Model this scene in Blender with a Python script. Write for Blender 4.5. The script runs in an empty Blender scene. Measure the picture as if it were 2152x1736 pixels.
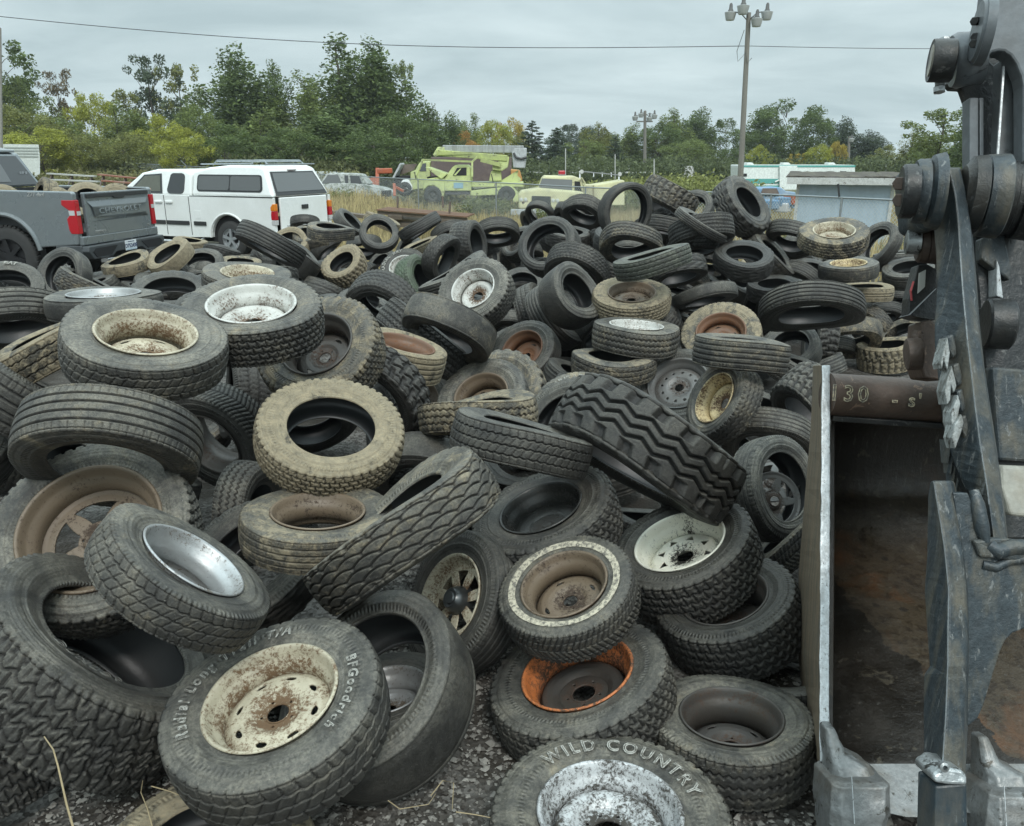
import bpy, math, random
import numpy as np
from mathutils import Vector, Matrix, noise as mnoise
R=math.radians
D=bpy.data
sc=bpy.context.scene
COL=sc.collection
random.seed(7); rng=np.random.default_rng(7)
# ---------------------------------------------------------------- camera
W0,H0,F0=2151.0,1736.0,1700.0      # units in which the picture was measured
CAMH=2.3; PITCH=R(17.56)
cd=D.cameras.new('camera'); cam=D.objects.new('camera',cd); COL.objects.link(cam)
cd.sensor_width=36; cd.lens=36*F0/W0; cd.clip_start=0.05; cd.clip_end=3000
cam.location=(0,0,CAMH); cam.rotation_euler=(math.pi/2-PITCH,0,0)
sc.camera=cam
CR=Vector((1,0,0)); CU=Vector((0,math.sin(PITCH),math.cos(PITCH))); CF=Vector((0,math.cos(PITCH),-math.sin(PITCH)))
def P(u,v,z):
    return Vector((0,0,CAMH))+CR*((u-W0/2)/F0*z)-CU*((v-H0/2)/F0*z)+CF*z
def gz(d): return d
def GP(u,d,h=0.0):      # a point at ground distance d (world y), height h, in the column u
    zc=d*math.cos(PITCH)+(CAMH-h)*math.sin(PITCH)
    return Vector(((u-W0/2)/F0*zc,d,h))
# ---------------------------------------------------------------- sky and light
sc.view_settings.view_transform='Standard'; sc.view_settings.look='None'; sc.view_settings.gamma=1.0
sc.view_settings.use_curve_mapping=False; sc.view_settings.exposure=0.08
sc.cycles.max_bounces=6; sc.cycles.diffuse_bounces=3; sc.cycles.glossy_bounces=3; sc.cycles.transparent_max_bounces=12
wd=D.worlds.new("World"); sc.world=wd; wd.use_nodes=True
nt=wd.node_tree; N=nt.nodes; L=nt.links
for n in list(N): N.remove(n)
out=N.new('ShaderNodeOutputWorld'); bg=N.new('ShaderNodeBackground'); bg.inputs['Strength'].default_value=0.1
sky=N.new('ShaderNodeTexSky'); sky.sky_type='NISHITA'; sky.sun_disc=False
sky.sun_elevation=R(48); sky.sun_rotation=R(200); sky.air_density=1.5; sky.dust_density=4
tc=N.new('ShaderNodeTexCoord'); sep=N.new('ShaderNodeSeparateXYZ')
L.new(tc.outputs['Generated'],sep.inputs[0])
# cloud sheet: direction projected on a plane overhead, stretched in soft bands
mx=N.new('ShaderNodeMath'); mx.operation='MAXIMUM'; mx.inputs[1].default_value=0.0; L.new(sep.outputs['Z'],mx.inputs[0])
ad=N.new('ShaderNodeMath'); ad.operation='ADD'; ad.inputs[1].default_value=0.16; L.new(mx.outputs[0],ad.inputs[0])
dv=N.new('ShaderNodeVectorMath'); dv.operation='DIVIDE'; L.new(tc.outputs['Generated'],dv.inputs[0])
cb=N.new('ShaderNodeCombineXYZ'); 
for i in range(3): L.new(ad.outputs[0],cb.inputs[i])
L.new(cb.outputs[0],dv.inputs[1])
mp=N.new('ShaderNodeMapping'); mp.inputs['Scale'].default_value=(0.8,1.25,0.4); L.new(dv.outputs[0],mp.inputs[0])
nz=N.new('ShaderNodeTexNoise'); nz.inputs['Scale'].default_value=1.15; nz.inputs['Detail'].default_value=7; nz.inputs['Roughness'].default_value=0.56; nz.inputs['Distortion'].default_value=0.35
L.new(mp.outputs[0],nz.inputs['Vector'])
cr=N.new('ShaderNodeValToRGB'); L.new(nz.outputs[0],cr.inputs[0])
cr.color_ramp.elements[0].position=0.32; cr.color_ramp.elements[0].color=(4.55,5.75,6.1,1)
cr.color_ramp.elements[1].position=0.70; cr.color_ramp.elements[1].color=(6.9,8.2,8.5,1)
# overcast sky grows brighter towards the zenith
rp=N.new('ShaderNodeMapRange'); rp.inputs[1].default_value=0.2; rp.inputs[2].default_value=0.95; rp.inputs[3].default_value=1.0; rp.inputs[4].default_value=3.4
L.new(sep.outputs['Z'],rp.inputs[0])
vm=N.new('ShaderNodeVectorMath'); vm.operation='SCALE'; L.new(cr.outputs[0],vm.inputs[0]); L.new(rp.outputs[0],vm.inputs['Scale'])
mixs=N.new('ShaderNodeMixRGB'); mixs.inputs[0].default_value=0.93; L.new(sky.outputs[0],mixs.inputs[1]); L.new(vm.outputs[0],mixs.inputs[2])
L.new(mixs.outputs[0],bg.inputs['Color']); L.new(bg.outputs[0],out.inputs['Surface'])
sd=D.lights.new('sun','SUN'); sd.energy=1.5; sd.angle=R(14); sd.color=(1.0,0.975,0.93)
sun=D.objects.new('sun',sd); COL.objects.link(sun); sun.location=(0,0,30)
sun.rotation_euler=(R(38),R(12),R(0))
# ---------------------------------------------------------------- helpers
def tag(o,label=None,cat=None,group=None,kind=None):
    if label: o['label']=label
    if cat: o['category']=cat
    if group: o['group']=group
    if kind: o['kind']=kind
    return o
def empty(name,loc=(0,0,0),rz=0.0,label=None,cat=None,group=None,mat=None):
    o=D.objects.new(name,None); COL.objects.link(o); o.empty_display_size=0.1
    if mat is not None: o.matrix_world=mat
    else: o.location=loc; o.rotation_euler=(0,0,rz)
    return tag(o,label,cat,group)
def link(name,me,mats,parent=None,mw=None,color=None):
    o=D.objects.new(name,me); COL.objects.link(o)
    if not me.materials:
        for m in (mats if isinstance(mats,(list,tuple)) else [mats]): me.materials.append(m)
    if parent is not None: o.parent=parent
    if mw is not None: o.matrix_world=mw
    if color is not None: o.color=color
    return o
def npmesh(name,co,faces,smooth=True,mi=None):
    """faces: (n,4) or (n,3) int array"""
    me=D.meshes.new(name); co=np.asarray(co,dtype=np.float32); faces=np.asarray(faces,dtype=np.int32)
    k=faces.shape[1]; n=len(faces)
    me.vertices.add(len(co)); me.vertices.foreach_set('co',co.ravel())
    me.loops.add(n*k); me.loops.foreach_set('vertex_index',faces.ravel())
    me.polygons.add(n); me.polygons.foreach_set('loop_start',np.arange(0,n*k,k,dtype=np.int32))
    me.polygons.foreach_set('use_smooth',np.full(n,smooth))
    if mi is not None: me.polygons.foreach_set('material_index',np.asarray(mi,dtype=np.int32))
    me.update(calc_edges=True); me.validate(); return me
class MB:
    def __init__(s): s.v=[]; s.f=[]; s.m=[]; s.k=0; s.T=None
    def mat(s,k): s.k=k; return s
    def add(s,vs,fs):
        o=len(s.v)
        for p in vs:
            p=Vector(p); s.v.append(s.T@p if s.T else p)
        for f in fs: s.f.append([i+o for i in f]); s.m.append(s.k)
        return s
    def box(s,c,d,rot=None,taper=None):
        c=Vector(c); hx,hy,hz=d[0]/2,d[1]/2,d[2]/2; vs=[]
        for z in (-1,1):
            for x,y in ((-1,-1),(1,-1),(1,1),(-1,1)):
                k=1.0 if (taper is None or z<0) else taper
                p=Vector((x*hx*k,y*hy*k,z*hz))
                if rot is not None: p=rot@p
                vs.append(c+p)
        return s.add(vs,[(0,3,2,1),(4,5,6,7),(0,1,5,4),(1,2,6,5),(2,3,7,6),(3,0,4,7)])
    def bar(s,a,b,w,h=None,up=Vector((0,0,1))):
        a=Vector(a); b=Vector(b); h=h or w; d=(b-a); l=d.length
        if l<1e-6: return s
        d.normalize(); x=d.cross(up)
        if x.length<1e-4: x=d.cross(Vector((1,0,0)))
        x.normalize(); y=x.cross(d); M=Matrix((x,d,y)).transposed()
        return s.box((a+b)/2,(w,l,h),M)
    def tube(s,pts,r,n=8,cap=True):
        pts=[Vector(p) for p in pts]; rs=r if isinstance(r,(list,tuple)) else [r]*len(pts)
        o=len(s.v); vs=[]; fs=[]; px=None
        for i,p in enumerate(pts):
            d=(pts[min(i+1,len(pts)-1)]-pts[max(i-1,0)]).normalized()
            x=d.cross(Vector((0,0,1))) if px is None else (px-d*px.dot(d))
            if x.length<1e-3: x=d.cross(Vector((1,0.1,0)))
            x.normalize(); px=x; y=d.cross(x)
            for k in range(n):
                a=2*math.pi*k/n; vs.append(p+(x*math.cos(a)+y*math.sin(a))*rs[i])
        for i in range(len(pts)-1):
            for k in range(n):
                a=i*n+k; b=i*n+(k+1)%n; fs.append((a,b,b+n,a+n))
        if cap: fs.append(tuple(range(n))[::-1]); fs.append(tuple(range((len(pts)-1)*n,len(pts)*n)))
        return s.add(vs,fs)
    def rev(s,prof,a,b,n=32,closed=False):
        """prof: list of (t,r): t metres along a->b"""
        a=Vector(a); b=Vector(b); d=(b-a).normalized(); x=d.cross(Vector((0,0,1)))
        if x.length<1e-3: x=Vector((1,0,0))
        x.normalize(); y=d.cross(x); vs=[]; fs=[]
        for t,r in prof:
            for k in range(n):
                g=2*math.pi*k/n; vs.append(a+d*t+(x*math.cos(g)+y*math.sin(g))*max(r,1e-4))
        m=len(prof)
        for i in range(m-1):
            for k in range(n):
                p=i*n+k; q=i*n+(k+1)%n; fs.append((p,q,q+n,p+n))
        return s.add(vs,fs)
    def prism(s,poly,off):
        """poly: list of 3d points, off: extrusion vector"""
        off=Vector(off); n=len(poly); vs=[Vector(p) for p in poly]+[Vector(p)+off for p in poly]
        fs=[tuple(range(n))[::-1],tuple(range(n,2*n))]+[(i,(i+1)%n,(i+1)%n+n,i+n) for i in range(n)]
        return s.add(vs,fs)
    def build(s,name,mats,parent=None,smooth=False,bevel=0.0,seg=2,mw=None,color=None,auto=True):
        me=D.meshes.new(name); me.from_pydata([tuple(v) for v in s.v],[],s.f)
        for m in (mats if isinstance(mats,(list,tuple)) else [mats]): me.materials.append(m)
        me.polygons.foreach_set('material_index',s.m)
        me.validate(); me.update()
        import bmesh
        bm=bmesh.new(); bm.from_mesh(me); bmesh.ops.recalc_face_normals(bm,faces=bm.faces)
        if smooth:
            for f in bm.faces: f.smooth=True
            for e in bm.edges:
                if len(e.link_faces)==2 and e.calc_face_angle(0)>R(38): e.smooth=False
        bm.to_mesh(me); bm.free()
        o=D.objects.new(name,me); COL.objects.link(o)
        if parent is not None: o.parent=parent
        if mw is not None: o.matrix_world=mw
        if color is not None: o.color=color
        if bevel>0:
            b=o.modifiers.new('bevel','BEVEL'); b.width=bevel; b.segments=seg; b.limit_method='ANGLE'; b.angle_limit=R(35)
            b.harden_normals=False
        return o
# ---------------------------------------------------------------- materials
def newmat(name):
    m=D.materials.new(name); m.use_nodes=True; t=m.node_tree
    for n in list(t.nodes): t.nodes.remove(n)
    o=t.nodes.new('ShaderNodeOutputMaterial'); b=t.nodes.new('ShaderNodeBsdfPrincipled'); t.links.new(b.outputs[0],o.inputs[0])
    return m,t,b
def noise_n(t,vec,scale,detail=4,rough=0.55,dist=0.0):
    n=t.nodes.new('ShaderNodeTexNoise'); n.inputs['Scale'].default_value=scale; n.inputs['Detail'].default_value=detail
    n.inputs['Roughness'].default_value=rough; n.inputs['Distortion'].default_value=dist
    if vec is not None: t.links.new(vec,n.inputs['Vector'])
    return n.outputs[0]
def ramp(t,fac,a,b,ca=(0,0,0,1),cb=(1,1,1,1)):
    r=t.nodes.new('ShaderNodeValToRGB'); t.links.new(fac,r.inputs[0]); e=r.color_ramp.elements
    e[0].position=a; e[0].color=ca; e[1].position=b; e[1].color=cb
    return r.outputs[0]
def mix(t,fac,a,b,mode='MIX'):
    m=t.nodes.new('ShaderNodeMixRGB'); m.blend_type=mode
    for i,x in ((0,fac),(1,a),(2,b)):
        if isinstance(x,(int,float)): m.inputs[i].default_value=x
        elif isinstance(x,(tuple,list)): m.inputs[i].default_value=(x[0],x[1],x[2],1)
        else: t.links.new(x,m.inputs[i])
    return m.outputs[0]
def mth(t,op,a,b=0.0,clamp=False):
    m=t.nodes.new('ShaderNodeMath'); m.operation=op; m.use_clamp=clamp
    for i,x in ((0,a),(1,b)):
        if isinstance(x,(int,float)): m.inputs[i].default_value=x
        else: t.links.new(x,m.inputs[i])
    return m.outputs[0]
def bump(t,b,h,strength,dist=0.01):
    n=t.nodes.new('ShaderNodeBump'); n.inputs['Strength'].default_value=strength; n.inputs['Distance'].default_value=dist
    t.links.new(h,n.inputs['Height']); t.links.new(n.outputs[0],b.inputs['Normal'])
def objvec(t,rand=True):
    c=t.nodes.new('ShaderNodeTexCoord')
    if not rand: return c.outputs['Object']
    oi=t.nodes.new('ShaderNodeObjectInfo'); a=t.nodes.new('ShaderNodeVectorMath'); a.operation='ADD'
    s=t.nodes.new('ShaderNodeVectorMath'); s.operation='SCALE'; s.inputs[0].default_value=(37.1,17.3,53.7); t.links.new(oi.outputs['Random'],s.inputs['Scale'])
    t.links.new(c.outputs['Object'],a.inputs[0]); t.links.new(s.outputs[0],a.inputs[1]); return a.outputs[0]
def worn(name,base,dirt=(0.16,0.13,0.09),amt=0.5,scale=4.0,rough=0.55,metal=0.0,chip=None,chipamt=0.0,bumps=0.15,spec=0.5,bscale=40,stretch=None,fine=0.3,coat=0.0,thr=0.45):
    """painted or bare surface with patches of dirt and chips"""
    m,t,b=newmat(name); v=objvec(t)
    if stretch:
        mp=t.nodes.new('ShaderNodeMapping'); mp.inputs['Scale'].default_value=stretch; t.links.new(v,mp.inputs[0]); v2=mp.outputs[0]
    else: v2=v
    n1=noise_n(t,v2,scale,6,0.62,0.3); n2=noise_n(t,v,scale*9,4,0.6)
    c=mix(t,ramp(t,n2,0.35,0.75,(1-fine,)*3+(1,),(1,1,1,1)),(0,0,0),base) if fine>0 else mix(t,0,base,base)
    f=ramp(t,n1,thr,min(thr+0.22,1.0),(0,0,0,1),(amt,)*3+(1,)); c=mix(t,f,c,dirt)
    if chip:
        n3=noise_n(t,v2,scale*3.3,8,0.72,0.6); g=ramp(t,n3,0.62-0.14*chipamt,0.66-0.1*chipamt); c=mix(t,g,c,chip)
    t.links.new(c,b.inputs['Base Color']); b.inputs['Roughness'].default_value=rough; b.inputs['Metallic'].default_value=metal
    b.inputs['Specular IOR Level'].default_value=spec; b.inputs['Coat Weight'].default_value=coat
    r=mth(t,'ADD',mth(t,'MULTIPLY',n1,0.35),rough-0.17,True); t.links.new(r,b.inputs['Roughness'])
    if bumps: bump(t,b,noise_n(t,v,bscale,5,0.65),bumps,0.01)
    return m
def flat(name,c,rough=0.6,metal=0.0,spec=0.5,emit=None,estr=0.0):
    m,t,b=newmat(name); v=objvec(t); n=noise_n(t,v,14,4)
    cc=mix(t,ramp(t,n,0.3,0.8,(0.82,)*3+(1,),(1.06,1.06,1.06,1)),(0,0,0),c); t.links.new(cc,b.inputs['Base Color'])
    b.inputs['Roughness'].default_value=rough; b.inputs['Metallic'].default_value=metal; b.inputs['Specular IOR Level'].default_value=spec
    if emit: b.inputs['Emission Color'].default_value=(*emit,1); b.inputs['Emission Strength'].default_value=estr
    return m
# ---------------------------------------------------------------- rubber (object colour: r = grey dust, g = tan mud, b = green film)
def rubber_mat(name,tread):
    m,t,b=newmat(name); v=objvec(t); oi=t.nodes.new('ShaderNodeObjectInfo'); s=t.nodes.new('ShaderNodeSeparateColor'); t.links.new(oi.outputs['Color'],s.inputs[0])
    dust,tan,grn=s.outputs[0],s.outputs[1],s.outputs[2]
    nA=noise_n(t,v,4.2,9,0.70,0.9); nB=noise_n(t,v,24,8,0.75,0.4); nC=noise_n(t,v,130,3,0.65); nD=noise_n(t,v,3.0,8,0.68,0.8); nE=noise_n(t,v,70,4,0.8,0.6)
    base=mix(t,ramp(t,nB,0.35,0.7),(0.011,0.0108,0.010),(0.036,0.035,0.033))
    if tread:      # groove shade painted in: dust and mud thinned by groove depth
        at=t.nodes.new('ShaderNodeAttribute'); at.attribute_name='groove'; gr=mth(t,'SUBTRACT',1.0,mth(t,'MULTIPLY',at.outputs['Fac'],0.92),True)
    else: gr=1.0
    gn=t.nodes.new('ShaderNodeNewGeometry'); sn=t.nodes.new('ShaderNodeSeparateXYZ'); t.links.new(gn.outputs['Normal'],sn.inputs[0])
    up_light=mth(t,'ADD',mth(t,'MULTIPLY',ramp(t,sn.outputs[2],0.0,0.75),0.85),0.30)      # more dust colour on upward faces, painting light onto the tyre tops
    d2=mth(t,'MULTIPLY',mth(t,'MULTIPLY',dust,gr),up_light,True)
    grain=ramp(t,nE,0.38,0.62,(0.35,)*3+(1,),(1,1,1,1))
    f1=mth(t,'MULTIPLY',mth(t,'MULTIPLY',ramp(t,nA,0.36,0.66,(.18,.18,.18,1)),d2),grain); c=mix(t,f1,base,(0.33,0.305,0.245))
    f1b=mth(t,'MULTIPLY',ramp(t,nD,0.50,0.60),mth(t,'MULTIPLY',dust,0.85)); c=mix(t,f1b,c,(0.016,0.0155,0.0145))
    # tan mud: a thin film that thickens into crusts, broken by fine chips
    e=mth(t,'ADD',mth(t,'MULTIPLY',nA,0.55),mth(t,'ADD',mth(t,'MULTIPLY',nB,0.33),mth(t,'MULTIPLY',nE,0.12))); th=mth(t,'SUBTRACT',0.665,mth(t,'MULTIPLY',tan,0.36))
    x=mth(t,'SUBTRACT',e,th); film=mth(t,'MULTIPLY',mth(t,'MULTIPLY',mth(t,'ADD',x,0.06),5.0,True),mth(t,'MULTIPLY',tan,0.8)); crust=mth(t,'MULTIPLY',mth(t,'MULTIPLY',x,16.0,True),mth(t,'MINIMUM',mth(t,'MULTIPLY',tan,1.5),0.92))
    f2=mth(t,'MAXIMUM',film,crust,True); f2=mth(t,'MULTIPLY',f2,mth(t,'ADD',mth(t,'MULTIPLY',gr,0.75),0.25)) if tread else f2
    mud=mix(t,ramp(t,nB,0.3,0.7),(0.125,0.104,0.070),(0.36,0.295,0.190)); mud=mix(t,ramp(t,nE,0.5,0.66),mud,(0.23,0.20,0.14)); c=mix(t,f2,c,mud)
    f3=mth(t,'MULTIPLY',ramp(t,nA,0.3,0.6),mth(t,'MULTIPLY',grn,0.6)); c=mix(t,f3,c,(0.07,0.12,0.06))
    sp=ramp(t,nC,0.68,0.72); c=mix(t,mth(t,'MULTIPLY',sp,mth(t,'MULTIPLY',dust,0.8)),c,(0.38,0.36,0.32))
    t.links.new(c,b.inputs['Base Color'])
    r=mth(t,'ADD',mth(t,'MULTIPLY',nB,0.35),0.36 if tread else 0.33); r=mth(t,'ADD',r,mth(t,'MULTIPLY',f2,0.35),True); t.links.new(r,b.inputs['Roughness'])
    b.inputs['Specular IOR Level'].default_value=0.45
    h=mth(t,'ADD',mth(t,'MULTIPLY',nB,1.0),mth(t,'MULTIPLY',nC,0.30)); h=mth(t,'ADD',h,mth(t,'MULTIPLY',f2,0.6)); h=mth(t,'ADD',h,mth(t,'MULTIPLY',nE,0.35))
    if not tread:      # moulded rings and shoulder serration
        oc=t.nodes.new('ShaderNodeTexCoord'); sx=t.nodes.new('ShaderNodeSeparateXYZ'); t.links.new(oc.outputs['Object'],sx.inputs[0])
        rad=mth(t,'SQRT',mth(t,'ADD',mth(t,'MULTIPLY',sx.outputs[0],sx.outputs[0]),mth(t,'MULTIPLY',sx.outputs[1],sx.outputs[1])))
        ang=mth(t,'ARCTAN2',sx.outputs[1],sx.outputs[0]); wv=mth(t,'SINE',mth(t,'MULTIPLY',rad,430.0)); tk=mth(t,'SINE',mth(t,'MULTIPLY',ang,110.0))
        band=ramp(t,mth(t,'ABSOLUTE',mth(t,'SUBTRACT',rad,0.295)),0.0,0.016,(1,1,1,1),(0,0,0,1)); ms=ramp(t,nA,.40,.56)
        h=mth(t,'ADD',h,mth(t,'MULTIPLY',mth(t,'MULTIPLY',wv,.13),ms)); h=mth(t,'ADD',h,mth(t,'MULTIPLY',mth(t,'MULTIPLY',tk,.5),band))
    bump(t,b,h,0.9 if tread else 0.7,0.008)
    return m
M_TREAD=rubber_mat('tread_rubber',True); M_SIDE=rubber_mat('sidewall_rubber',False)
def liner_mat():
    m,t,b=newmat('inner_liner'); v=objvec(t); n=noise_n(t,v,9,5)
    t.links.new(mix(t,n,(0.016,0.017,0.018),(0.040,0.042,0.042)),b.inputs['Base Color']); b.inputs['Roughness'].default_value=0.45
    bump(t,b,noise_n(t,v,40,4),0.2,0.005); return m
M_LINER=liner_mat()
def lett_mat(name,c):
    m,t,b=newmat(name); v=objvec(t); n=noise_n(t,v,60,5,0.7)
    t.links.new(mix(t,ramp(t,n,0.44,0.60),c,(0.13,0.12,0.10)),b.inputs['Base Color']); b.inputs['Roughness'].default_value=0.7; return m
M_LETW=lett_mat('raised_letter_white',(0.42,0.41,0.37)); M_LETD=lett_mat('raised_letter_black',(0.16,0.155,0.14)); M_WW=lett_mat('whitewall',(0.50,0.45,0.34))
# rims
def rim_mat(name,paint,rust,amt,metal=0.0,rough=0.45,dirt=(0.09,0.07,0.045),fill=0.5):
    m,t,b=newmat(name); v=objvec(t); nA=noise_n(t,v,8,9,0.74,0.8); nB=noise_n(t,v,75,6,0.78,0.4); nC=noise_n(t,v,4.0,7,0.68)
    e=mth(t,'ADD',mth(t,'MULTIPLY',nA,0.42),mth(t,'MULTIPLY',nB,0.58))
    c=mix(t,ramp(t,nC,0.35,0.7,(0,0,0,1),(fill,)*3+(1,)),paint,dirt)
    oc=t.nodes.new('ShaderNodeTexCoord'); sx=t.nodes.new('ShaderNodeSeparateXYZ'); t.links.new(oc.outputs['Object'],sx.inputs[0])
    rr2=mth(t,'SQRT',mth(t,'ADD',mth(t,'MULTIPLY',sx.outputs[0],sx.outputs[0]),mth(t,'MULTIPLY',sx.outputs[1],sx.outputs[1])))
    hubf=ramp(t,rr2,0.05,0.11,(1,1,1,1),(0,0,0,1)); cor=ramp(t,mth(t,'ABSOLUTE',mth(t,'SUBTRACT',rr2,0.178)),0.0,0.022,(1,1,1,1),(0,0,0,1))
    e=mth(t,'ADD',mth(t,'SUBTRACT',e,0.035),mth(t,'MULTIPLY',mth(t,'ADD',hubf,mth(t,'MULTIPLY',cor,0.5)),0.12))
    f=ramp(t,e,0.585-0.16*amt,0.65-0.13*amt); c=mix(t,f,c,mix(t,nB,tuple(x*0.35 for x in rust),rust))
    t.links.new(c,b.inputs['Base Color']); mm=mth(t,'MULTIPLY',mth(t,'SUBTRACT',1.0,f),metal); t.links.new(mm,b.inputs['Metallic'])
    t.links.new(mth(t,'ADD',mth(t,'MULTIPLY',f,0.4),rough,True),b.inputs['Roughness'])
    bump(t,b,nB,0.35,0.004); return m
RM={'white':rim_mat('rim_white_paint',(0.60,0.60,0.56),(0.13,0.075,0.04),0.62,fill=0.4),
 'cream':rim_mat('rim_cream_paint',(0.52,0.47,0.35),(0.17,0.10,0.05),0.75,fill=0.5),
 'silver':rim_mat('rim_silver',(0.42,0.43,0.43),(0.12,0.09,0.06),0.40,metal=0.55,rough=0.38,fill=0.45),
 'chrome':rim_mat('rim_speckled_silver',(0.55,0.56,0.56),(0.06,0.052,0.042),0.95,metal=0.3,rough=0.42,fill=0.35),
 'grey':rim_mat('rim_grey_steel',(0.16,0.16,0.155),(0.09,0.065,0.05),0.45,metal=0.3,fill=0.4),
 'brown':rim_mat('rim_brown_mud',(0.17,0.125,0.085),(0.07,0.045,0.03),0.5,fill=0.5,dirt=(0.13,0.105,0.07)),
 'rust':rim_mat('rim_rusty',(0.17,0.085,0.05),(0.25,0.115,0.055),0.6,fill=0.6),
 'orange':rim_mat('rim_orange_paint',(0.55,0.17,0.05),(0.09,0.055,0.035),0.9,fill=0.3),
 'gold':rim_mat('rim_peeling_gold',(0.60,0.48,0.27),(0.13,0.07,0.035),0.72,fill=0.3),
 'peel':rim_mat('rim_peeling_white',(0.80,0.78,0.66),(0.03,0.026,0.02),0.42,fill=0.05),
 'dark':rim_mat('rim_dark_steel',(0.075,0.07,0.065),(0.10,0.06,0.04),0.4,metal=0.3,fill=0.4),
 'black':rim_mat('rim_black_glossy',(0.05,0.052,0.05),(0.05,0.04,0.03),0.3,metal=0.4,rough=0.25,fill=0.2)}
def tri(x): return np.abs(((x)%1.0)-0.5)*4-1          # triangle wave -1..1
def groove(d,wd): return np.clip(1.5-np.abs(d)/wd*1.5,0,1)
def tread_depth(st,th,s,n):
    """groove depth 0..1; th angle array, s across -1..1, n pitch count"""
    p=th/(2*math.pi)*n; z=np.zeros_like(s+th); a=np.abs(s)
    if st=='rib':
        for c in (-0.62,-0.21,0.21,0.62): z=np.maximum(z,groove(s-c,0.055))
        z=np.maximum(z,0.5*groove(((p*1.5)%1)-0.5,0.10)*(a>0.72))
    elif st=='hwy':
        for c in (-0.55,-0.0,0.55): z=np.maximum(z,groove(s-c-0.04*tri(p*1.0),0.05))
        z=np.maximum(z,0.6*groove(((p+0.5*s)%1)-0.5,0.10)*(a>0.58))
        z=np.maximum(z,0.45*groove(((p-1.0*s)%1)-0.5,0.08)*(a<0.5))
    elif st=='zig':
        for c in (-0.5,0.0,0.5): z=np.maximum(z,groove(s-c-0.09*tri(p),0.07))
        z=np.maximum(z,0.8*groove((p%1)-0.5,0.16)*(a>0.82))
    elif st=='at':
        for c in (-0.6,-0.2,0.2,0.6): z=np.maximum(z,groove(s-c-0.08*tri(p+c*1.3),0.065))
        row=np.floor((s+1.0)/0.4); z=np.maximum(z,groove(((p+0.37*row+0.5*s)%1)-0.5,0.11))
        z=np.maximum(z,groove((p%1)-0.5,0.2)*(a>0.8))
    elif st=='mud':
        sgn=(s>0)*0.5; z=np.maximum(z,groove(((p*0.8+sgn+0.35*a)%1)-0.5,0.24)*(a>0.30)); z=np.maximum(z,groove(s-0.10*tri(p*0.8),0.09))
        z=np.maximum(z,groove(((p*0.8+0.25)%1)-0.5,0.14)*(a<0.36)); z=np.maximum(z,groove(a-0.62-0.05*tri(p*1.6),0.06)*0.8)
    elif st=='lug':
        for c in (-0.36,0.0,0.36): z=np.maximum(z,groove(s-c-0.11*tri(p*0.6),0.075))
        z=np.maximum(z,groove(((p*0.6+(s>0)*0.5+0.25*a)%1)-0.5,0.27)*(a>0.60))
    elif st=='scal':
        q=s*3.0; row=np.floor(q+0.0); fr=q-row; pp=(p*0.7+0.5*(row%2))%1-0.5; arc=fr-0.72+1.9*pp*pp
        z=np.maximum(z,groove(arc,0.15)); z=np.maximum(z,groove(np.abs(pp)-0.5,0.05)*(fr<0.4)); z=np.maximum(z,0.8*groove((p%1)-0.5,0.2)*(a>0.86))
    elif st=='blk':
        for c in (-0.62,-0.22,0.18,0.58): z=np.maximum(z,groove(s-c-0.10*tri(p*.8+c),0.05))
        row=np.floor((s+1.02)/0.4); z=np.maximum(z,groove(((p*.8+0.37*row+0.75*np.sin(row*2.1)*s)%1)-0.5,0.07)); z=np.maximum(z,.5*groove(((p*1.6+0.2*row-0.4*s)%1)-0.5,0.08)); z=np.maximum(z,groove((p%1)-0.5,0.15)*(a>0.84))
    elif st=='herr':
        z=np.maximum(z,groove(((p*1.3-1.5*a)%1)-0.5,0.17)); z=np.maximum(z,groove(s,0.05)); z=np.maximum(z,0.7*groove(a-0.6,0.05))
    else:
        for c in (-0.5,0.0,0.5): z=np.maximum(z,0.16*groove(s-c,0.05))
    return z
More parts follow.
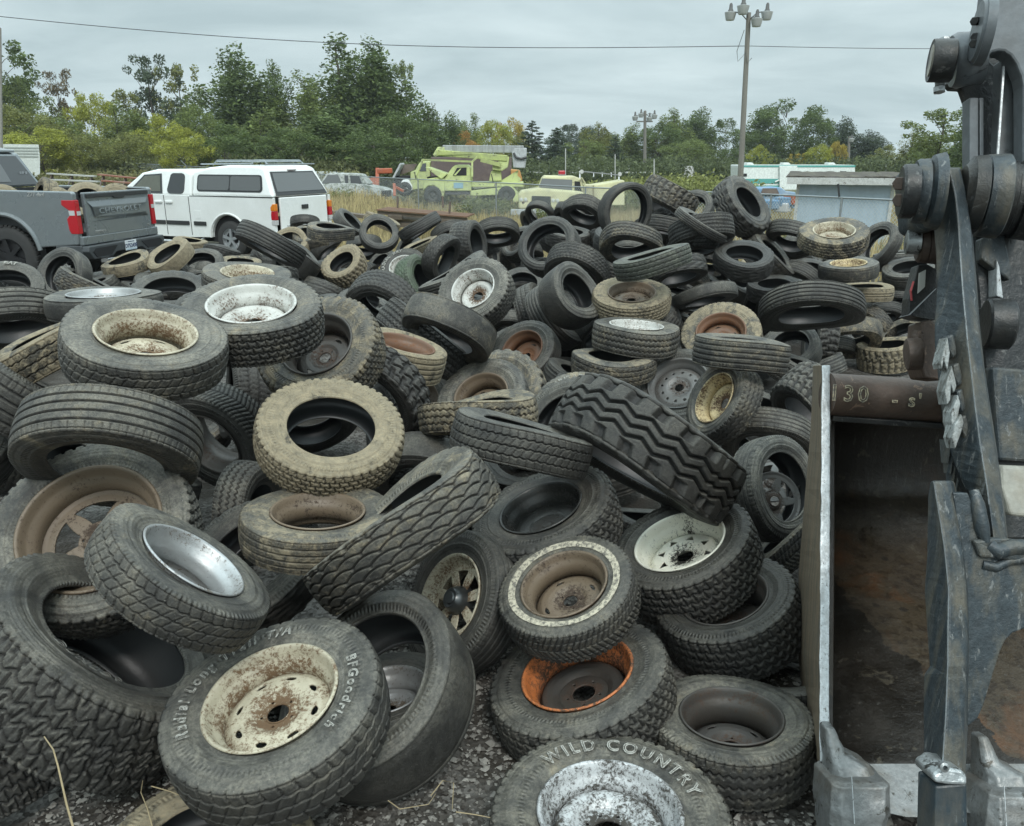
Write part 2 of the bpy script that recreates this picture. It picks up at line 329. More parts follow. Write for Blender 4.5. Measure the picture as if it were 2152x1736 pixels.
def tyre_arrays(w,rr,style,N,cols,seed,squash=0.0,fold=0.0,gd=0.036,detail=1.0):
    """unit radius casing; axis = z, +z is the visible face. returns dict of (co,faces)"""
    g=np.random.default_rng(seed); h=1-rr; hw=w/2
    # outer side profile from bead to shoulder (axial fraction of hw, radial)
    sp=[(0.80,0.0),(0.865,0.015),(0.88,0.06),(0.86,0.11),(0.93,0.22),(0.985,0.36),(1.0,0.40),(0.99,0.405),(1.005,0.50),(1.005,0.60),(0.985,0.70),(0.975,0.705),(0.96,0.79),(0.93,0.88),(0.885,0.945)]
    sp=[(a,rr+b*h) for a,b in sp]
    ts=0.82; k=cols
    S=np.linspace(-1,1,k)
    ax=S*ts*hw; crown=0.022*np.abs(S)**2.6+0.0
    rad=1.0-crown-0.012*(np.abs(S)>0.97)
    th=np.linspace(0,2*math.pi,N,endpoint=False)
    ph=g.uniform(0,6.28,6); am=0.007
    wob=1+am*np.sin(2*th+ph[0])+am*0.8*np.sin(3*th+ph[1]); axw=0.02*np.sin(2*th+ph[2])+0.01*np.sin(3*th+ph[3])
    def warp(x,y,z):
        if squash:
            x=x*(1-squash); y=y*(1+squash*0.35)
        if fold: z=z+fold*(x*x)-fold*0.35; 
        return x,y,z
    def revolve(A,Rr):     # A,Rr arrays (N,k)
        x=Rr*np.cos(th)[:,None]*wob[:,None]; y=Rr*np.sin(th)[:,None]*wob[:,None]; z=A+axw[:,None]*Rr
        x,y,z=warp(x,y,z); co=np.stack([x,y,z],-1).reshape(-1,3); kk=A.shape[1]
        i=np.arange(N)[:,None]; j=np.arange(kk-1)[None,:]; a=i*kk+j; b=((i+1)%N)*kk+j
        return co,np.stack([a,b,b+1,a+1],-1).reshape(-1,4)
    d=tread_depth(style,th[:,None]+ph[4],S[None,:],int(g.choice([44,50,56])) if style not in('mud','lug','scal') else int(g.choice([30,34])))
    dg=gd*(1.7 if style in('mud','lug') else 1.0)
    edge=np.clip((1-np.abs(S))/0.04,0,1)
    worn_=1-0.18*(0.5+0.5*np.sin(th*2+ph[5]))[:,None]
    Rt=rad[None,:]-d*dg*worn_; At=np.repeat(ax[None,:],N,0)
    tre=revolve(At,Rt)+(np.clip(d,0,1).reshape(-1),)
    # shoulder lugs continue on to the sidewall top for coarse styles
    sh=[]
    for sgn in (1,-1):
        A=np.array([a*hw*sgn for a,b in sp]); B=np.array([b for a,b in sp])
        A=np.append(A,ts*hw*sgn); B=np.append(B,rad[-1]); A=np.repeat(A[None,:],N,0); B=np.repeat(B[None,:],N,0).copy()
        B[:,-1]=Rt[:,-1] if sgn>0 else Rt[:,0]
        lug=(d[:,-2] if sgn>0 else d[:,1])*dg
        B[:,-2]-=lug*0.8; A[:,-2]-=sgn*lug*0.7; A[:,-3]-=sgn*lug*0.45
        c,f=revolve(A,B)
        if sgn<0: f=f[:,::-1]
        sh.append((c,f[:,::-1]))
    ip=[(0.80,0.0),(0.74,0.03),(0.80,0.14),(0.90,0.34),(0.90,0.52),(0.80,0.66),(0.55,0.74),(0.2,0.77),(0.0,0.77)]
    A=np.array([a*hw for a,b in ip]+[-a*hw for a,b in ip[-2::-1]]); B=np.array([rr+b*h for a,b in ip]+[rr+b*h for a,b in ip[-2::-1]])
    inn=revolve(np.repeat(A[None,:],N,0),np.repeat(B[None,:],N,0))
    return tre,sh,(inn[0],inn[1])
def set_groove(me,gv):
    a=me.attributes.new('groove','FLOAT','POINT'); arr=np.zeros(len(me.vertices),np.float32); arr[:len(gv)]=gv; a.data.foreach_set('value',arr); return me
def joinarr(parts):
    co=[];fa=[];mi=[];o=0
    for c,f,m in parts: co.append(c); fa.append(f+o); mi.append(np.full(len(f),m)); o+=len(c)
    return np.concatenate(co),np.concatenate(fa),np.concatenate(mi)
# ---- rims
def rim_barrel(rr,w,N,lip=0.0,face='deep'):
    hw=w/2; q=0.80*hw
    pr=[(q+0.035,rr+0.012),(q+0.045,rr-0.004),(q+0.030,rr-0.018),(q-0.01,rr-0.030),(q*0.80,rr-0.045),(q*0.62,rr*0.905),(q*0.50,rr*0.84),(q*0.05,rr*0.82),(-q*0.45,rr*0.84),(-q*0.6,rr*0.92),(-q*0.95,rr-0.03),(-q-0.03,rr-0.01),(-q-0.03,rr+0.012)]
    th=np.linspace(0,2*math.pi,N,endpoint=False); A=np.array([p[0] for p in pr]); B=np.array([p[1] for p in pr]); k=len(pr)
    co=np.stack([B[None,:]*np.cos(th)[:,None],B[None,:]*np.sin(th)[:,None],np.repeat(A[None,:],N,0)],-1).reshape(-1,3)
    i=np.arange(N)[:,None]; j=np.arange(k-1)[None,:]; a=i*k+j; b=((i+1)%N)*k+j
    return co,np.stack([a,b,b+1,a+1],-1).reshape(-1,4)
DISC={ # vents (count, radius, half radial, half tangential, style), bolts, hub radius, offset of disc plane (fraction of half width), profile kind
 'vent8':((8,0.72,0.055,0.105,'o'),5,0.19,0.0,'steel'),'vent5':((5,0.70,0.06,0.17,'o'),5,0.20,-0.55,'steel'),
 'dish8':((0,0,0,0,''),8,0.25,-0.30,'dually'),'plain5':((4,0.70,0.05,0.14,'o'),5,0.19,-0.45,'steel'),
 'dish5':((0,0,0,0,''),5,0.24,-0.15,'dually'),'front8':((0,0,0,0,''),8,0.27,0.12,'dually'),'holes':((12,0.68,0.05,0.055,'o'),6,0.17,0.15,'steel'),
 'spoke5':((5,0.58,0.20,0.30,'t'),5,0.16,-0.35,'alloy'),'spoke7':((7,0.60,0.24,0.17,'t'),5,0.10,0.25,'alloy'),
 'tri8':((8,0.66,0.10,0.12,'v'),6,0.22,0.10,'steel'),'flat':((0,0,0,0,''),0,0.0,-0.1,'trim'),'deep':((0,0,0,0,''),0,0.0,-0.8,'trim'),'none':((0,0,0,0,''),0,0.98,0,'x')}
def rim_disc(kind,rr,w,N,seed):
    (vn,vr,vh,vt,vs),bolts,hub,off,prof=DISC[kind]; hw=w/2; Ro=rr*0.84; K=72 if N>150 else 34
    rho=np.linspace(max(hub,0.001),1.0,K)           # fraction of Ro
    th=np.linspace(0,2*math.pi,N,endpoint=False)
    x=rho
    if prof=='steel': z=np.interp(x,[0,0.30,0.40,0.50,0.62,0.80,0.92,1.0],[0.0,0.0,0.02,0.075,0.085,0.055,-0.02,-0.10])
    elif prof=='dually': z=np.interp(x,[0,0.55,0.68,0.78,0.86,0.92,1.0],[-0.06,-0.04,0.06,0.075,0.05,-0.05,-0.14])
    elif prof=='trim': z=np.interp(x,[0,0.12,0.15,0.5,0.56,0.8,1.0],[0.03,0.03,0.01,0.0,0.03,0.04,0.02])
    else: z=np.interp(x,[0,0.25,0.3,0.9,1.0],[0.03,0.03,0.0,0.02,0.04])
    hub_z=0.012*np.exp(-((rho-hub)/0.02)**2) if hub>0 else 0
    Rg=np.repeat((rho*Ro)[None,:],N,0); Z=np.repeat((z*0.55+hub_z+off*hw)[None,:],N,0)
    TH=np.repeat(th[:,None],K,1); X=Rg*np.cos(TH); Y=Rg*np.sin(TH)
    co=np.stack([X,Y,Z],-1).reshape(-1,3)
    i=np.arange(N)[:,None]; j=np.arange(K-1)[None,:]; a=i*K+j; b=((i+1)%N)*K+j
    F=np.stack([a,b,b+1,a+1],-1).reshape(-1,4)
    rc=((rho[:-1]+rho[1:])/2)[None,:]*np.ones((N,1)); tc_=(th+math.pi/N)[:,None]*np.ones((1,K-1)); keep=np.ones((N,K-1),bool)
    if vn:
        ph=((tc_/(2*math.pi)*vn)%1-0.5)*2*math.pi/vn; dr=(rc-vr)/vh; dt=ph*rc/vt
        if vs=='o': keep&=~(dr*dr+dt*dt<1)
        elif vs=='t': keep&=~((np.abs(dr)<1)&(np.abs(ph)<vt/vr*(0.75+0.25*dr)))
        else: keep&=~((np.abs(dr)<1)&(np.abs(dt)<(0.55-0.45*dr)))
    if bolts:
        pc=0.30 if hub<0.2 else hub+0.13
        ph=((tc_/(2*math.pi)*bolts)%1-0.5)*2*math.pi/bolts; keep&=~(((rc-pc)**2+(ph*rc)**2)<0.032**2)
    return co,F[keep.ravel()]
def frame_for(u,v,z,q,th):
    cx=(u-W0/2)/F0; cy=-(v-H0/2)/F0; d=(CR*cx+CU*cy+CF).normalized()
    r=d.cross(CU).normalized(); up=r.cross(d).normalized(); s=math.sqrt(max(0,1-q*q)); a=R(th)
    n=(r*math.cos(a)*s+up*math.sin(a)*s-d*q).normalized(); x=(r-n*n.dot(r))
    if x.length<0.15: x=up-n*n.dot(up)
    x.normalize(); y=n.cross(x); return n,x,y
FONT=None
def ring_text(s,rad0,height,start,mat,parent,shear=0.2,step=None,relief=0.012,lw=0.0018,zof=None,flip=False,spacing=1.0,name='lettering'):
    """letters as outlines bent round the wheel; rad0 = baseline radius, start = angle (deg) of the first letter"""
    cu=D.curves.new('txt','FONT'); cu.body=s; cu.size=height*1.35; cu.shear=shear; cu.fill_mode='NONE'; cu.bevel_depth=lw; cu.bevel_resolution=0; cu.resolution_u=3; cu.space_character=spacing
    o=D.objects.new('txt',cu); COL.objects.link(o); dg=bpy.context.evaluated_depsgraph_get(); dg.update()
    me=D.meshes.new_from_object(o.evaluated_get(dg)); D.objects.remove(o)
    n=len(me.vertices); co=np.zeros(n*3,np.float32); me.vertices.foreach_get('co',co); co=co.reshape(-1,3)
    rad=rad0+co[:,1]*(-1 if flip else 1); ang=R(start)+(co[:,0]/(rad0+height*0.5))*(1 if flip else -1)
    new=np.stack([rad*np.cos(ang),rad*np.sin(ang),zof(rad)+relief+co[:,2]*0.6],-1)
    me.vertices.foreach_set('co',new.astype(np.float32).ravel()); me.update()
    me.materials.clear(); me.materials.append(mat); me.name=name
    ob=D.objects.new(name,me); COL.objects.link(ob); ob.parent=parent; return ob
SIDEX=[(0.80,0.0),(0.865,0.015),(0.88,0.06),(0.86,0.11),(0.93,0.22),(0.985,0.36),(1.0,0.40),(0.99,0.405),(1.005,0.50),(1.005,0.60),(0.985,0.70),(0.975,0.705),(0.96,0.79),(0.93,0.88),(0.885,0.945)]
def side_z(w,rr,r):
    ax=np.array([a*w/2*r for a,b in SIDEX]); ra=np.array([(rr+b*(1-rr))*r for a,b in SIDEX])
    return lambda q:np.interp(q,ra,ax)
PLACED=[]
def make_tyre(u,v,a,q,th,w,rr,r,style,dust,tan,rim,label,grn=0.0,squash=0.0,fold=0.0,seed=0,spin=None,text=None,whitewall=False,cat=None,group='old tyres heaped in the scrap pile',mw=None,cap=False,ww=None,big=None):
    z=F0*r/a if mw is None else 6.0
    if mw is None:
        n,x,y=frame_for(u,v,z,q,th); c=P(u,v,z)-n*(w*r/2*0.9)
        if spin is None: spin=random.Random(seed*13+5).uniform(0,360)
        sp=R(spin); x2=x*math.cos(sp)+y*math.sin(sp); y2=n.cross(x2)
        low=c.z-r*math.sqrt(max(0,1-n.z*n.z))-abs(n.z)*w*r*.42
        if low<-0.01:      # a tyre cannot sink into the yard: it is a smaller one standing nearer
            k=max(.80,CAMH/(CAMH-low)); r*=k; z*=k; c=P(u,v,z)-n*(w*r/2*0.9)
        mw=Matrix.Translation(c)@Matrix((x2,y2,n)).transposed().to_4x4()
        PLACED.append((c.copy(),r,w,n.copy(),u,v,a,q,z,rim not in('-',None)))
    big=(a>=52) if big is None else big
    if rim in('-',None) and not text and squash==0:      # scrap casings sag
        g_=random.Random(seed*7+1); squash=g_.uniform(0,.075); fold=g_.uniform(-.16,.16)
    N=int(min(560,max(90,a*3.0))); cols=int(min(62,max(17,a*0.34)))
    if style=='bald': N=min(N,160); cols=12
    tre,sh,inn=tyre_arrays(w,rr,style,N,cols,seed,squash,fold)
    scl=lambda c:c*r
    colr=(dust,tan,grn,1)
    has=rim not in('-',None)
    nm='old_wheel' if has else 'bare_tyre'; cat=cat or ('wheel' if has else 'tyre')
    if not(big or has or text or whitewall):
        co,fa,mi=joinarr([(tre[0],tre[1],0),(sh[0][0],sh[0][1],1),(sh[1][0],sh[1][1],1),(inn[0],inn[1],2)])
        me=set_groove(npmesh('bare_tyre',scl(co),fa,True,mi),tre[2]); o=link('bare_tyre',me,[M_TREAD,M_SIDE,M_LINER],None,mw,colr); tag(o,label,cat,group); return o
    root=empty(nm,mat=mw,label=label,cat=cat,group=group)
    par=root
    co,fa,mi=joinarr([(sh[0][0],sh[0][1],0),(sh[1][0],sh[1][1],0),(inn[0],inn[1],1)])
    if has:
        co,fa,mi=joinarr([(tre[0],tre[1],2),(sh[0][0],sh[0][1],0),(sh[1][0],sh[1][1],0),(inn[0],inn[1],1)])
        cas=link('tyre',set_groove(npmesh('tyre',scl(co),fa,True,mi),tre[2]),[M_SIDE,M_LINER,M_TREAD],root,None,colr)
    else:
        cas=link('sidewall',npmesh('sidewall',scl(co),fa,True,mi),[M_SIDE,M_LINER],root,None,colr)
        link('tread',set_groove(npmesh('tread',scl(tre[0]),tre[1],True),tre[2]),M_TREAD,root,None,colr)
    if has:
        rm,dk=rim.split('/'); mt=RM[rm]; n2=int(min(360,max(72,a*1.45)))
        b=rim_barrel(rr,w,n2); bo=link('rim',npmesh('rim',scl(b[0]),b[1],True),mt,root,None,colr)
        so=bo.modifiers.new('thick','SOLIDIFY'); so.thickness=0.006; so.offset=0
        if dk!='none':
            m2=mt
            if ',' in dk: dk,m2=dk.split(','); m2=RM[m2]
            d=rim_disc(dk,rr,w,n2 if n2%2==0 else n2+1,seed); do=link('wheel_disc',npmesh('wheel_disc',scl(d[0]),d[1],True),m2,bo,None,colr)
            so=do.modifiers.new('thick','SOLIDIFY'); so.thickness=0.008*r/0.36; so.offset=-1
            if cap:
                mb=MB(); zz=0.25*w/2*r; mb.rev([(zz-0.02,0.075),(zz+0.03,0.062),(zz+0.055,0.050),(zz+0.062,0.044),(zz+0.058,0.030),(zz+0.066,0.026),(zz+0.066,0.0)],(0,0,0),(0,0,1),40); mb.build('hub_cap',flat('hub_cap_metal',(0.09,0.095,0.095),0.3,0.7),bo,True)
    zf=side_z(w,rr,r)
    if whitewall:
        rad=np.linspace((rr+0.24*(1-rr))*r,(rr+0.50*(1-rr))*r,7); tt=np.linspace(0,2*math.pi,128,endpoint=False)
        co=np.stack([rad[None,:]*np.cos(tt)[:,None],rad[None,:]*np.sin(tt)[:,None],(zf(rad)+0.0035+0*tt[:,None])],-1)
        ax=0.0; g=np.random.default_rng(seed); ph=g.uniform(0,6.28,6); wob=1+0.007*np.sin(2*tt+ph[0])+0.0056*np.sin(3*tt+ph[1]); axw=0.02*np.sin(2*tt+ph[2])+0.01*np.sin(3*tt+ph[3])
        co[...,0]*=wob[:,None]; co[...,1]*=wob[:,None]; co[...,2]+=axw[:,None]*rad[None,:]
        i=np.arange(128)[:,None]; j=np.arange(6)[None,:]; A=i*7+j; B=((i+1)%128)*7+j
        link('whitewall_band',npmesh('whitewall_band',co.reshape(-1,3),np.stack([A,B,B+1,A+1],-1).reshape(-1,4)),M_WW,cas)
    if text:
        for (s,frac,hgt,start,kw) in text:
            kw=dict(kw); mt=M_LETW if kw.pop('white',True) else M_LETD
            t=ring_text(s,(rr+frac*(1-rr))*r,hgt*(1-rr)*r,start-(spin or 0),mt,cas,zof=zf,**kw)
            # follow the slight wobble of the casing
            me=t.data; n=len(me.vertices); c=np.zeros(n*3,np.float32); me.vertices.foreach_get('co',c); c=c.reshape(-1,3)
            g=np.random.default_rng(seed); ph=g.uniform(0,6.28,6); tt=np.arctan2(c[:,1],c[:,0]); rd=np.hypot(c[:,0],c[:,1])
            wob=1+0.007*np.sin(2*tt+ph[0])+0.0056*np.sin(3*tt+ph[1]); c[:,2]+=(0.02*np.sin(2*tt+ph[2])+0.01*np.sin(3*tt+ph[3]))*rd; c[:,0]*=wob; c[:,1]*=wob
            me.vertices.foreach_set('co',c.ravel()); me.update()
    return root
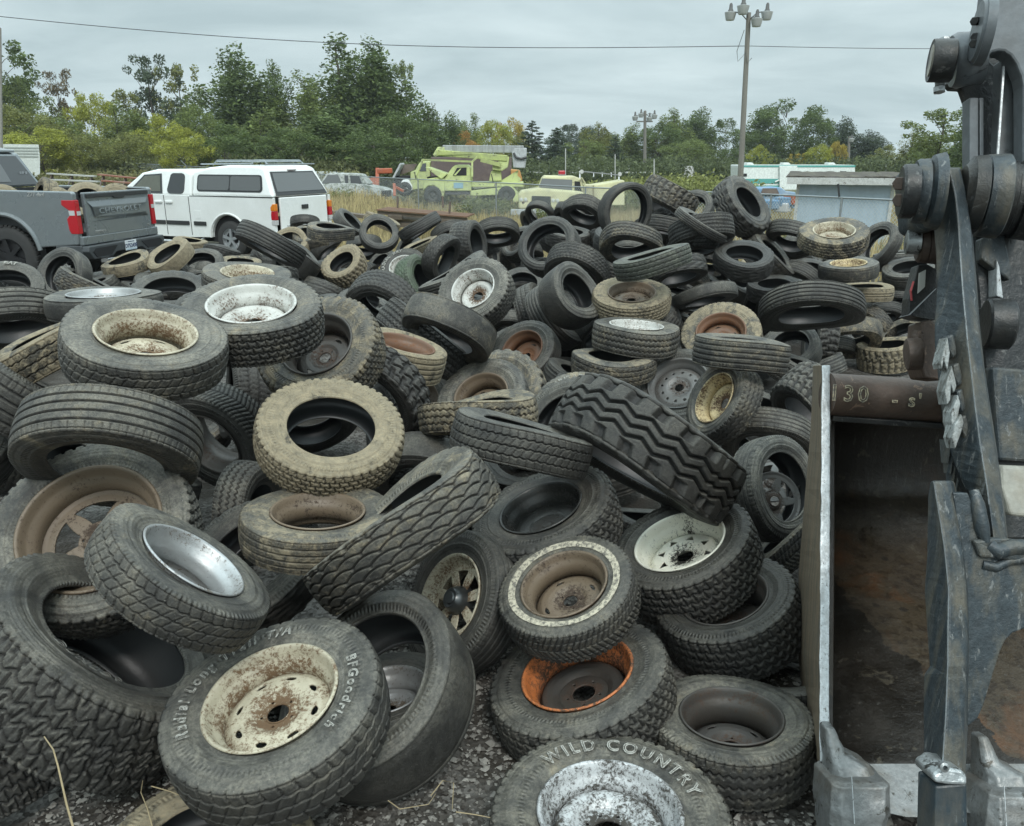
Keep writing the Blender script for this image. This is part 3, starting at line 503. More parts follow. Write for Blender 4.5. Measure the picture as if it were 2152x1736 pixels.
# u v a q th w rr r style dust tan rim | label | options
TY='''
568 1462 236 .67 113 .55 .60 .365 hwy .55 .22 cream/vent8 | big white-lettered wheel with a rusty cream rim with eight oval holes, front | id=bfg
1281 1704 256 .67 88 .55 .585 .40 at .65 .3 chrome/front8 | wheel lying flat at the very front with raised lettering and speckled silver rim | id=wild
762 1425 212 .74 133 .72 .70 .38 bald .5 .1 - | large bare low-profile tyre standing right behind the white-lettered wheel | id=low
440 1790 235 .68 92 .55 .62 .36 hwy .5 .75 - | tan-edged bare tyre lying flat under the white-lettered wheel at the bottom edge | big=1
252 1330 268 .44 52 .72 .60 .50 blk .45 .15 - | huge bare block-tread tyre leaning at the lower left with embossed letters | id=dun
408 1178 194 .36 53 .50 .60 .31 hwy .6 .3 silver/deep | wheel with a smooth bright silver barrel, leaning on the huge block-tread tyre |
188 1108 212 .84 128 .55 .68 .415 at .7 .3 brown/spoke5,brown | wheel with a dirty five-spoke alloy rim at the left edge | id=alloy
222 986 186 .42 -100 .62 .60 .37 rib .65 .36 - | green-brown ribbed tyre arching over the five-spoke alloy wheel |
442 935 120 .58 222 .65 .60 .36 herr .4 .1 dark/none | dark tyre with fine zigzag tread tucked under the wheel with the white rim |
308 698 166 .47 88 .50 .60 .37 hwy .65 .25 cream/vent5 | wheel with a deep white rim and rust streaks on top of the heap, left |
528 638 146 .44 97 .58 .62 .37 at .65 .35 white/dish5 | wheel with a shallow white dished rim and dirty centre hole, behind the deep white one |
664 722 134 .74 122 .62 .58 .38 at .6 .5 dark/plain5 | muddy wheel with a dark rusty rim below the dished white wheel | id=rts
697 893 155 .72 82 .50 .58 .36 at .45 .78 - | tan mud-caked bare tyre lying open with other tyres showing through its hole |
668 1074 160 .40 90 .48 .60 .34 rib .65 .5 brown/none | tan-faced wheel with a rusty barrel in front of the mud-caked open tyre |
548 1085 112 .35 -15 .62 .6 .35 zig .6 .2 - | tyre on edge squeezed left of the tan-faced wheel with rusty barrel |
812 1072 222 .10 128 .50 .6 .44 scal .75 .4 - | long muddy tyre with scale-like tread leaning diagonally in the centre |
1106 895 157 .07 75 .52 .6 .35 hwy .45 .15 - | narrow dark tyre with a torn top edge lying across the centre of the heap | squash=.04
1324 1000 208 .11 240 .66 .58 .50 lug .32 .05 - | huge clean dark truck tyre with deep zigzag ribs and shoulder lugs |
1180 893 116 .78 145 .6 .6 .36 mud .55 .1 - | smooth grey tyre peeking out left of the huge zigzag truck tyre |
1216 856 100 .80 92 .5 .6 .34 hwy .75 .45 - | dusty tyre whose outlined white letters show above the huge truck tyre | id=lit
1010 830 100 .75 115 .6 .58 .36 hwy .8 .35 brown/plain5 | dusty grey wheel with a brown-lipped rim left of the huge truck tyre |
1046 812 98 .80 122 .6 .58 .38 mud .8 .5 - | muddy coarse-tread tyre right behind the dusty wheel with a brown-lipped rim |
1000 842 126 .05 97 .52 .6 .36 zig .6 .55 - | brown tyre on its side with deep zigzag grooves, behind the torn narrow tyre |
852 722 92 .27 76 .72 .68 .30 rib .5 .8 rust/none | wheel with tan sidewall and bright rust inside, right of the muddy dark-rimmed wheel |
775 842 118 .5 232 .6 .6 .36 mud .25 0 - | dark coarse-tread tyre standing between the mud-caked tyre and the rusty wheel |
872 745 112 .08 232 .6 .6 .43 at .3 0 - | long dark tyre sloping down behind the tan wheel with bright rust inside |
934 716 100 .35 248 .62 .6 .36 bald .6 .35 - | warped worn-smooth brown tyre with its opening turned down | squash=.1
800 662 84 .6 238 .62 .62 .36 zig .35 .1 - | dark tyre with zigzag tread arching above the sloping dark tyre |
890 590 60 .4 25 .6 .6 .34 at .5 .1 - | tyre with a green film behind the wheel with the white dually rim | grn=1
993 606 83 .74 125 .60 .58 .36 at .7 .2 white/dish8 | wheel with a white eight-bolt rim in the middle of the heap |
948 570 80 .10 120 .44 .6 .39 rib .5 .3 - | ribbed tyre on its side behind the wheel with the white eight-bolt rim |
1147 510 68 .78 130 .65 .66 .36 rib .3 0 - | large clean black open tyre standing near the middle top of the heap |
1207 582 70 .5 252 .62 .6 .35 at .4 .1 - | arched tyre with fine blocks right below the large open black tyre |
1216 610 70 .6 36 .85 .58 .31 bald .5 .15 - | worn smooth open tyre with a rusty bead leaning on ribbed ones in mid heap |
1184 655 78 .35 33 .6 .6 .38 rib .45 .1 - | ribbed tyre leaning under the smooth open tyre with the rusty bead |
1146 655 72 .3 25 .62 .6 .37 hwy .4 .05 - | leaning dark tyre with white specks on its tread, left of two leaning ribbed ones |
1264 700 72 .38 -38 .6 .6 .36 herr .25 0 - | dark tyre with block chevron tread curving under the brown-faced wheel |
1327 614 83 .42 88 .52 .60 .37 at .55 .75 brown/vent8 | wheel with tan-brown face and brown rim lying flat in mid heap |
1337 683 91 .17 84 .62 .62 .37 zig .75 .35 white/none | grey wheel lying flat with a sliver of white inside, under the tan-faced brown one |
1290 746 90 .22 86 .52 .6 .36 hwy .6 .45 - | brown-grey bare tyre lying flat under the grey wheel with a white sliver |
1096 735 76 .74 130 .55 .62 .35 rib .55 .1 rust/plain5 | wheel with an orange rusty rim and a broken cap in the centre of the heap |
1222 728 60 .48 -8 .9 .6 .33 herr .3 0 - | standing winter tyre with herringbone tread beside the orange rusty rim |
1424 805 94 .80 105 .55 .68 .37 rib .5 .1 grey/holes | wheel with a grey steel rim and a ring of round holes |
1500 836 90 .56 152 .62 .62 .30 zig .7 .35 gold/dish5 | wheel with a peeling gold-cream rim standing right of the grey rim with round holes |
1560 713 105 .06 82 .60 .6 .35 rib .7 .42 - | squared-off flattened tyre with fine ribs lying across the right middle | squash=.05
1514 697 85 .76 95 .45 .60 .36 hwy .6 .6 rust/plain5 | tan-faced wheel with a pinkish rusty rim behind the flattened ribbed tyre |
1482 636 76 .14 -78 .38 .6 .35 bald .5 .1 - | bent smooth hoop of rubber above the wheel with the pinkish rusty rim | squash=.08
1704 668 108 .30 -88 .44 .6 .48 rib .5 .1 - | broad black truck tyre with four straight grooves on the right of the heap |
1752 484 72 .40 83 .52 .58 .37 at .65 .55 cream/dish5 | wheel with a peeling rusty cream rim lying on the crest in front of the shed |
1782 553 60 .22 88 .52 .6 .34 rib .6 .3 gold/plain5 | wheel with a gold rusty rim lying below the one in front of the shed |
1820 601 58 .13 85 .5 .6 .34 rib .4 .75 - | thin tan-topped tyre lying flat below the wheel with the gold rusty rim |
1838 510 50 .66 138 .6 .64 .31 hwy .5 .2 - | open tyre with a pale bead leaning at the right end of the crest |
1662 514 56 .5 258 .6 .6 .34 hwy .4 .05 - | arched dark tyre just left of the wheel in front of the shed |
1680 530 42 .4 -12 .6 .6 .30 hwy .5 .3 - | small tyre on edge under the arched one left of the crest wheel |
1630 530 60 .2 40 .85 .6 .36 hwy .55 .3 - | wide worn tyre leaning steeply right of the big lug tyre |
1588 568 38 .4 45 .8 .6 .29 at .5 .85 - | small tan tyre under the steeply leaning wide one |
1546 583 50 .4 52 1.0 .6 .33 bald .6 .1 - | smooth grey open tyre lying under the coarse dark mud tyre |
1610 618 46 .5 12 .7 .6 .32 rib .5 .2 - | ribbed tyre on edge left above the broad black truck tyre |
1672 600 52 .5 240 .6 .6 .32 rib .4 .1 - | ribbed tyre arched just above the broad black truck tyre |
1702 572 40 .36 190 .8 .6 .30 hwy .5 .1 - | tyre on edge left of the wheel with the gold rusty rim |
1578 655 52 .5 170 .6 .6 .33 mud .4 .1 - | dark tyre with square blocks left of the broad black truck tyre |
1660 722 62 .74 108 .6 .62 .30 bald .6 .2 - | grey open tyre in front of the broad black truck tyre |
1702 712 62 .3 172 .7 .6 .32 mud .5 .2 - | tyre on edge with worn lugs behind the grey open one |
1700 772 78 .14 62 .62 .6 .35 hwy .5 .3 - | tyre sloping down towards the bucket, right of the flattened ribbed one |
1786 722 62 .5 -92 .62 .6 .33 bald .5 .5 - | tan worn tyre with its dark opening down, left of the lugged one |
1893 703 54 .6 112 .6 .66 .31 bald .6 .5 - | pale grey open tyre leaning behind the bucket link |
1862 722 60 .25 92 .9 .6 .34 mud .5 .7 - | tan wide tyre with lugged edge beside the bucket pin |
1822 694 52 .6 220 .6 .6 .33 at .5 .45 - | brownish tyre arched below the broad black truck tyre's right side |
1880 532 46 .08 90 .8 .6 .33 zig .5 .1 - | tyre on its side with wavy grooves near the arm, right end of the heap |
1918 585 42 .5 150 .6 .6 .32 hwy .4 .1 - | tyre on edge touching the arm at the right end of the heap |
1888 640 38 .4 262 .7 .6 .32 at .4 .05 - | tyre with zigzag blocks under the one touching the arm |
1856 668 40 .4 262 .6 .6 .32 rib .4 .1 - | low ribbed tyre in the dark right end of the heap |
1574 424 70 .42 35 .66 .52 .42 lug .35 .3 - | giant lugged tyre standing on top of the heap |
1390 442 64 .3 237 .78 .55 .42 mud .75 .45 - | giant muddy chunky tyre on the crest, opening down to the left |
1322 447 62 .86 -8 .52 .76 .36 rib .35 0 - | thin wide-open tyre standing on the crest, see-through |
1457 433 42 .78 110 .6 .6 .31 bald .4 .1 - | open tyre between the two giant coarse tyres on the crest |
1478 466 62 .10 54 .32 .6 .33 zig .5 .3 - | collapsed narrow tyre folded over on the crest | squash=.12
1476 505 68 .16 -82 .68 .6 .37 at .4 0 - | broad block-tread tyre lying under the collapsed narrow tyre |
1466 532 62 .2 -82 .5 .6 .35 herr .3 0 - | tyre with fine zigzag blocks beneath the broad block-tread one |
1490 568 58 .4 -100 .6 .6 .37 mud .35 0 - | dark tyre with coarse chunky blocks below the stacked pair |
1366 533 83 .09 103 .50 .6 .36 hwy .5 .05 - | wide grey-green tyre on its side, sloping up to the right | grn=.25
1325 529 68 .5 -90 .55 .6 .35 zig .5 .4 - | brown arched tyre above the wide grey-green one |
1337 548 60 .52 -96 .6 .6 .34 bald .6 .2 - | worn smooth arched tyre nested under the brown arched one |
1366 508 45 .5 -82 .6 .6 .32 rib .4 0 - | ribbed tyre arched behind the brown arched one |
1224 458 48 .5 -110 .6 .6 .33 hwy .5 .2 - | tyre with dusty tread left of the thin see-through tyre |
1268 508 44 .4 150 .6 .6 .32 zig .3 0 - | dark tyre under the thin see-through tyre |
1232 510 34 .1 95 .9 .6 .30 at .3 0 - | small stack end of block tread right of the large open black tyre |
1132 456 33 .7 245 .5 .68 .27 bald .3 .2 - | thin brown hoop at the far edge of the heap before the pale yellow truck |
1195 459 36 .5 -112 .5 .66 .29 bald .4 .1 - | first of three nested smooth arches left of the see-through tyre |
1212 455 40 .5 -108 .5 .66 .30 bald .4 .2 - | middle of three nested smooth arches left of the see-through tyre |
1232 468 38 .5 -104 .5 .66 .30 bald .6 .2 - | last and palest of three nested smooth arches beside the see-through tyre |
1198 482 34 .5 -92 .6 .6 .29 rib .4 0 - | dark arch just behind the large open black tyre's top |
1106 470 28 .4 200 .6 .6 .27 rib .3 0 - | dark tyre at the far left foot of the three nested arches |
1003 512 50 .42 8 .95 .62 .31 at .4 .05 - | standing block-tread tyre with a white bead line at the far middle |
940 548 54 .42 -22 .6 .6 .31 at .35 0 - | dark tyre arching left of the standing block-tread tyre |
1046 500 46 .5 -86 .6 .6 .31 rib .4 0 - | ribbed arch behind the standing block-tread tyre |
1040 530 36 .25 10 .8 .6 .29 hwy .5 .1 - | tyre on edge with notched tread between the block-tread and open tyres |
1085 540 42 .3 10 .62 .6 .31 hwy .8 .3 - | pale dusty tyre at the left flank of the large open black tyre |
1086 505 42 .5 130 .6 .64 .30 hwy .4 .2 - | open tyre leaning behind the left flank of the large open black tyre |
888 488 48 .08 -58 .52 .6 .33 rib .3 0 - | dark tyre on its side pointing up to the right beside the pallets |
881 512 42 .15 115 .48 .6 .31 rib .5 .8 - | brown tyre sloping below the dark one beside the pallets |
797 487 43 .84 88 .5 .64 .32 bald .4 0 - | open black tyre lying in front of the pallets |
806 458 40 .10 70 .5 .6 .32 rib .5 .75 - | tan rippled tyre lying against the pallets |
740 464 38 .3 48 .62 .62 .31 bald .35 0 - | black tyre leaning behind the white pickup's tailgate |
696 476 50 .16 88 .52 .62 .34 rib .65 .45 - | pale grey tyre lying flat right behind the white pickup |
604 498 46 .5 112 .55 .66 .34 bald .5 .95 - | crushed tan tyre carcass behind the white pickup's wheel | squash=.3,fold=.5
652 494 44 .3 95 .5 .66 .33 bald .6 .5 - | flattened brown-grey carcass next to the crushed tan one | squash=.2,fold=-.5
641 479 32 .4 -90 .6 .6 .29 rib .4 0 - | dark arch under the white pickup's bumper |
561 530 72 .12 245 .56 .6 .34 rib .25 0 - | long black ribbed tyre on its side in front of the white pickup |
634 528 58 .10 55 .82 .6 .35 bald .3 0 - | smooth black slick-like tyre right of the long ribbed one |
468 520 38 .06 80 .85 .6 .31 at .2 0 - | black block-tread tyre in front of the white pickup's wheel |
716 549 50 .58 126 .7 .56 .31 mud .4 1.0 - | tan mud-covered open tyre with coarse tread behind the wheels with white rims |
797 551 38 .5 132 .6 .6 .29 bald .7 .1 - | pale grey open tyre behind the one lettered in white |
765 528 38 .5 -90 .6 .6 .30 bald .4 0 - | smooth dark arch above the tan mud-covered open tyre |
690 530 36 .2 -48 .6 .6 .30 bald .4 .1 - | dark tyre leaning left of the smooth dark arch |
846 560 50 .75 112 .6 .58 .33 hwy .3 0 white/plain5 | wheel with white block letters on its black sidewall, left middle | id=xrt
846 578 36 .3 -20 .7 .6 .29 at .4 0 - | small block-tread tyre in front of the wheel with white block letters |
668 592 46 .46 158 .9 .58 .32 hwy .6 .2 - | wide tyre standing with its small hole to the left, behind the white dished wheel | id=dur
727 610 38 .6 188 .6 .62 .30 bald .5 .1 - | dark open tyre right of the wide standing one |
778 592 38 .3 -22 .6 .6 .29 at .4 0 - | block-tread tyre below the tan mud-covered open one |
806 594 32 .4 -70 .62 .6 .28 at .4 1.0 - | small tan dotted-tread tyre left of the green one |
740 660 44 .5 200 .6 .6 .33 at .4 .1 - | tyre showing its tread behind the muddy dark-rimmed wheel |
520 573 92 .28 90 .5 .58 .37 hwy .6 .35 cream/plain5 | wheel with a thin rusty white lip behind the dished white one |
505 549 44 .3 90 .6 .6 .31 rib .5 .6 - | brown dusty tyre behind the wheel with the thin rusty white lip |
126 574 60 .70 155 .6 .64 .34 bald .6 .05 - | grey open tyre standing on edge behind the grey pickup's bumper |
14 596 72 .70 95 .55 .60 .36 hwy .45 0 - | tyre with white outlined letters at the left edge below the grey pickup | id=bat
190 588 62 .10 66 .6 .6 .35 scal .5 .4 - | scaly-tread tyre lying behind the grey open one |
262 545 50 .25 112 .5 .66 .33 bald .6 .65 - | tan-edged tyre tilted like a lens under the grey pickup's exhaust |
350 531 50 .38 128 .62 .62 .33 bald .5 .85 - | brown round tyre leaning open between the two pickups |
290 576 38 .10 95 .9 .6 .31 rib .6 .2 - | short grey ribbed tyre end left of the large coarse arch |
356 606 80 .5 96 .55 .64 .37 mud .4 .1 - | large coarse-tread tyre arching over another, behind the deep white rim |
422 549 46 .68 96 .6 .60 .31 bald .5 .2 - | open tyre with a pale bead ring in front of the pickups |
400 505 36 .2 90 .5 .6 .31 rib .4 .9 - | tan tyre lying by the running board of the white pickup |
218 618 114 .13 97 .4 .62 .36 bald .7 .1 silver/none | wheel seen edge-on with a sliver of bright barrel behind the deep white rim |
132 622 62 .2 92 .5 .6 .36 hwy .5 .8 - | tan-shouldered tyre just behind the edge-on wheel with the bright sliver |
34 700 112 .35 -82 .56 .6 .36 rib .55 .1 - | large ribbed tyre at the left edge above the diagonal one |
102 700 134 .06 120 .54 .6 .35 hwy .5 .7 - | brown dusty tyre lying diagonally left of the deep white rim |
42 785 144 .05 58 .8 .6 .37 rib .5 .15 - | dark straight-grooved tyre sloping down at the left edge |
-30 930 104 .3 180 .62 .6 .36 zig .5 .2 - | wavy-tread tyre at the left edge beside the green-brown arch |
482 825 98 .14 176 .9 .6 .34 hwy .3 0 - | upright dark tyre seen tread-on under the dished white wheel |
770 985 112 .3 140 .6 .6 .36 at .35 .2 - | block-tread tyre seen through the hole of the mud-caked one |
660 905 96 .5 -80 .6 .6 .35 hwy .25 0 - | dark tyre deep inside the hole of the mud-caked one |
890 1036 122 .6 -108 .6 .64 .35 bald .35 0 - | smooth black arch right of the mud-caked open tyre |
800 905 108 .3 182 .6 .6 .35 at .4 .1 - | tread edge showing along the right of the mud-caked open tyre |
1135 1066 160 .50 112 .62 .56 .37 at .5 .2 black/flat | wheel with a glossy dark dish rim and bright lip under the torn narrow tyre |
1184 1226 150 .68 112 .56 .62 .30 herr .5 .3 brown/plain5 | wheel with a whitewall ring and muddy brown rim | id=ww
1212 1410 197 .60 108 .55 .60 .395 at .55 .25 orange/dish5,dark | wheel with a bright orange ring on its rim below the whitewall one |
1426 1136 156 .56 112 .72 .62 .37 at .45 .1 peel/tri8 | wheel with a flaking white rim with triangular holes, right of centre |
1520 1252 152 .60 108 .78 .60 .37 at .3 .05 dark/plain5 | dark wheel with an unpainted rim under the flaking white one | 
1536 1502 170 .53 89 .66 .62 .36 zig .75 .34 dark/plain5 | muddy wheel with a very deep dark rim lying near the bucket's foot |
1640 1418 112 .35 85 .6 .6 .30 at .35 .1 - | dark tyre lying behind the muddy deep-rimmed wheel |
1655 1120 112 .10 132 .5 .6 .33 herr .5 .35 - | tyre with chevron tread poking out left of the bucket's side plate |
1650 1022 112 .64 12 .6 .64 .30 rib .6 .25 - | open tyre leaning against the bucket with scrap showing in its hole |
1612 948 96 .56 -96 .6 .6 .34 rib .7 .2 - | grey arched tyre above the open one leaning on the bucket |
1690 884 96 .36 225 .9 .6 .35 mud .6 .1 - | tyre with notched shoulder standing left of the bucket's top corner |
1640 862 84 .3 60 .6 .6 .35 at .35 .05 - | dark tyre right of the wheel with the gold-cream rim |
1530 945 76 .3 60 .6 .6 .40 mud .2 0 - | bluish coarse tyre behind the right end of the huge truck tyre |
944 1256 150 .62 162 .58 .62 .34 rib .35 0 cream/spoke7 | wheel with cream spokes and a silver hub cap behind the low-profile tyre | id=cap
-70 1240 130 .4 140 .7 .6 .36 hwy .35 0 - | dark tyre at the left edge beside the five-spoke wheel |
-60 1520 190 .35 100 .8 .6 .37 at .3 0 - | dark tyre in the lower left corner under the huge block-tread one |
806 1450 150 .5 102 .6 .6 .35 hwy .3 0 silver/dish5 | wheel with a grey silver rim seen through the low-profile tyre's hole |
1372 1092 112 .22 78 .6 .6 .36 at .3 .1 - | dark tyre in the shade below the huge truck tyre |
884 832 84 .66 30 .6 .62 .35 rib .7 .4 brown/plain5 | small dusty wheel wedged under the wheel with bright rust inside |
1022 704 42 .3 182 .7 .6 .30 hwy .4 .1 - | small tread end right of the warped brown tyre |
1075 705 60 .5 -95 .5 .6 .34 rib .5 .1 - | thin arched tyre above the wheel with the orange rusty rim |
1097 592 50 .6 92 .6 .64 .32 bald .35 0 - | black open tyre with faint marks behind the white eight-bolt wheel |
902 625 48 .3 200 .6 .6 .33 hwy .4 .1 - | dark tyre left of the white eight-bolt wheel |
900 582 44 .28 82 .85 .66 .33 at .5 .1 - | standing barrel-like tyre with a thin bead, left of the ribbed one on its side |
1427 612 62 .5 -102 .55 .6 .35 rib .6 .45 - | brownish arched ribbed tyre right of the tan-faced brown wheel |
1440 676 56 .4 205 .6 .6 .34 bald .5 .1 - | smooth tyre squeezed behind the wheel with the pinkish rusty rim |
1015 640 50 .4 240 .6 .6 .34 hwy .4 .1 - | dark tyre in the gap under the white eight-bolt wheel |
560 1200 90 .5 100 .6 .6 .33 hwy .2 0 - | dark tyre in the hollow below the tan-faced wheel |
1010 1140 110 .4 30 .6 .6 .35 hwy .25 0 - | dark tyre behind the long scale-tread one |
1820 640 40 .4 -60 .6 .6 .31 hwy .4 .1 - | dusty tyre right of the broad black truck tyre |
1780 610 44 .3 -80 .6 .6 .33 rib .3 0 - | dark tyre under the thin tan-topped one |
1745 745 50 .3 -90 .6 .6 .32 rib .4 .3 - | low dark tyre behind the bucket's top edge |
1930 640 44 .4 100 .6 .6 .33 hwy .4 .2 - | tyre behind the link arm in the dark right end |
1960 560 46 .4 100 .6 .6 .33 rib .4 .2 - | tyre hidden mostly behind the big thumb arm |
90 640 50 .3 -60 .6 .6 .34 hwy .4 .2 - | tyre behind the large ribbed one at the left edge |
560 610 60 .3 90 .6 .6 .35 hwy .4 .2 - | tyre under the thin-lipped wheel
590 556 40 .4 20 .6 .6 .31 at .5 .2 - | small tyre standing between the long ribbed one and the thin-lipped wheel
706 596 42 .5 140 .6 .6 .31 rib .6 .2 - | small open tyre just above the muddy dark-rimmed wheel
764 636 46 .3 -60 .6 .6 .32 hwy .5 .1 - | tyre tilted forward between the muddy wheel and the zigzag arch
832 612 40 .5 100 .6 .6 .30 rib .5 .3 - | small open tyre above the zigzag arch
300 604 44 .2 75 .6 .6 .32 at .5 .2 - | tyre on its side before the short grey ribbed end
452 590 44 .5 -100 .6 .6 .32 bald .6 .3 - | smooth arch between the coarse arch and the thin-lipped wheel
238 592 42 .4 120 .6 .6 .32 hwy .6 .4 - | dusty tyre leaning right of the scaly-tread one
872 650 46 .3 60 .6 .6 .32 at .4 .1 - | tyre in the hollow left of the white eight-bolt wheel
1104 548 42 .4 -70 .6 .6 .31 rib .4 .1 - | arch under the left rim of the large open black tyre
1298 560 42 .4 60 .6 .6 .31 hwy .4 .2 - | tyre in the gap left of the wide grey-green one
1392 588 44 .3 -80 .6 .6 .32 zig .5 .2 - | tyre under the right end of the wide grey-green one
1130 598 40 .5 150 .6 .6 .31 at .4 .1 - | small tyre left of the smooth open tyre with the rusty bead
540 498 34 .3 70 .6 .6 .29 rib .5 .4 - | small dusty tyre before the white pickup's rear wheel
852 520 34 .5 150 .6 .6 .28 bald .4 .1 - | small dark open tyre above the wheel with white block letters
948 500 40 .4 -70 .6 .6 .30 rib .4 .1 - | arched tyre left of the standing block-tread tyre |
'''
def parse_tyres():
    k=0
    for ln in TY.strip().splitlines():
        pr=[x.strip() for x in ln.split('|')]; f=pr[0].split(); k+=1
        u,v,a,q,th,w,rr,r=[float(x) for x in f[:8]]; st=f[8]; dust,tan=float(f[9]),float(f[10]); rim=f[11]
        op={}
        if len(pr)>2 and pr[2]:
            for kv in pr[2].split(','): kk,vv=kv.split('='); op[kk]=vv
        kw=dict(seed=k)
        if 'squash' in op: kw['squash']=float(op['squash'])
        if 'fold' in op: kw['fold']=float(op['fold'])
        if 'grn' in op: kw['grn']=float(op['grn'])
        idn=op.get('id')
        if idn=='bfg': kw.update(spin=0,text=[('Radial Long Trail T/A',.30,.26,200,dict(spacing=1.35,lw=.0017)),('BFGoodrich',.30,.24,10,dict(spacing=1.3,lw=.0016))])
        if idn=='wild': kw.update(spin=0,text=[('WILD COUNTRY',.24,.30,140,dict(shear=0,spacing=1.35,lw=.0024)),('M',.46,.3,330,dict(white=False))])
        if idn=='dun': kw.update(spin=0,text=[('DUNLOP',.30,.26,222,dict(white=False,flip=True,spacing=1.2))])
        if idn=='rts': kw.update(spin=0,text=[('RTS',.42,.34,62,dict(white=False))])
        if idn=='lit': kw.update(spin=0,text=[('LINE  L/T',.34,.30,128,dict(shear=.0))])
        if idn=='xrt': kw.update(spin=0,text=[('RADIAL  XRT',.42,.34,190,dict(shear=0,lw=.004,spacing=1.3))])
        if idn=='dur': kw.update(spin=0,text=[('Durango',.42,.32,118,dict(lw=.003))])
        if idn=='bat': kw.update(spin=0,text=[('BAT',.44,.36,96,dict(lw=.0035))])
        if idn=='ww': kw.update(whitewall=True)
        if idn=='cap': kw.update(cap=True)
        if idn=='low': kw.update(big=True)
        make_tyre(u,v,a,q,th,w,rr,r,st,dust,tan,rim,pr[1],**kw)
parse_tyres()
def hubcaps():
    for k,(u,v,z,rr_,tx,lab) in enumerate(((1623,1003,4.85,.16,.5,'grey plastic hubcap with slots lying inside the open tyre by the bucket'),(1632,1052,4.62,.17,1.1,'second slotted hubcap, lower one inside the open tyre by the bucket'))):
        c=P(u,v,z); M=Matrix.Translation(c)@Matrix.Rotation(tx,4,'X')@Matrix.Rotation(.5*k-.3,4,'Y'); d=rim_disc('spoke5',rr_/.84,.3,120,k); o=link('hubcap',npmesh('hubcap',d[0],d[1],True),RM['grey'],None,M); tag(o,lab,'hubcap','hubcaps in the open tyre'); so=o.modifiers.new('t','SOLIDIFY'); so.thickness=.006
hubcaps()
# ---- tyres deeper in the heap, seen only through the gaps
def fillers():
    pl=[(p[0],p[1]) for p in PLACED]; xs=np.array([[c.x,c.y,c.z] for c,_ in pl]); g=np.random.default_rng(3)
    base=[]
    for st,k in (('hwy',1),('at',2),('rib',3),('herr',4)):
        tre,sh,inn=tyre_arrays(.62,.6,st,90,17,900+k)
        co,fa,mi=joinarr([(tre[0],tre[1],0),(sh[0][0],sh[0][1],1),(sh[1][0],sh[1][1],1),(inn[0],inn[1],2)])
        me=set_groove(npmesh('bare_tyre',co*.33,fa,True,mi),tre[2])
        for m in (M_TREAD,M_SIDE,M_LINER): me.materials.append(m)
        base.append(me)
    out=[]
    y=2.9
    n=0
    while y<15:
        x=-8.0
        while x<9:
            px=x+g.uniform(-.12,.12); py=y+g.uniform(-.12,.12)
            d=np.hypot(xs[:,0]-px,xs[:,1]-py); i=np.argsort(d)[:4]
            if d[i[0]]<0.75 and (d<1.0).sum()>=2:
                near=xs[d<0.62]; h=(near[:,2].min() if len(near) else (xs[i[:3],2]).min())-0.30
                if h>0.02:
                    zz=min(h,2.0)
                    lay=[zz] if zz<0.45 else [zz,zz-0.34]
                    for li,hh in enumerate(lay):
                        if hh<0.08: continue
                        if any(p[9] and (p[0].x-px)**2+(p[0].y-py)**2<.17 and p[0].y<5.5 for p in PLACED): continue
                        c=Vector((px,py,hh)); t=R(g.uniform(5,38)); az=g.uniform(0,6.28)
                        q=Matrix.Rotation(az,4,'Z')@Matrix.Rotation(t,4,'X')@Matrix.Rotation(g.uniform(0,6.28),4,'Z')
                        out.append((c,q,li))
            x+=.62
        y+=.62
    return out,base
FIL,FBASE=fillers()
def sst(a,b,x): 
    t=np.clip((x-a)/(b-a),0,1); return t*t*(3-2*t)
def ground_h(x,y):
    x=np.asarray(x,float); y=np.asarray(y,float)
    return .34*sst(8,12.5,y)*(1-sst(19,26,y))*(1-sst(-4.2,-2.0,x+(y-12)*.15))-0.6*sst(17,22,y)*(1-sst(48,62,y))*sst(-5.5,-1.5,x+ (y-20)*0.12)
def gh(x,y): return float(ground_h(x,y))
def DP(u,d,h=0.0):            # a point standing on the terrain in picture column u at distance d
    p=GP(u,d,0.0); g=gh(p.x,d); p=GP(u,d,g+h); return p
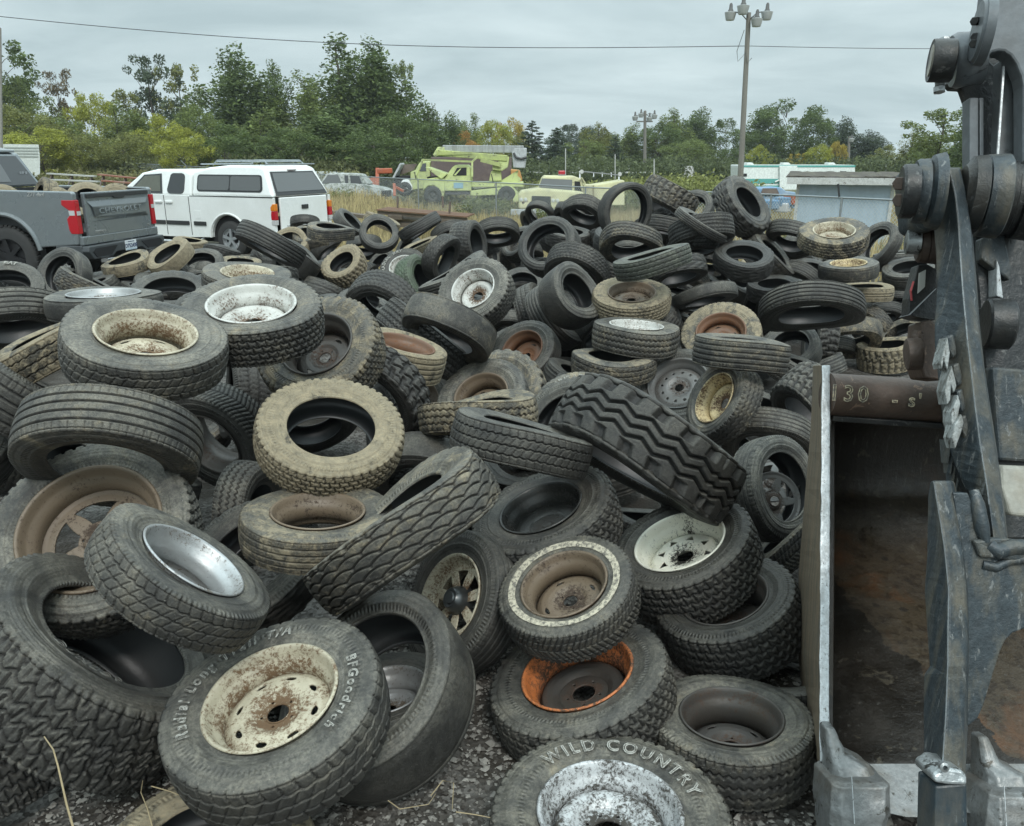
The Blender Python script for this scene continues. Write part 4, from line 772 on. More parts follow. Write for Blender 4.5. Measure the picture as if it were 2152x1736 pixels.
def build_ground():
    ys=np.concatenate([np.linspace(-30,1.5,6),np.linspace(1.8,14,110),np.linspace(14.5,70,90),np.geomspace(72,1500,24)])
    xs=np.concatenate([-np.geomspace(900,16,18),np.linspace(-15,15,190),np.geomspace(16,900,18)])
    X,Y=np.meshgrid(xs,ys); Z=ground_h(X,Y)
    near=(np.exp(-((Y-3)/9.0)**2))
    for k,(fx,fy,am) in enumerate(((2.1,1.7,.012),(5.3,4.1,.007),(9.7,11.3,.004))): Z=Z+near*am*np.sin(fx*X+k)*np.cos(fy*Y+2*k)
    co=np.stack([X,Y,Z],-1).reshape(-1,3); kx=len(xs); i=np.arange(len(ys)-1)[:,None]; j=np.arange(kx-1)[None,:]; a=i*kx+j
    f=np.stack([a,a+1,a+kx+1,a+kx],-1).reshape(-1,4)
    m,t,b=newmat('gravel_ground'); tcn=t.nodes.new('ShaderNodeTexCoord'); v=tcn.outputs['Object']
    n1=noise_n(t,v,1.1,6,0.6,0.4); n0=noise_n(t,v,0.25,5); vo=t.nodes.new('ShaderNodeTexVoronoi'); vo.inputs['Scale'].default_value=48; t.links.new(v,vo.inputs['Vector'])
    vs=t.nodes.new('ShaderNodeSeparateColor'); t.links.new(vo.outputs['Color'],vs.inputs[0])
    c=mix(t,ramp(t,vs.outputs[0],0.1,0.9),(0.045,0.040,0.034),(0.19,0.18,0.165)); c=mix(t,ramp(t,n1,0.42,0.58),c,(0.032,0.026,0.019))
    sp=t.nodes.new('ShaderNodeSeparateXYZ'); t.links.new(v,sp.inputs[0]); far=ramp(t,mth(t,'DIVIDE',sp.outputs['Y'],60.0),0.25,0.42)
    grass=mix(t,ramp(t,n0,0.4,0.62),(0.15,0.13,0.07),(0.075,0.085,0.035)); c=mix(t,far,c,grass)
    t.links.new(c,b.inputs['Base Color']); b.inputs['Roughness'].default_value=0.92; bump(t,b,vo.outputs['Distance'],0.8,0.012)
    tag(link('ground',npmesh('ground',co,f,True),m),kind='structure')
build_ground()
def gravel():
    g=np.random.default_rng(11); pts=[]
    # strips of the yard that show between and in front of the tyres
    for (x0,x1,y0,y1,n) in ((-1.75,-0.55,1.7,3.2,5200),(-0.75,0.6,1.9,4.2,9500),(0.4,2.6,1.8,3.8,8500)):
        pts.append(np.stack([g.uniform(x0,x1,n),g.uniform(y0,y1,n)],-1))
    p=np.concatenate(pts); n=len(p)
    s=np.exp(g.normal(-4.95,0.46,n)); s=np.clip(s,0.003,0.034)
    base=np.array([[1,0,0],[-1,0,0],[0,1,0],[0,-1,0],[0,0,1],[0,0,-1]],float); tri_=np.array([[0,2,4],[2,1,4],[1,3,4],[3,0,4],[2,0,5],[1,2,5],[3,1,5],[0,3,5]])
    co=base[None]*(1+g.uniform(-.35,.35,(n,6,1)))+g.uniform(-.28,.28,(n,6,3)); ang=g.uniform(0,6.28,n); c,s_=np.cos(ang),np.sin(ang)
    x=co[...,0]*c[:,None]-co[...,1]*s_[:,None]; y=co[...,0]*s_[:,None]+co[...,1]*c[:,None]
    co=np.stack([x*s[:,None]*g.uniform(.8,1.3,(n,1)),y*s[:,None],co[...,2]*s[:,None]*.62],-1); co[...,0]+=p[:,0,None]; co[...,1]+=p[:,1,None]; co[...,2]+=(s*.25+0.004)[:,None]
    f=(tri_[None]+6*np.arange(n)[:,None,None]).reshape(-1,3)
    m,t,b=newmat('gravel_stone'); ge=t.nodes.new('ShaderNodeNewGeometry'); r=ramp(t,ge.outputs['Random Per Island'],0.0,1.0,(0.045,0.039,0.032,1),(0.30,0.285,0.255,1))
    t.links.new(r,b.inputs['Base Color']); b.inputs['Roughness'].default_value=0.85
    tag(link('gravel',npmesh('gravel',co.reshape(-1,3),f,False),m),kind='stuff')
gravel()
def twigs():
    mt=flat('dead_stem',(0.33,0.26,0.15),0.8); g=random.Random(5)
    def tw(px,lab,r=.0022):
        mb=MB(); mb.tube(px,[r*(1-.6*i/len(px)) for i in range(len(px))],6); o=mb.build('dead_twig',mt,None,True); tag(o,lab,'twig','dead stems on the gravel')
    tw([P(160,1760,2.35),P(140,1690,2.36),P(122,1610,2.42),P(112,1575,2.44),P(93,1548,2.5)],'long dry stem rising from the dirt at the lower left corner',.0035)
    tw([P(320,1736,2.55),P(310,1700,2.6),P(296,1665,2.7),P(300,1640,2.78)],'thin dry stem right of the tall one at the lower left')
    tw([P(318,1652,2.72),P(355,1662,2.7),P(400,1680,2.68),P(450,1700,2.66)],'dry stem lying flat beside the tan-edged tyre',.002)
    tw([P(905,1672,2.72),P(930,1640,2.8),P(953,1645,2.8),P(950,1700,2.65)],'bent pale straw on the gravel between the front tyres',.0022)
    tw([P(815,1682,2.7),P(840,1700,2.68),P(900,1690,2.7),P(915,1668,2.75)],'curved thin straw on the gravel right of the low-profile tyre',.0018)
    tw([P(958,1706,2.62),P(1000,1712,2.6),P(1030,1718,2.6)],'short straw touching the left side of the flat front wheel',.002)
twigs()
M_STEEL=worn('arm_blue_grey_paint',(0.050,0.064,0.072),dirt=(0.13,0.115,0.085),amt=0.85,scale=4.2,rough=0.45,metal=0.2,chip=(0.16,0.165,0.16),chipamt=0.22,bumps=0.4,stretch=(3.2,3.2,0.35),fine=0.45,thr=0.47)
M_GREASE=worn('greasy_black_steel',(0.028,0.030,0.031),dirt=(0.075,0.065,0.05),amt=0.4,scale=6,rough=0.38,metal=0.3,bumps=0.35,chip=(0.10,0.10,0.095),chipamt=0.2)
M_LGREY=worn('stick_grey_paint',(0.15,0.165,0.175),dirt=(0.07,0.062,0.05),amt=0.45,scale=2.4,rough=0.4,metal=0.2,chip=(0.03,0.03,0.03),chipamt=0.15,bumps=0.12)
M_RUST=worn('rusty_brown_steel',(0.095,0.062,0.045),dirt=(0.06,0.05,0.042),amt=0.6,scale=5,rough=0.5,metal=0.2,chip=(0.20,0.13,0.09),chipamt=0.2,bumps=0.3)
M_BRIGHT=worn('polished_worn_steel',(0.46,0.48,0.48),dirt=(0.10,0.095,0.085),amt=0.75,scale=9,rough=0.34,metal=0.7,chip=(0.05,0.048,0.042),chipamt=0.55,bumps=0.35,thr=0.5)
M_EDGE=worn('scraped_white_edge',(0.62,0.65,0.66),dirt=(0.28,0.28,0.27),amt=0.6,scale=12,rough=0.38,metal=0.35,chip=(0.10,0.085,0.07),chipamt=0.25,bumps=0.3,stretch=(3,3,1))
M_SIDEP=worn('bucket_side_brown',(0.25,0.19,0.125),dirt=(0.085,0.085,0.07),amt=0.8,scale=9,rough=0.6,metal=0.1,chip=(0.21,0.18,0.13),chipamt=0.3,bumps=0.3,stretch=(2.5,2.5,0.35),fine=0.4)
M_TOOTH=worn('worn_tooth_steel',(0.25,0.255,0.25),dirt=(0.12,0.105,0.085),amt=0.8,scale=7,rough=0.42,metal=0.5,chip=(0.06,0.055,0.045),chipamt=0.25,bumps=0.35,thr=0.46)
def inner_mat():
    m,t,b=newmat('bucket_inside'); v=objvec(t,False); n=noise_n(t,v,4,7,.65,.4); n2=noise_n(t,v,30,5,.7); sp=t.nodes.new('ShaderNodeSeparateXYZ'); t.links.new(v,sp.inputs[0])
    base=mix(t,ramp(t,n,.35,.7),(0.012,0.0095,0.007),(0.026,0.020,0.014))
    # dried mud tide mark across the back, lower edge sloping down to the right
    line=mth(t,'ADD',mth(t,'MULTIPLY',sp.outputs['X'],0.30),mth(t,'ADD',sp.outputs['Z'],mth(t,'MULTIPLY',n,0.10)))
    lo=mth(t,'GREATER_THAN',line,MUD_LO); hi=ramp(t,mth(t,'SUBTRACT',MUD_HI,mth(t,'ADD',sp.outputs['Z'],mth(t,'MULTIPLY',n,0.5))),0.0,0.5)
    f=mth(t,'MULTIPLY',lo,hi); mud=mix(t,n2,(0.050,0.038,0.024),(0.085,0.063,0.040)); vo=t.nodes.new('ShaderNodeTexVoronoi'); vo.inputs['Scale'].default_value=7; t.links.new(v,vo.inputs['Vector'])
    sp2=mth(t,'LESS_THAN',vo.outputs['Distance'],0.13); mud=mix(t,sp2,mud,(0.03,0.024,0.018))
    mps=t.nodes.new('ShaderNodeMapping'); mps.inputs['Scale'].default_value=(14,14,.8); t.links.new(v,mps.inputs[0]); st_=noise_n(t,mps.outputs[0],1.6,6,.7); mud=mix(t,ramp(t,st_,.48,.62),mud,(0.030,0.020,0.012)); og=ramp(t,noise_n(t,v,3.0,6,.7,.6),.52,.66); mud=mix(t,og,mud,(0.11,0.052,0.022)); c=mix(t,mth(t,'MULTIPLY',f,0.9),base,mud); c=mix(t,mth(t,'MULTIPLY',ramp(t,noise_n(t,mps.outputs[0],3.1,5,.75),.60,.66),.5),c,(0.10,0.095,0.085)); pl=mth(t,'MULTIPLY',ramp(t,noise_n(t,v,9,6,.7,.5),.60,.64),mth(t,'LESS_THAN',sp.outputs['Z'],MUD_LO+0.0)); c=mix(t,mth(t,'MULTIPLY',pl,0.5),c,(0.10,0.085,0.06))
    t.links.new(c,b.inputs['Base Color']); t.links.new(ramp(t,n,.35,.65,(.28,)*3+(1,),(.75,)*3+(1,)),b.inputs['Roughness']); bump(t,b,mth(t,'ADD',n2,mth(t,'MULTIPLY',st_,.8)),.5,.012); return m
def strip_tube(rows,mb,cap=True):
    k=len(rows[0]); vs=[p for r in rows for p in r]; fs=[]
    for i in range(len(rows)-1):
        for j in range(k):
            a=i*k+j; b_=i*k+(j+1)%k; fs.append((a,b_,b_+k,a+k))
    if cap: fs.append(tuple(range(k))[::-1]); fs.append(tuple(range((len(rows)-1)*k,len(rows)*k)))
    mb.add(vs,fs); return mb
def ip(v,tab):
    return [float(np.interp(v,[r[0] for r in tab],[r[i] for r in tab])) for i in range(1,len(tab[0]))]
def roughen(o,lv,st,size=.05):
    tx=D.textures.get('dents%g'%size) or D.textures.new('dents%g'%size,'CLOUDS'); tx.noise_scale=size; tx.noise_depth=4
    s=o.modifiers.new('cut','SUBSURF'); s.subdivision_type='SIMPLE'; s.levels=lv; s.render_levels=lv
    d=o.modifiers.new('dents','DISPLACE'); d.texture=tx; d.strength=st; d.mid_level=.5; d.texture_coords='GLOBAL'
    for p in o.data.polygons: p.use_smooth=True
# ---------------- bucket
BK=empty('excavator_bucket',(1.4,3.0,0.3),label='rusty excavator bucket with scraped white edge and worn steel teeth, on the right',cat='excavator bucket')
def wp(o,par):         # keep world coordinates when parented
    o.parent=par; o.matrix_parent_inverse=Matrix.Translation(par.location).inverted(); return o
tabE=[(768,1727,1743,3.10,1708),(900,1726,1743,3.04,1703),(1050,1725,1743,2.97,1690),(1210,1723,1742,2.90,1677),(1380,1722,1741,2.83,1677),(1500,1722,1741,2.78,1688),(1567,1722,1744,2.75,1699),(1600,1724,1760,2.74,1703)]
rows=[];rowE=[];gj=np.random.default_rng(2)
for v in list(range(768,1600,26))+[1600]:
    a,b_,z,ub=ip(v,tabE); j=gj.uniform(-1.2,1.2)
    A=P(a+j,v,z); B=P(b_+gj.uniform(-1,1),v,z); Cc=P(ub+34,v,z+0.95); Dd=P(ub,v,z+0.95)
    rows.append([P(a+j,v,z+.004),P(b_-1,v,z+.004),Cc,Dd]); rowE.append([P(a+j-.5,v,z-.006),P(b_+.5,v,z-.006),P(b_+.5,v,z+.02),P(a+j-.5,v,z+.02)])
sp_=strip_tube(rows,MB()).build('side_plate',M_SIDEP,bevel=.002); wp(sp_,BK)
ed=strip_tube(rowE,MB()).build('scraped_edge',M_EDGE,bevel=.003); roughen(ed,2,.004,.02); wp(ed,BK)
T0=P(1743,830,3.12); LP=P(1800,1665,2.72); MUD_HI=T0.z-0.40; MUD_LO=LP.z+0.20+0.30*1.35
inn_m=inner_mat()
prof=[(T0.y+.02,T0.z-.07),(T0.y+.30,T0.z-.12),(T0.y+.62,T0.z-.20),(T0.y+.86,T0.z-.34),(T0.y+.98,T0.z-.5),(T0.y+.98,T0.z-.8),(T0.y+.86,LP.z+.28),(T0.y+.60,LP.z+.12),(LP.y+.45,LP.z+.05),(LP.y+.08,LP.z+.01)]
from mathutils.geometry import interpolate_bezier
def smooth(p,n=4):
    out=[]
    for i in range(len(p)-1):
        p0=Vector(p[max(i-1,0)]);p1=Vector(p[i]);p2=Vector(p[i+1]);p3=Vector(p[min(i+2,len(p)-1)])
        for k in range(n):
            t=k/n; out.append(0.5*((2*p1)+(p2-p0)*t+(2*p0-5*p1+4*p2-p3)*t*t+(3*p1-p0-3*p2+p3)*t*t*t))
    out.append(Vector(p[-1])); return out
pr=smooth([(0,a,b) for a,b in prof]); XL=P(1743,1200,2.9).x
XL=LP.x-(1800-1743)/F0*2.72; sx=lambda q:XL+.385*(q.y-LP.y)-.118*(q.z-LP.z)
mb=MB(); xs=[-.004,.3,.7,1.1,1.6]
vs=[Vector((sx(q)+x,q.y,q.z)) for q in pr for x in xs]; nx=len(xs); fs=[(i*nx+j,i*nx+j+1,(i+1)*nx+j+1,(i+1)*nx+j) for i in range(len(pr)-1) for j in range(nx-1)]
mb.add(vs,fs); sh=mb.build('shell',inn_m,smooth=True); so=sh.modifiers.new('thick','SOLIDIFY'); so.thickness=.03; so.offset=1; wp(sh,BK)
# inner cheek closing the left side of the hollow
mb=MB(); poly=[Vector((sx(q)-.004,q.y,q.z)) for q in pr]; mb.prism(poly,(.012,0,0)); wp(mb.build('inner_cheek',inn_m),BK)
# top cross tube
mb=MB(); a=P(1738,829,3.10); b_=P(2010,846,3.12); mb.tube([a,a.lerp(b_,.5),b_,b_+(b_-a)*.8],.082,28); wp(mb.build('cross_tube',M_RUST,smooth=True),BK)
mb=MB(); a=P(1744,876,3.10); b_=P(1985,893,3.11); mb.bar(a,b_+(b_-a)*.3,.05,.022); wp(mb.build('cross_lip',M_GREASE,bevel=.004),BK)
def flat_text(s,size,mw,mat,name,ext=.003,shear=0,fill='BOTH',bevel=0,align='CENTER',spacing=1.0,off=0.0):
    cu=D.curves.new('txt','FONT'); cu.body=s; cu.size=size; cu.extrude=ext; cu.shear=shear; cu.align_x=align; cu.align_y='CENTER'; cu.resolution_u=2; cu.space_character=spacing; cu.offset=off
    if fill=='NONE': cu.fill_mode='NONE'; cu.bevel_depth=bevel; cu.extrude=0
    o=D.objects.new('txt',cu); COL.objects.link(o); dg=bpy.context.evaluated_depsgraph_get(); dg.update()
    me=D.meshes.new_from_object(o.evaluated_get(dg)); D.objects.remove(o); me.materials.clear(); me.materials.append(mat); me.name=name
    me.transform(mw); ob=D.objects.new(name,me); COL.objects.link(ob); return ob
M_CHALK=lett_mat('chalk_paint',(0.42,0.36,0.24))
def on_tube(s,u,v,size,par):
    p=P(u,v,3.02); ax=(P(1975,842,3.12)-P(1743,829,3.10)).normalized(); nrm=(Vector((0,0,CAMH))-p).normalized(); nrm=(nrm-ax*nrm.dot(ax)).normalized(); up=nrm.cross(ax)
    mw=Matrix.Translation(p)@Matrix((ax,up,nrm)).transposed().to_4x4(); o=flat_text(s,size,mw,M_CHALK,'chalk_writing',fill='NONE',bevel=.0022,spacing=1.3); return wp(o,par)
on_tube('130',1783,829,.085,BK); on_tube("- s'",1905,842,.07,BK)
# cutting lip, neck and teeth
mb=MB(); n=14; top=[];bot=[]
for i in range(n+1):
    x=LP.x-.02+i*.085; w=.008*math.sin(i*1.9)
    top.append(Vector((x,LP.y+.10,LP.z+.03))); bot.append(Vector((x,LP.y-.05+w,LP.z-.045+w)))
mb.add(top+bot+[p+Vector((0,.06,-.03)) for p in bot]+[p+Vector((0,0,-.02)) for p in top],[(i,i+1,n+2+i,n+1+i) for i in range(n)]+[(n+1+i,n+2+i,2*n+3+i,2*n+2+i) for i in range(n)]+[(2*n+2+i,2*n+3+i,3*n+4+i,3*n+3+i) for i in range(n)])
wp(mb.build('cutting_lip',M_TOOTH,smooth=True),BK)
def tooth(u,v,z,s=1.0):
    # adapter nose and cap of one digging tooth
    def sec(v_,z_,w,h,u_=None,k=.35):
        c=P(u_ if u_ is not None else u,v_,z_); r=CR; up=CF; q=[(-1,-1+k),(-1+k,-1),(1-k,-1),(1,-1+k),(1,1-k),(1-k,1),(-1+k,1),(-1,1-k)]
        return [c+r*(a*w*s)+up*(b*h*s) for a,b in q]
    mb=MB(); strip_tube([sec(v-150,z+.06,.016,.03,u-48),sec(v-100,z+.04,.030,.05,u-36),sec(v-78,z+.03,.062,.07,u-12),sec(v-50,z+.02,.078,.08,u-2)],mb); o=mb.build('tooth_adapter',M_TOOTH,smooth=True,bevel=.012,seg=4); roughen(o,3,.009,.04); wp(o,BK)
    mb=MB(); strip_tube([sec(v-54,z,.080,.09,u+2,.25),sec(v-46,z-.01,.094,.10,u+2,.25),sec(v+10,z-.03,.098,.10,u+2,.3),sec(v+60,z-.05,.088,.09,u-2,.35),sec(v+140,z-.08,.075,.07,u-4,.4)],mb); o=mb.build('tooth_cap',M_TOOTH,smooth=True,bevel=.014,seg=4); roughen(o,3,.010,.05); wp(o,BK)
    mb=MB(); mb.bar(P(u+4,v-40,z-.113),P(u+10,v+60,z-.143),.002,.003); wp(mb.build('tooth_seam',M_EDGE),BK)
tooth(1785,1672,2.68); tooth(2105,1692,2.70)
# ---------------- arm, linkage and thumb
AR=empty('excavator_boom',(2.0,2.6,1.5),label='blue-grey excavator arm with pins, linkage and toothed thumb, right edge',cat='excavator arm')
def aw(o): return wp(o,AR)
tabA=[(352,1950,1993,2015,2.42),(412,1955,2007,2030,2.41),(470,1960,2013,2038,2.40),(533,1965,2017,2043,2.39),(605,1967,2022,2049,2.37),(680,1962,2029,2054,2.35),(723,1962,2033,2059,2.34),(772,1967,2039,2064,2.33),(851,1975,2048,2076,2.31),(928,1987,2058,2088,2.29),(996,2012,2069,2097,2.27),(1034,2030,2075,2102,2.26),(1064,2045,2078,2106,2.25),(1140,2068,2088,2114,2.23)]
rows=[]
for v in np.linspace(352,1140,42):
    l,m_,r,z=ip(v,tabA); rows.append([P(l,v,z+.10),P(m_,v,z),P(r,v,z+.02),P(r+4,v,z+.13),P(l+30,v,z+.20)])
aw(strip_tube(rows,MB()).build('thumb_bar',M_STEEL,bevel=.006))
mb=MB(); rows=[[P(l-1.2,v,z+.0),P(l+1.2,v,z-.004),P(l+1.6,v,z+.01)] for v in np.linspace(380,1060,50) for (q,l,r,z) in [ip(v,tabA)]]
strip_tube([[p for p in rr_] for rr_ in rows],mb); aw(mb.build('worn_ridge',M_EDGE))
def cyl(name,u0,v0,z0,u1,v1,z1,prof,mat,n=40,par=None,bev=0.0):
    z1=z0-.24*abs(u1-u0)/F0*z0; a=P(u0,v0,z0); b=P(u1,v1,z1); l=(b-a).length; mb=MB(); mb.rev([(t*l,r) for t,r in prof],a,b,n); return wp(mb.build(name,mat,smooth=True,bevel=bev),par or AR)
# pin at the thumb root: end plate, bolts, hub, collars; axis runs across the picture
zc=2.52
cyl('pin_end_plate',1890,403,zc-.13,1925,403,zc-.07,[(0,0),(0,.070),(.15,.078),(.8,.078),(.8,.072),(1,.072)],M_GREASE)
cyl('hub',1918,403,zc-.09,1975,403,zc+.02,[(0,.06),(0,.088),(.12,.094),(.45,.094),(.5,.088),(.62,.105),(.95,.112),(1,.112),(1,.02)],M_STEEL)
mb=MB()
for vv in (386,421):
    for k in range(2): pass
    a=P(1888,vv,zc-.155); b_=P(1898,vv,zc-.13); mb.tube([a,b_],.021,6)
aw(mb.build('pin_bolt',M_RUST,bevel=.003))
cyl('pin_collar',2018,408,zc-.02,2062,410,zc+.07,[(0,.02),(0,.085),(.25,.10),(.3,.112),(.9,.118),(1,.10),(1,.02)],M_GREASE)
cyl('bearing_housing',2058,412,zc+.05,2108,414,zc+.16,[(0,.02),(0,.118),(.06,.126),(.92,.130),(1,.122),(1,.02)],M_STEEL)
cyl('outer_collar',2104,418,zc+.14,2175,422,zc+.28,[(0,.02),(0,.118),(.2,.122),(.25,.112),(.4,.112),(.44,.124),(1,.13)],M_GREASE)
mb=MB(); mb.prism([P(1925,342,zc-.04),P(1947,329,zc-.04),P(1979,330,zc-.05),P(1993,353,zc-.06),P(2000,470,zc-.06),P(1960,480,zc-.04),P(1935,470,zc-.03)],CF*.16); aw(mb.build('hub_casting',M_STEEL,bevel=.02,seg=3))
M_GRIP=worn('worn_tooth_face',(0.40,0.42,0.41),dirt=(0.12,0.115,0.10),amt=0.85,scale=16,rough=0.5,metal=0.2,chip=(0.06,0.055,0.045),chipamt=0.5,bumps=0.5,thr=0.42,stretch=(2,2,.6))
# raised gripping teeth along the thumb
TE=[[(1991,708),(1996,742),(1991,779),(1983,757),(1979,776),(1976,764),(1982,738)],[(1990,798),(2000,768),(2008,800),(2010,812),(2004,826),(1998,808),(1997,840),(1990,851),(1985,822)],[(2013,829),(2018,848),(2012,880),(2004,905),(1999,886),(1999,866)],[(2020,870),(2025,888),(2020,908),(2007,944),(2000,920),(2006,892)]]
mb=MB()
for k,pg in enumerate(TE):
    z=2.34-.012*k; mb.prism([P(u,v,z) for u,v in pg],CF*.05)
aw(mb.build('gripping_tooth',M_GRIP,bevel=.003))
mb=MB()
for u,v,z in ((2001,735,2.355),(2013,795,2.345),(2020,850,2.335),(2028,905,2.325)):
    mb.prism([P(u-10,v-28,z),P(u+3,v-34,z+.004),P(u+9,v-5,z+.002),P(u+9,v+12,z),P(u-2,v+20,z+.01),P(u-8,v-5,z)],CF*.04)
aw(mb.build('tooth_backing',M_STEEL,bevel=.006))
mb=MB(); 
for k in range(7):
    u=1990+k*5.5; v=950+k*22; mb.prism([P(u-2,v-26,2.40),P(u+6,v-10,2.38),P(u+2,v+24,2.39)],CF*.04)
aw(mb.build('far_serration',M_STEEL))
mb=MB(); c=P(1999,685,2.34); mb.rev([(0,0),(0,.016),(.004,.016)],c-Vector((.004,.01,0)),c+Vector((.004,.01,0)),20); 
# lower tine: side face, ridge, front face
tabT=[(1010,1955,1961,1997,2.20),(1040,1950,1966,2002,2.19),(1100,1949,1976,2012,2.175),(1150,1948,1984,2021,2.16),(1240,1941,1993,2031,2.14),(1330,1947,1991,2032,2.12),(1400,1952,1991,2031,2.10),(1418,1940,1990,2030,2.10),(1500,1939,1987,2027,2.08),(1618,1941,1979,2021,2.05),(1800,1943,1976,2026,2.01)]
rows=[]
for v in list(np.linspace(1010,1400,22))+[1416,1422]+list(np.linspace(1440,1800,18)):
    l,m_,r,z=ip(v,tabT); rows.append([P(l,v,z+.13),P(m_,v,z),P(r,v,z+.012),P(r+8,v,z+.10),P(l+30,v,z+.22)])
aw(strip_tube(rows,MB()).build('thumb_tine',M_STEEL,bevel=.008))
mb=MB(); rows=[[P(m_-1.3,v,z+.002),P(m_+1.3,v,z-.005),P(m_+1.6,v,z+.01)] for v in np.linspace(1012,1600,44) for (l,m_,r,z) in [ip(v,tabT)]]
strip_tube(rows,mb); aw(mb.build('worn_ridge',M_EDGE))
mb=MB(); z=2.03; mb.prism([P(1965,1652,z-.02),P(2032,1646,z-.02),P(2034,1800,z-.03),P(1962,1800,z-.03)],CF*.09); aw(mb.build('tine_tip',worn('tip_dark_paint',(0.03,0.045,0.055),scale=4,rough=.35,chip=(.1,.11,.11),chipamt=.2,stretch=(2,2,.5)),bevel=.006))
mb=MB(); z=2.025; mb.prism([P(1961,1628,z-.02),P(1985,1612,z-.015),P(2021,1618,z-.015),P(2033,1632,z-.02),P(2033,1652,z-.025),P(1990,1650,z-.025),P(1963,1645,z-.025)],CF*.10); aw(mb.build('tip_weld',M_BRIGHT,bevel=.008,seg=3))
mb=MB(); c=P(1982,1613,2.00); mb.rev([(0,.004),(0,.011),(.012,.012),(.014,.006)],c+Vector((0,.006,0)),c-Vector((0,.02,-.01)),16); aw(mb.build('tip_pin',M_BRIGHT,smooth=True))
# web plate between tine and arm
WB=[(2002,1035),(2034,1036),(2052,1085),(2069,1132),(2112,1132),(2200,1145),(2200,1320),(2151,1322),(2128,1330),(2112,1346),(2102,1368),(2084,1425),(2066,1484),(2054,1510),(2032,1528),(2028,1400),(2028,1250),(2020,1150)]
mb=MB(); mb.prism([P(u,v,2.20+(v-1035)*-.00010) for u,v in WB],CF*.035); aw(mb.build('web_plate',M_STEEL,bevel=.004))
mb=MB(); mb.tube([P(2046,1030,2.21),P(2052,1060,2.20),P(2062,1110,2.19),P(2070,1140,2.185)],[.012,.020,.020,.012],12); mb.tube([P(2062,1186,2.19),P(2092,1192,2.185),P(2120,1178,2.185),P(2170,1172,2.18)],.014,10); mb.tube([P(2075,1146,2.19),P(2095,1160,2.18),P(2125,1150,2.18),P(2175,1150,2.18)],.022,12); aw(mb.build('weld_bead',M_STEEL,smooth=True))
mb=MB(); mb.prism([P(2045,1135,2.175),P(2090,1132,2.175),P(2100,1150,2.175),P(2160,1150,2.17),P(2200,1152,2.17),P(2200,1190,2.17),P(2100,1175,2.17),P(2060,1172,2.172)],CF*.03); aw(mb.build('cross_rib',M_STEEL,bevel=.008,seg=3))
# upper link: pivot boss with end face, bolt and nuts
z=2.75
cyl('link_boss',1954,128,z-.05,2004,128,z+.02,[(0,.0),(.03,.052),(.03,.060),(0,.066),(.05,.0675),(.95,.0675),(1,.06),(1,.0)],M_GREASE)
mb=MB(); c0=P(1955.5,128,z-.047); c1=P(2004,128,z-.05-.019); d=(c1-c0).normalized(); mb.rev([(-.001,0),(-.001,.050),(.006,.050)],c0-d*.002,c1,32); aw(mb.build('boss_face',worn('chalky_face',(0.42,0.40,0.34),amt=.5,scale=9),smooth=True))
cyl('link_arm',1998,130,z,2062,120,z+.12,[(0,.06),(0,.082),(.2,.09),(.5,.086),(1,.086)],M_LGREY)
mb=MB(); mb.tube([P(1984,89,z-.01),P(1984,80,z-.01)],.019,6); mb.tube([P(1974,170,z-.02),P(1974,181,z-.02)],.017,6); mb.tube([P(1973,183,z-.02),P(1973,195,z-.02)],.020,6); aw(mb.build('lock_nut',M_BRIGHT,bevel=.002))
GU=[(1995,160),(2012,146),(2055,126),(2070,120),(2100,150),(2112,185),(2112,350),(2082,350),(2066,350),(2064,270),(2038,240),(2030,215),(2020,187),(1998,186),(1990,176)]
mb=MB(); mb.prism([P(u,v,z+.10) for u,v in GU],CF*.03); aw(mb.build('gusset',M_GREASE,bevel=.004))
mb=MB(); mb.prism([P(2037,205,z+.02),P(2056,205,z+.02),P(2056,350,z+.02),P(2037,350,z+.02)],CF*.05); mb.prism([P(2058,205,z+.03),P(2067,205,z+.03),P(2067,350,z+.03),P(2058,350,z+.03)],CF*.05); aw(mb.build('stick_flange',M_LGREY,bevel=.004))
# the stick itself: big rounded plate with an arched opening
ST=[(2068,30),(2075,-30),(2230,-30),(2230,420),(2151,420),(2150,180),(2146,160),(2136,135),(2124,117),(2110,108),(2098,107),(2085,110),(2072,120),(2060,128),(2056,110),(2060,60)]
mb=MB(); mb.prism([P(u,v,z-.10) for u,v in ST],CF*.06); aw(mb.build('stick',M_LGREY,bevel=.008))
mb=MB(); mb.prism([P(2050,135,z+.16),P(2075,100,z+.16),P(2240,95,z+.16),P(2240,420,z+.16),P(2078,420,z+.16)],CF*.03); aw(mb.build('stick_shade_plate',M_GREASE))  # dark plate added to stand in for the shade inside the arch
mb=MB(); mb.prism([P(2104,125,z-.02),P(2160,125,z-.02),P(2160,470,z-.02),P(2095,470,z-.02)],CF*.05); aw(mb.build('stick_inner_plate',M_LGREY,bevel=.004))
mb=MB(); mb.bar(P(2108,140,z-.045),P(2094,345,z-.045),.006,.01); aw(mb.build('plate_edge',M_EDGE))
cyl('cover_flange',2050,66,z-.17,2076,66,z-.08,[(0,.0),(0,.088),(.25,.094),(.25,.100),(1,.104),(1,.05)],M_LGREY)
mb=MB()
for (u,v) in ((2048,45),(2049,78),(2046,92)): mb.tube([P(u-2,v,z-.19),P(u+10,v,z-.16)],.014,6)
aw(mb.build('cover_bolt',M_GREASE,bevel=.002))
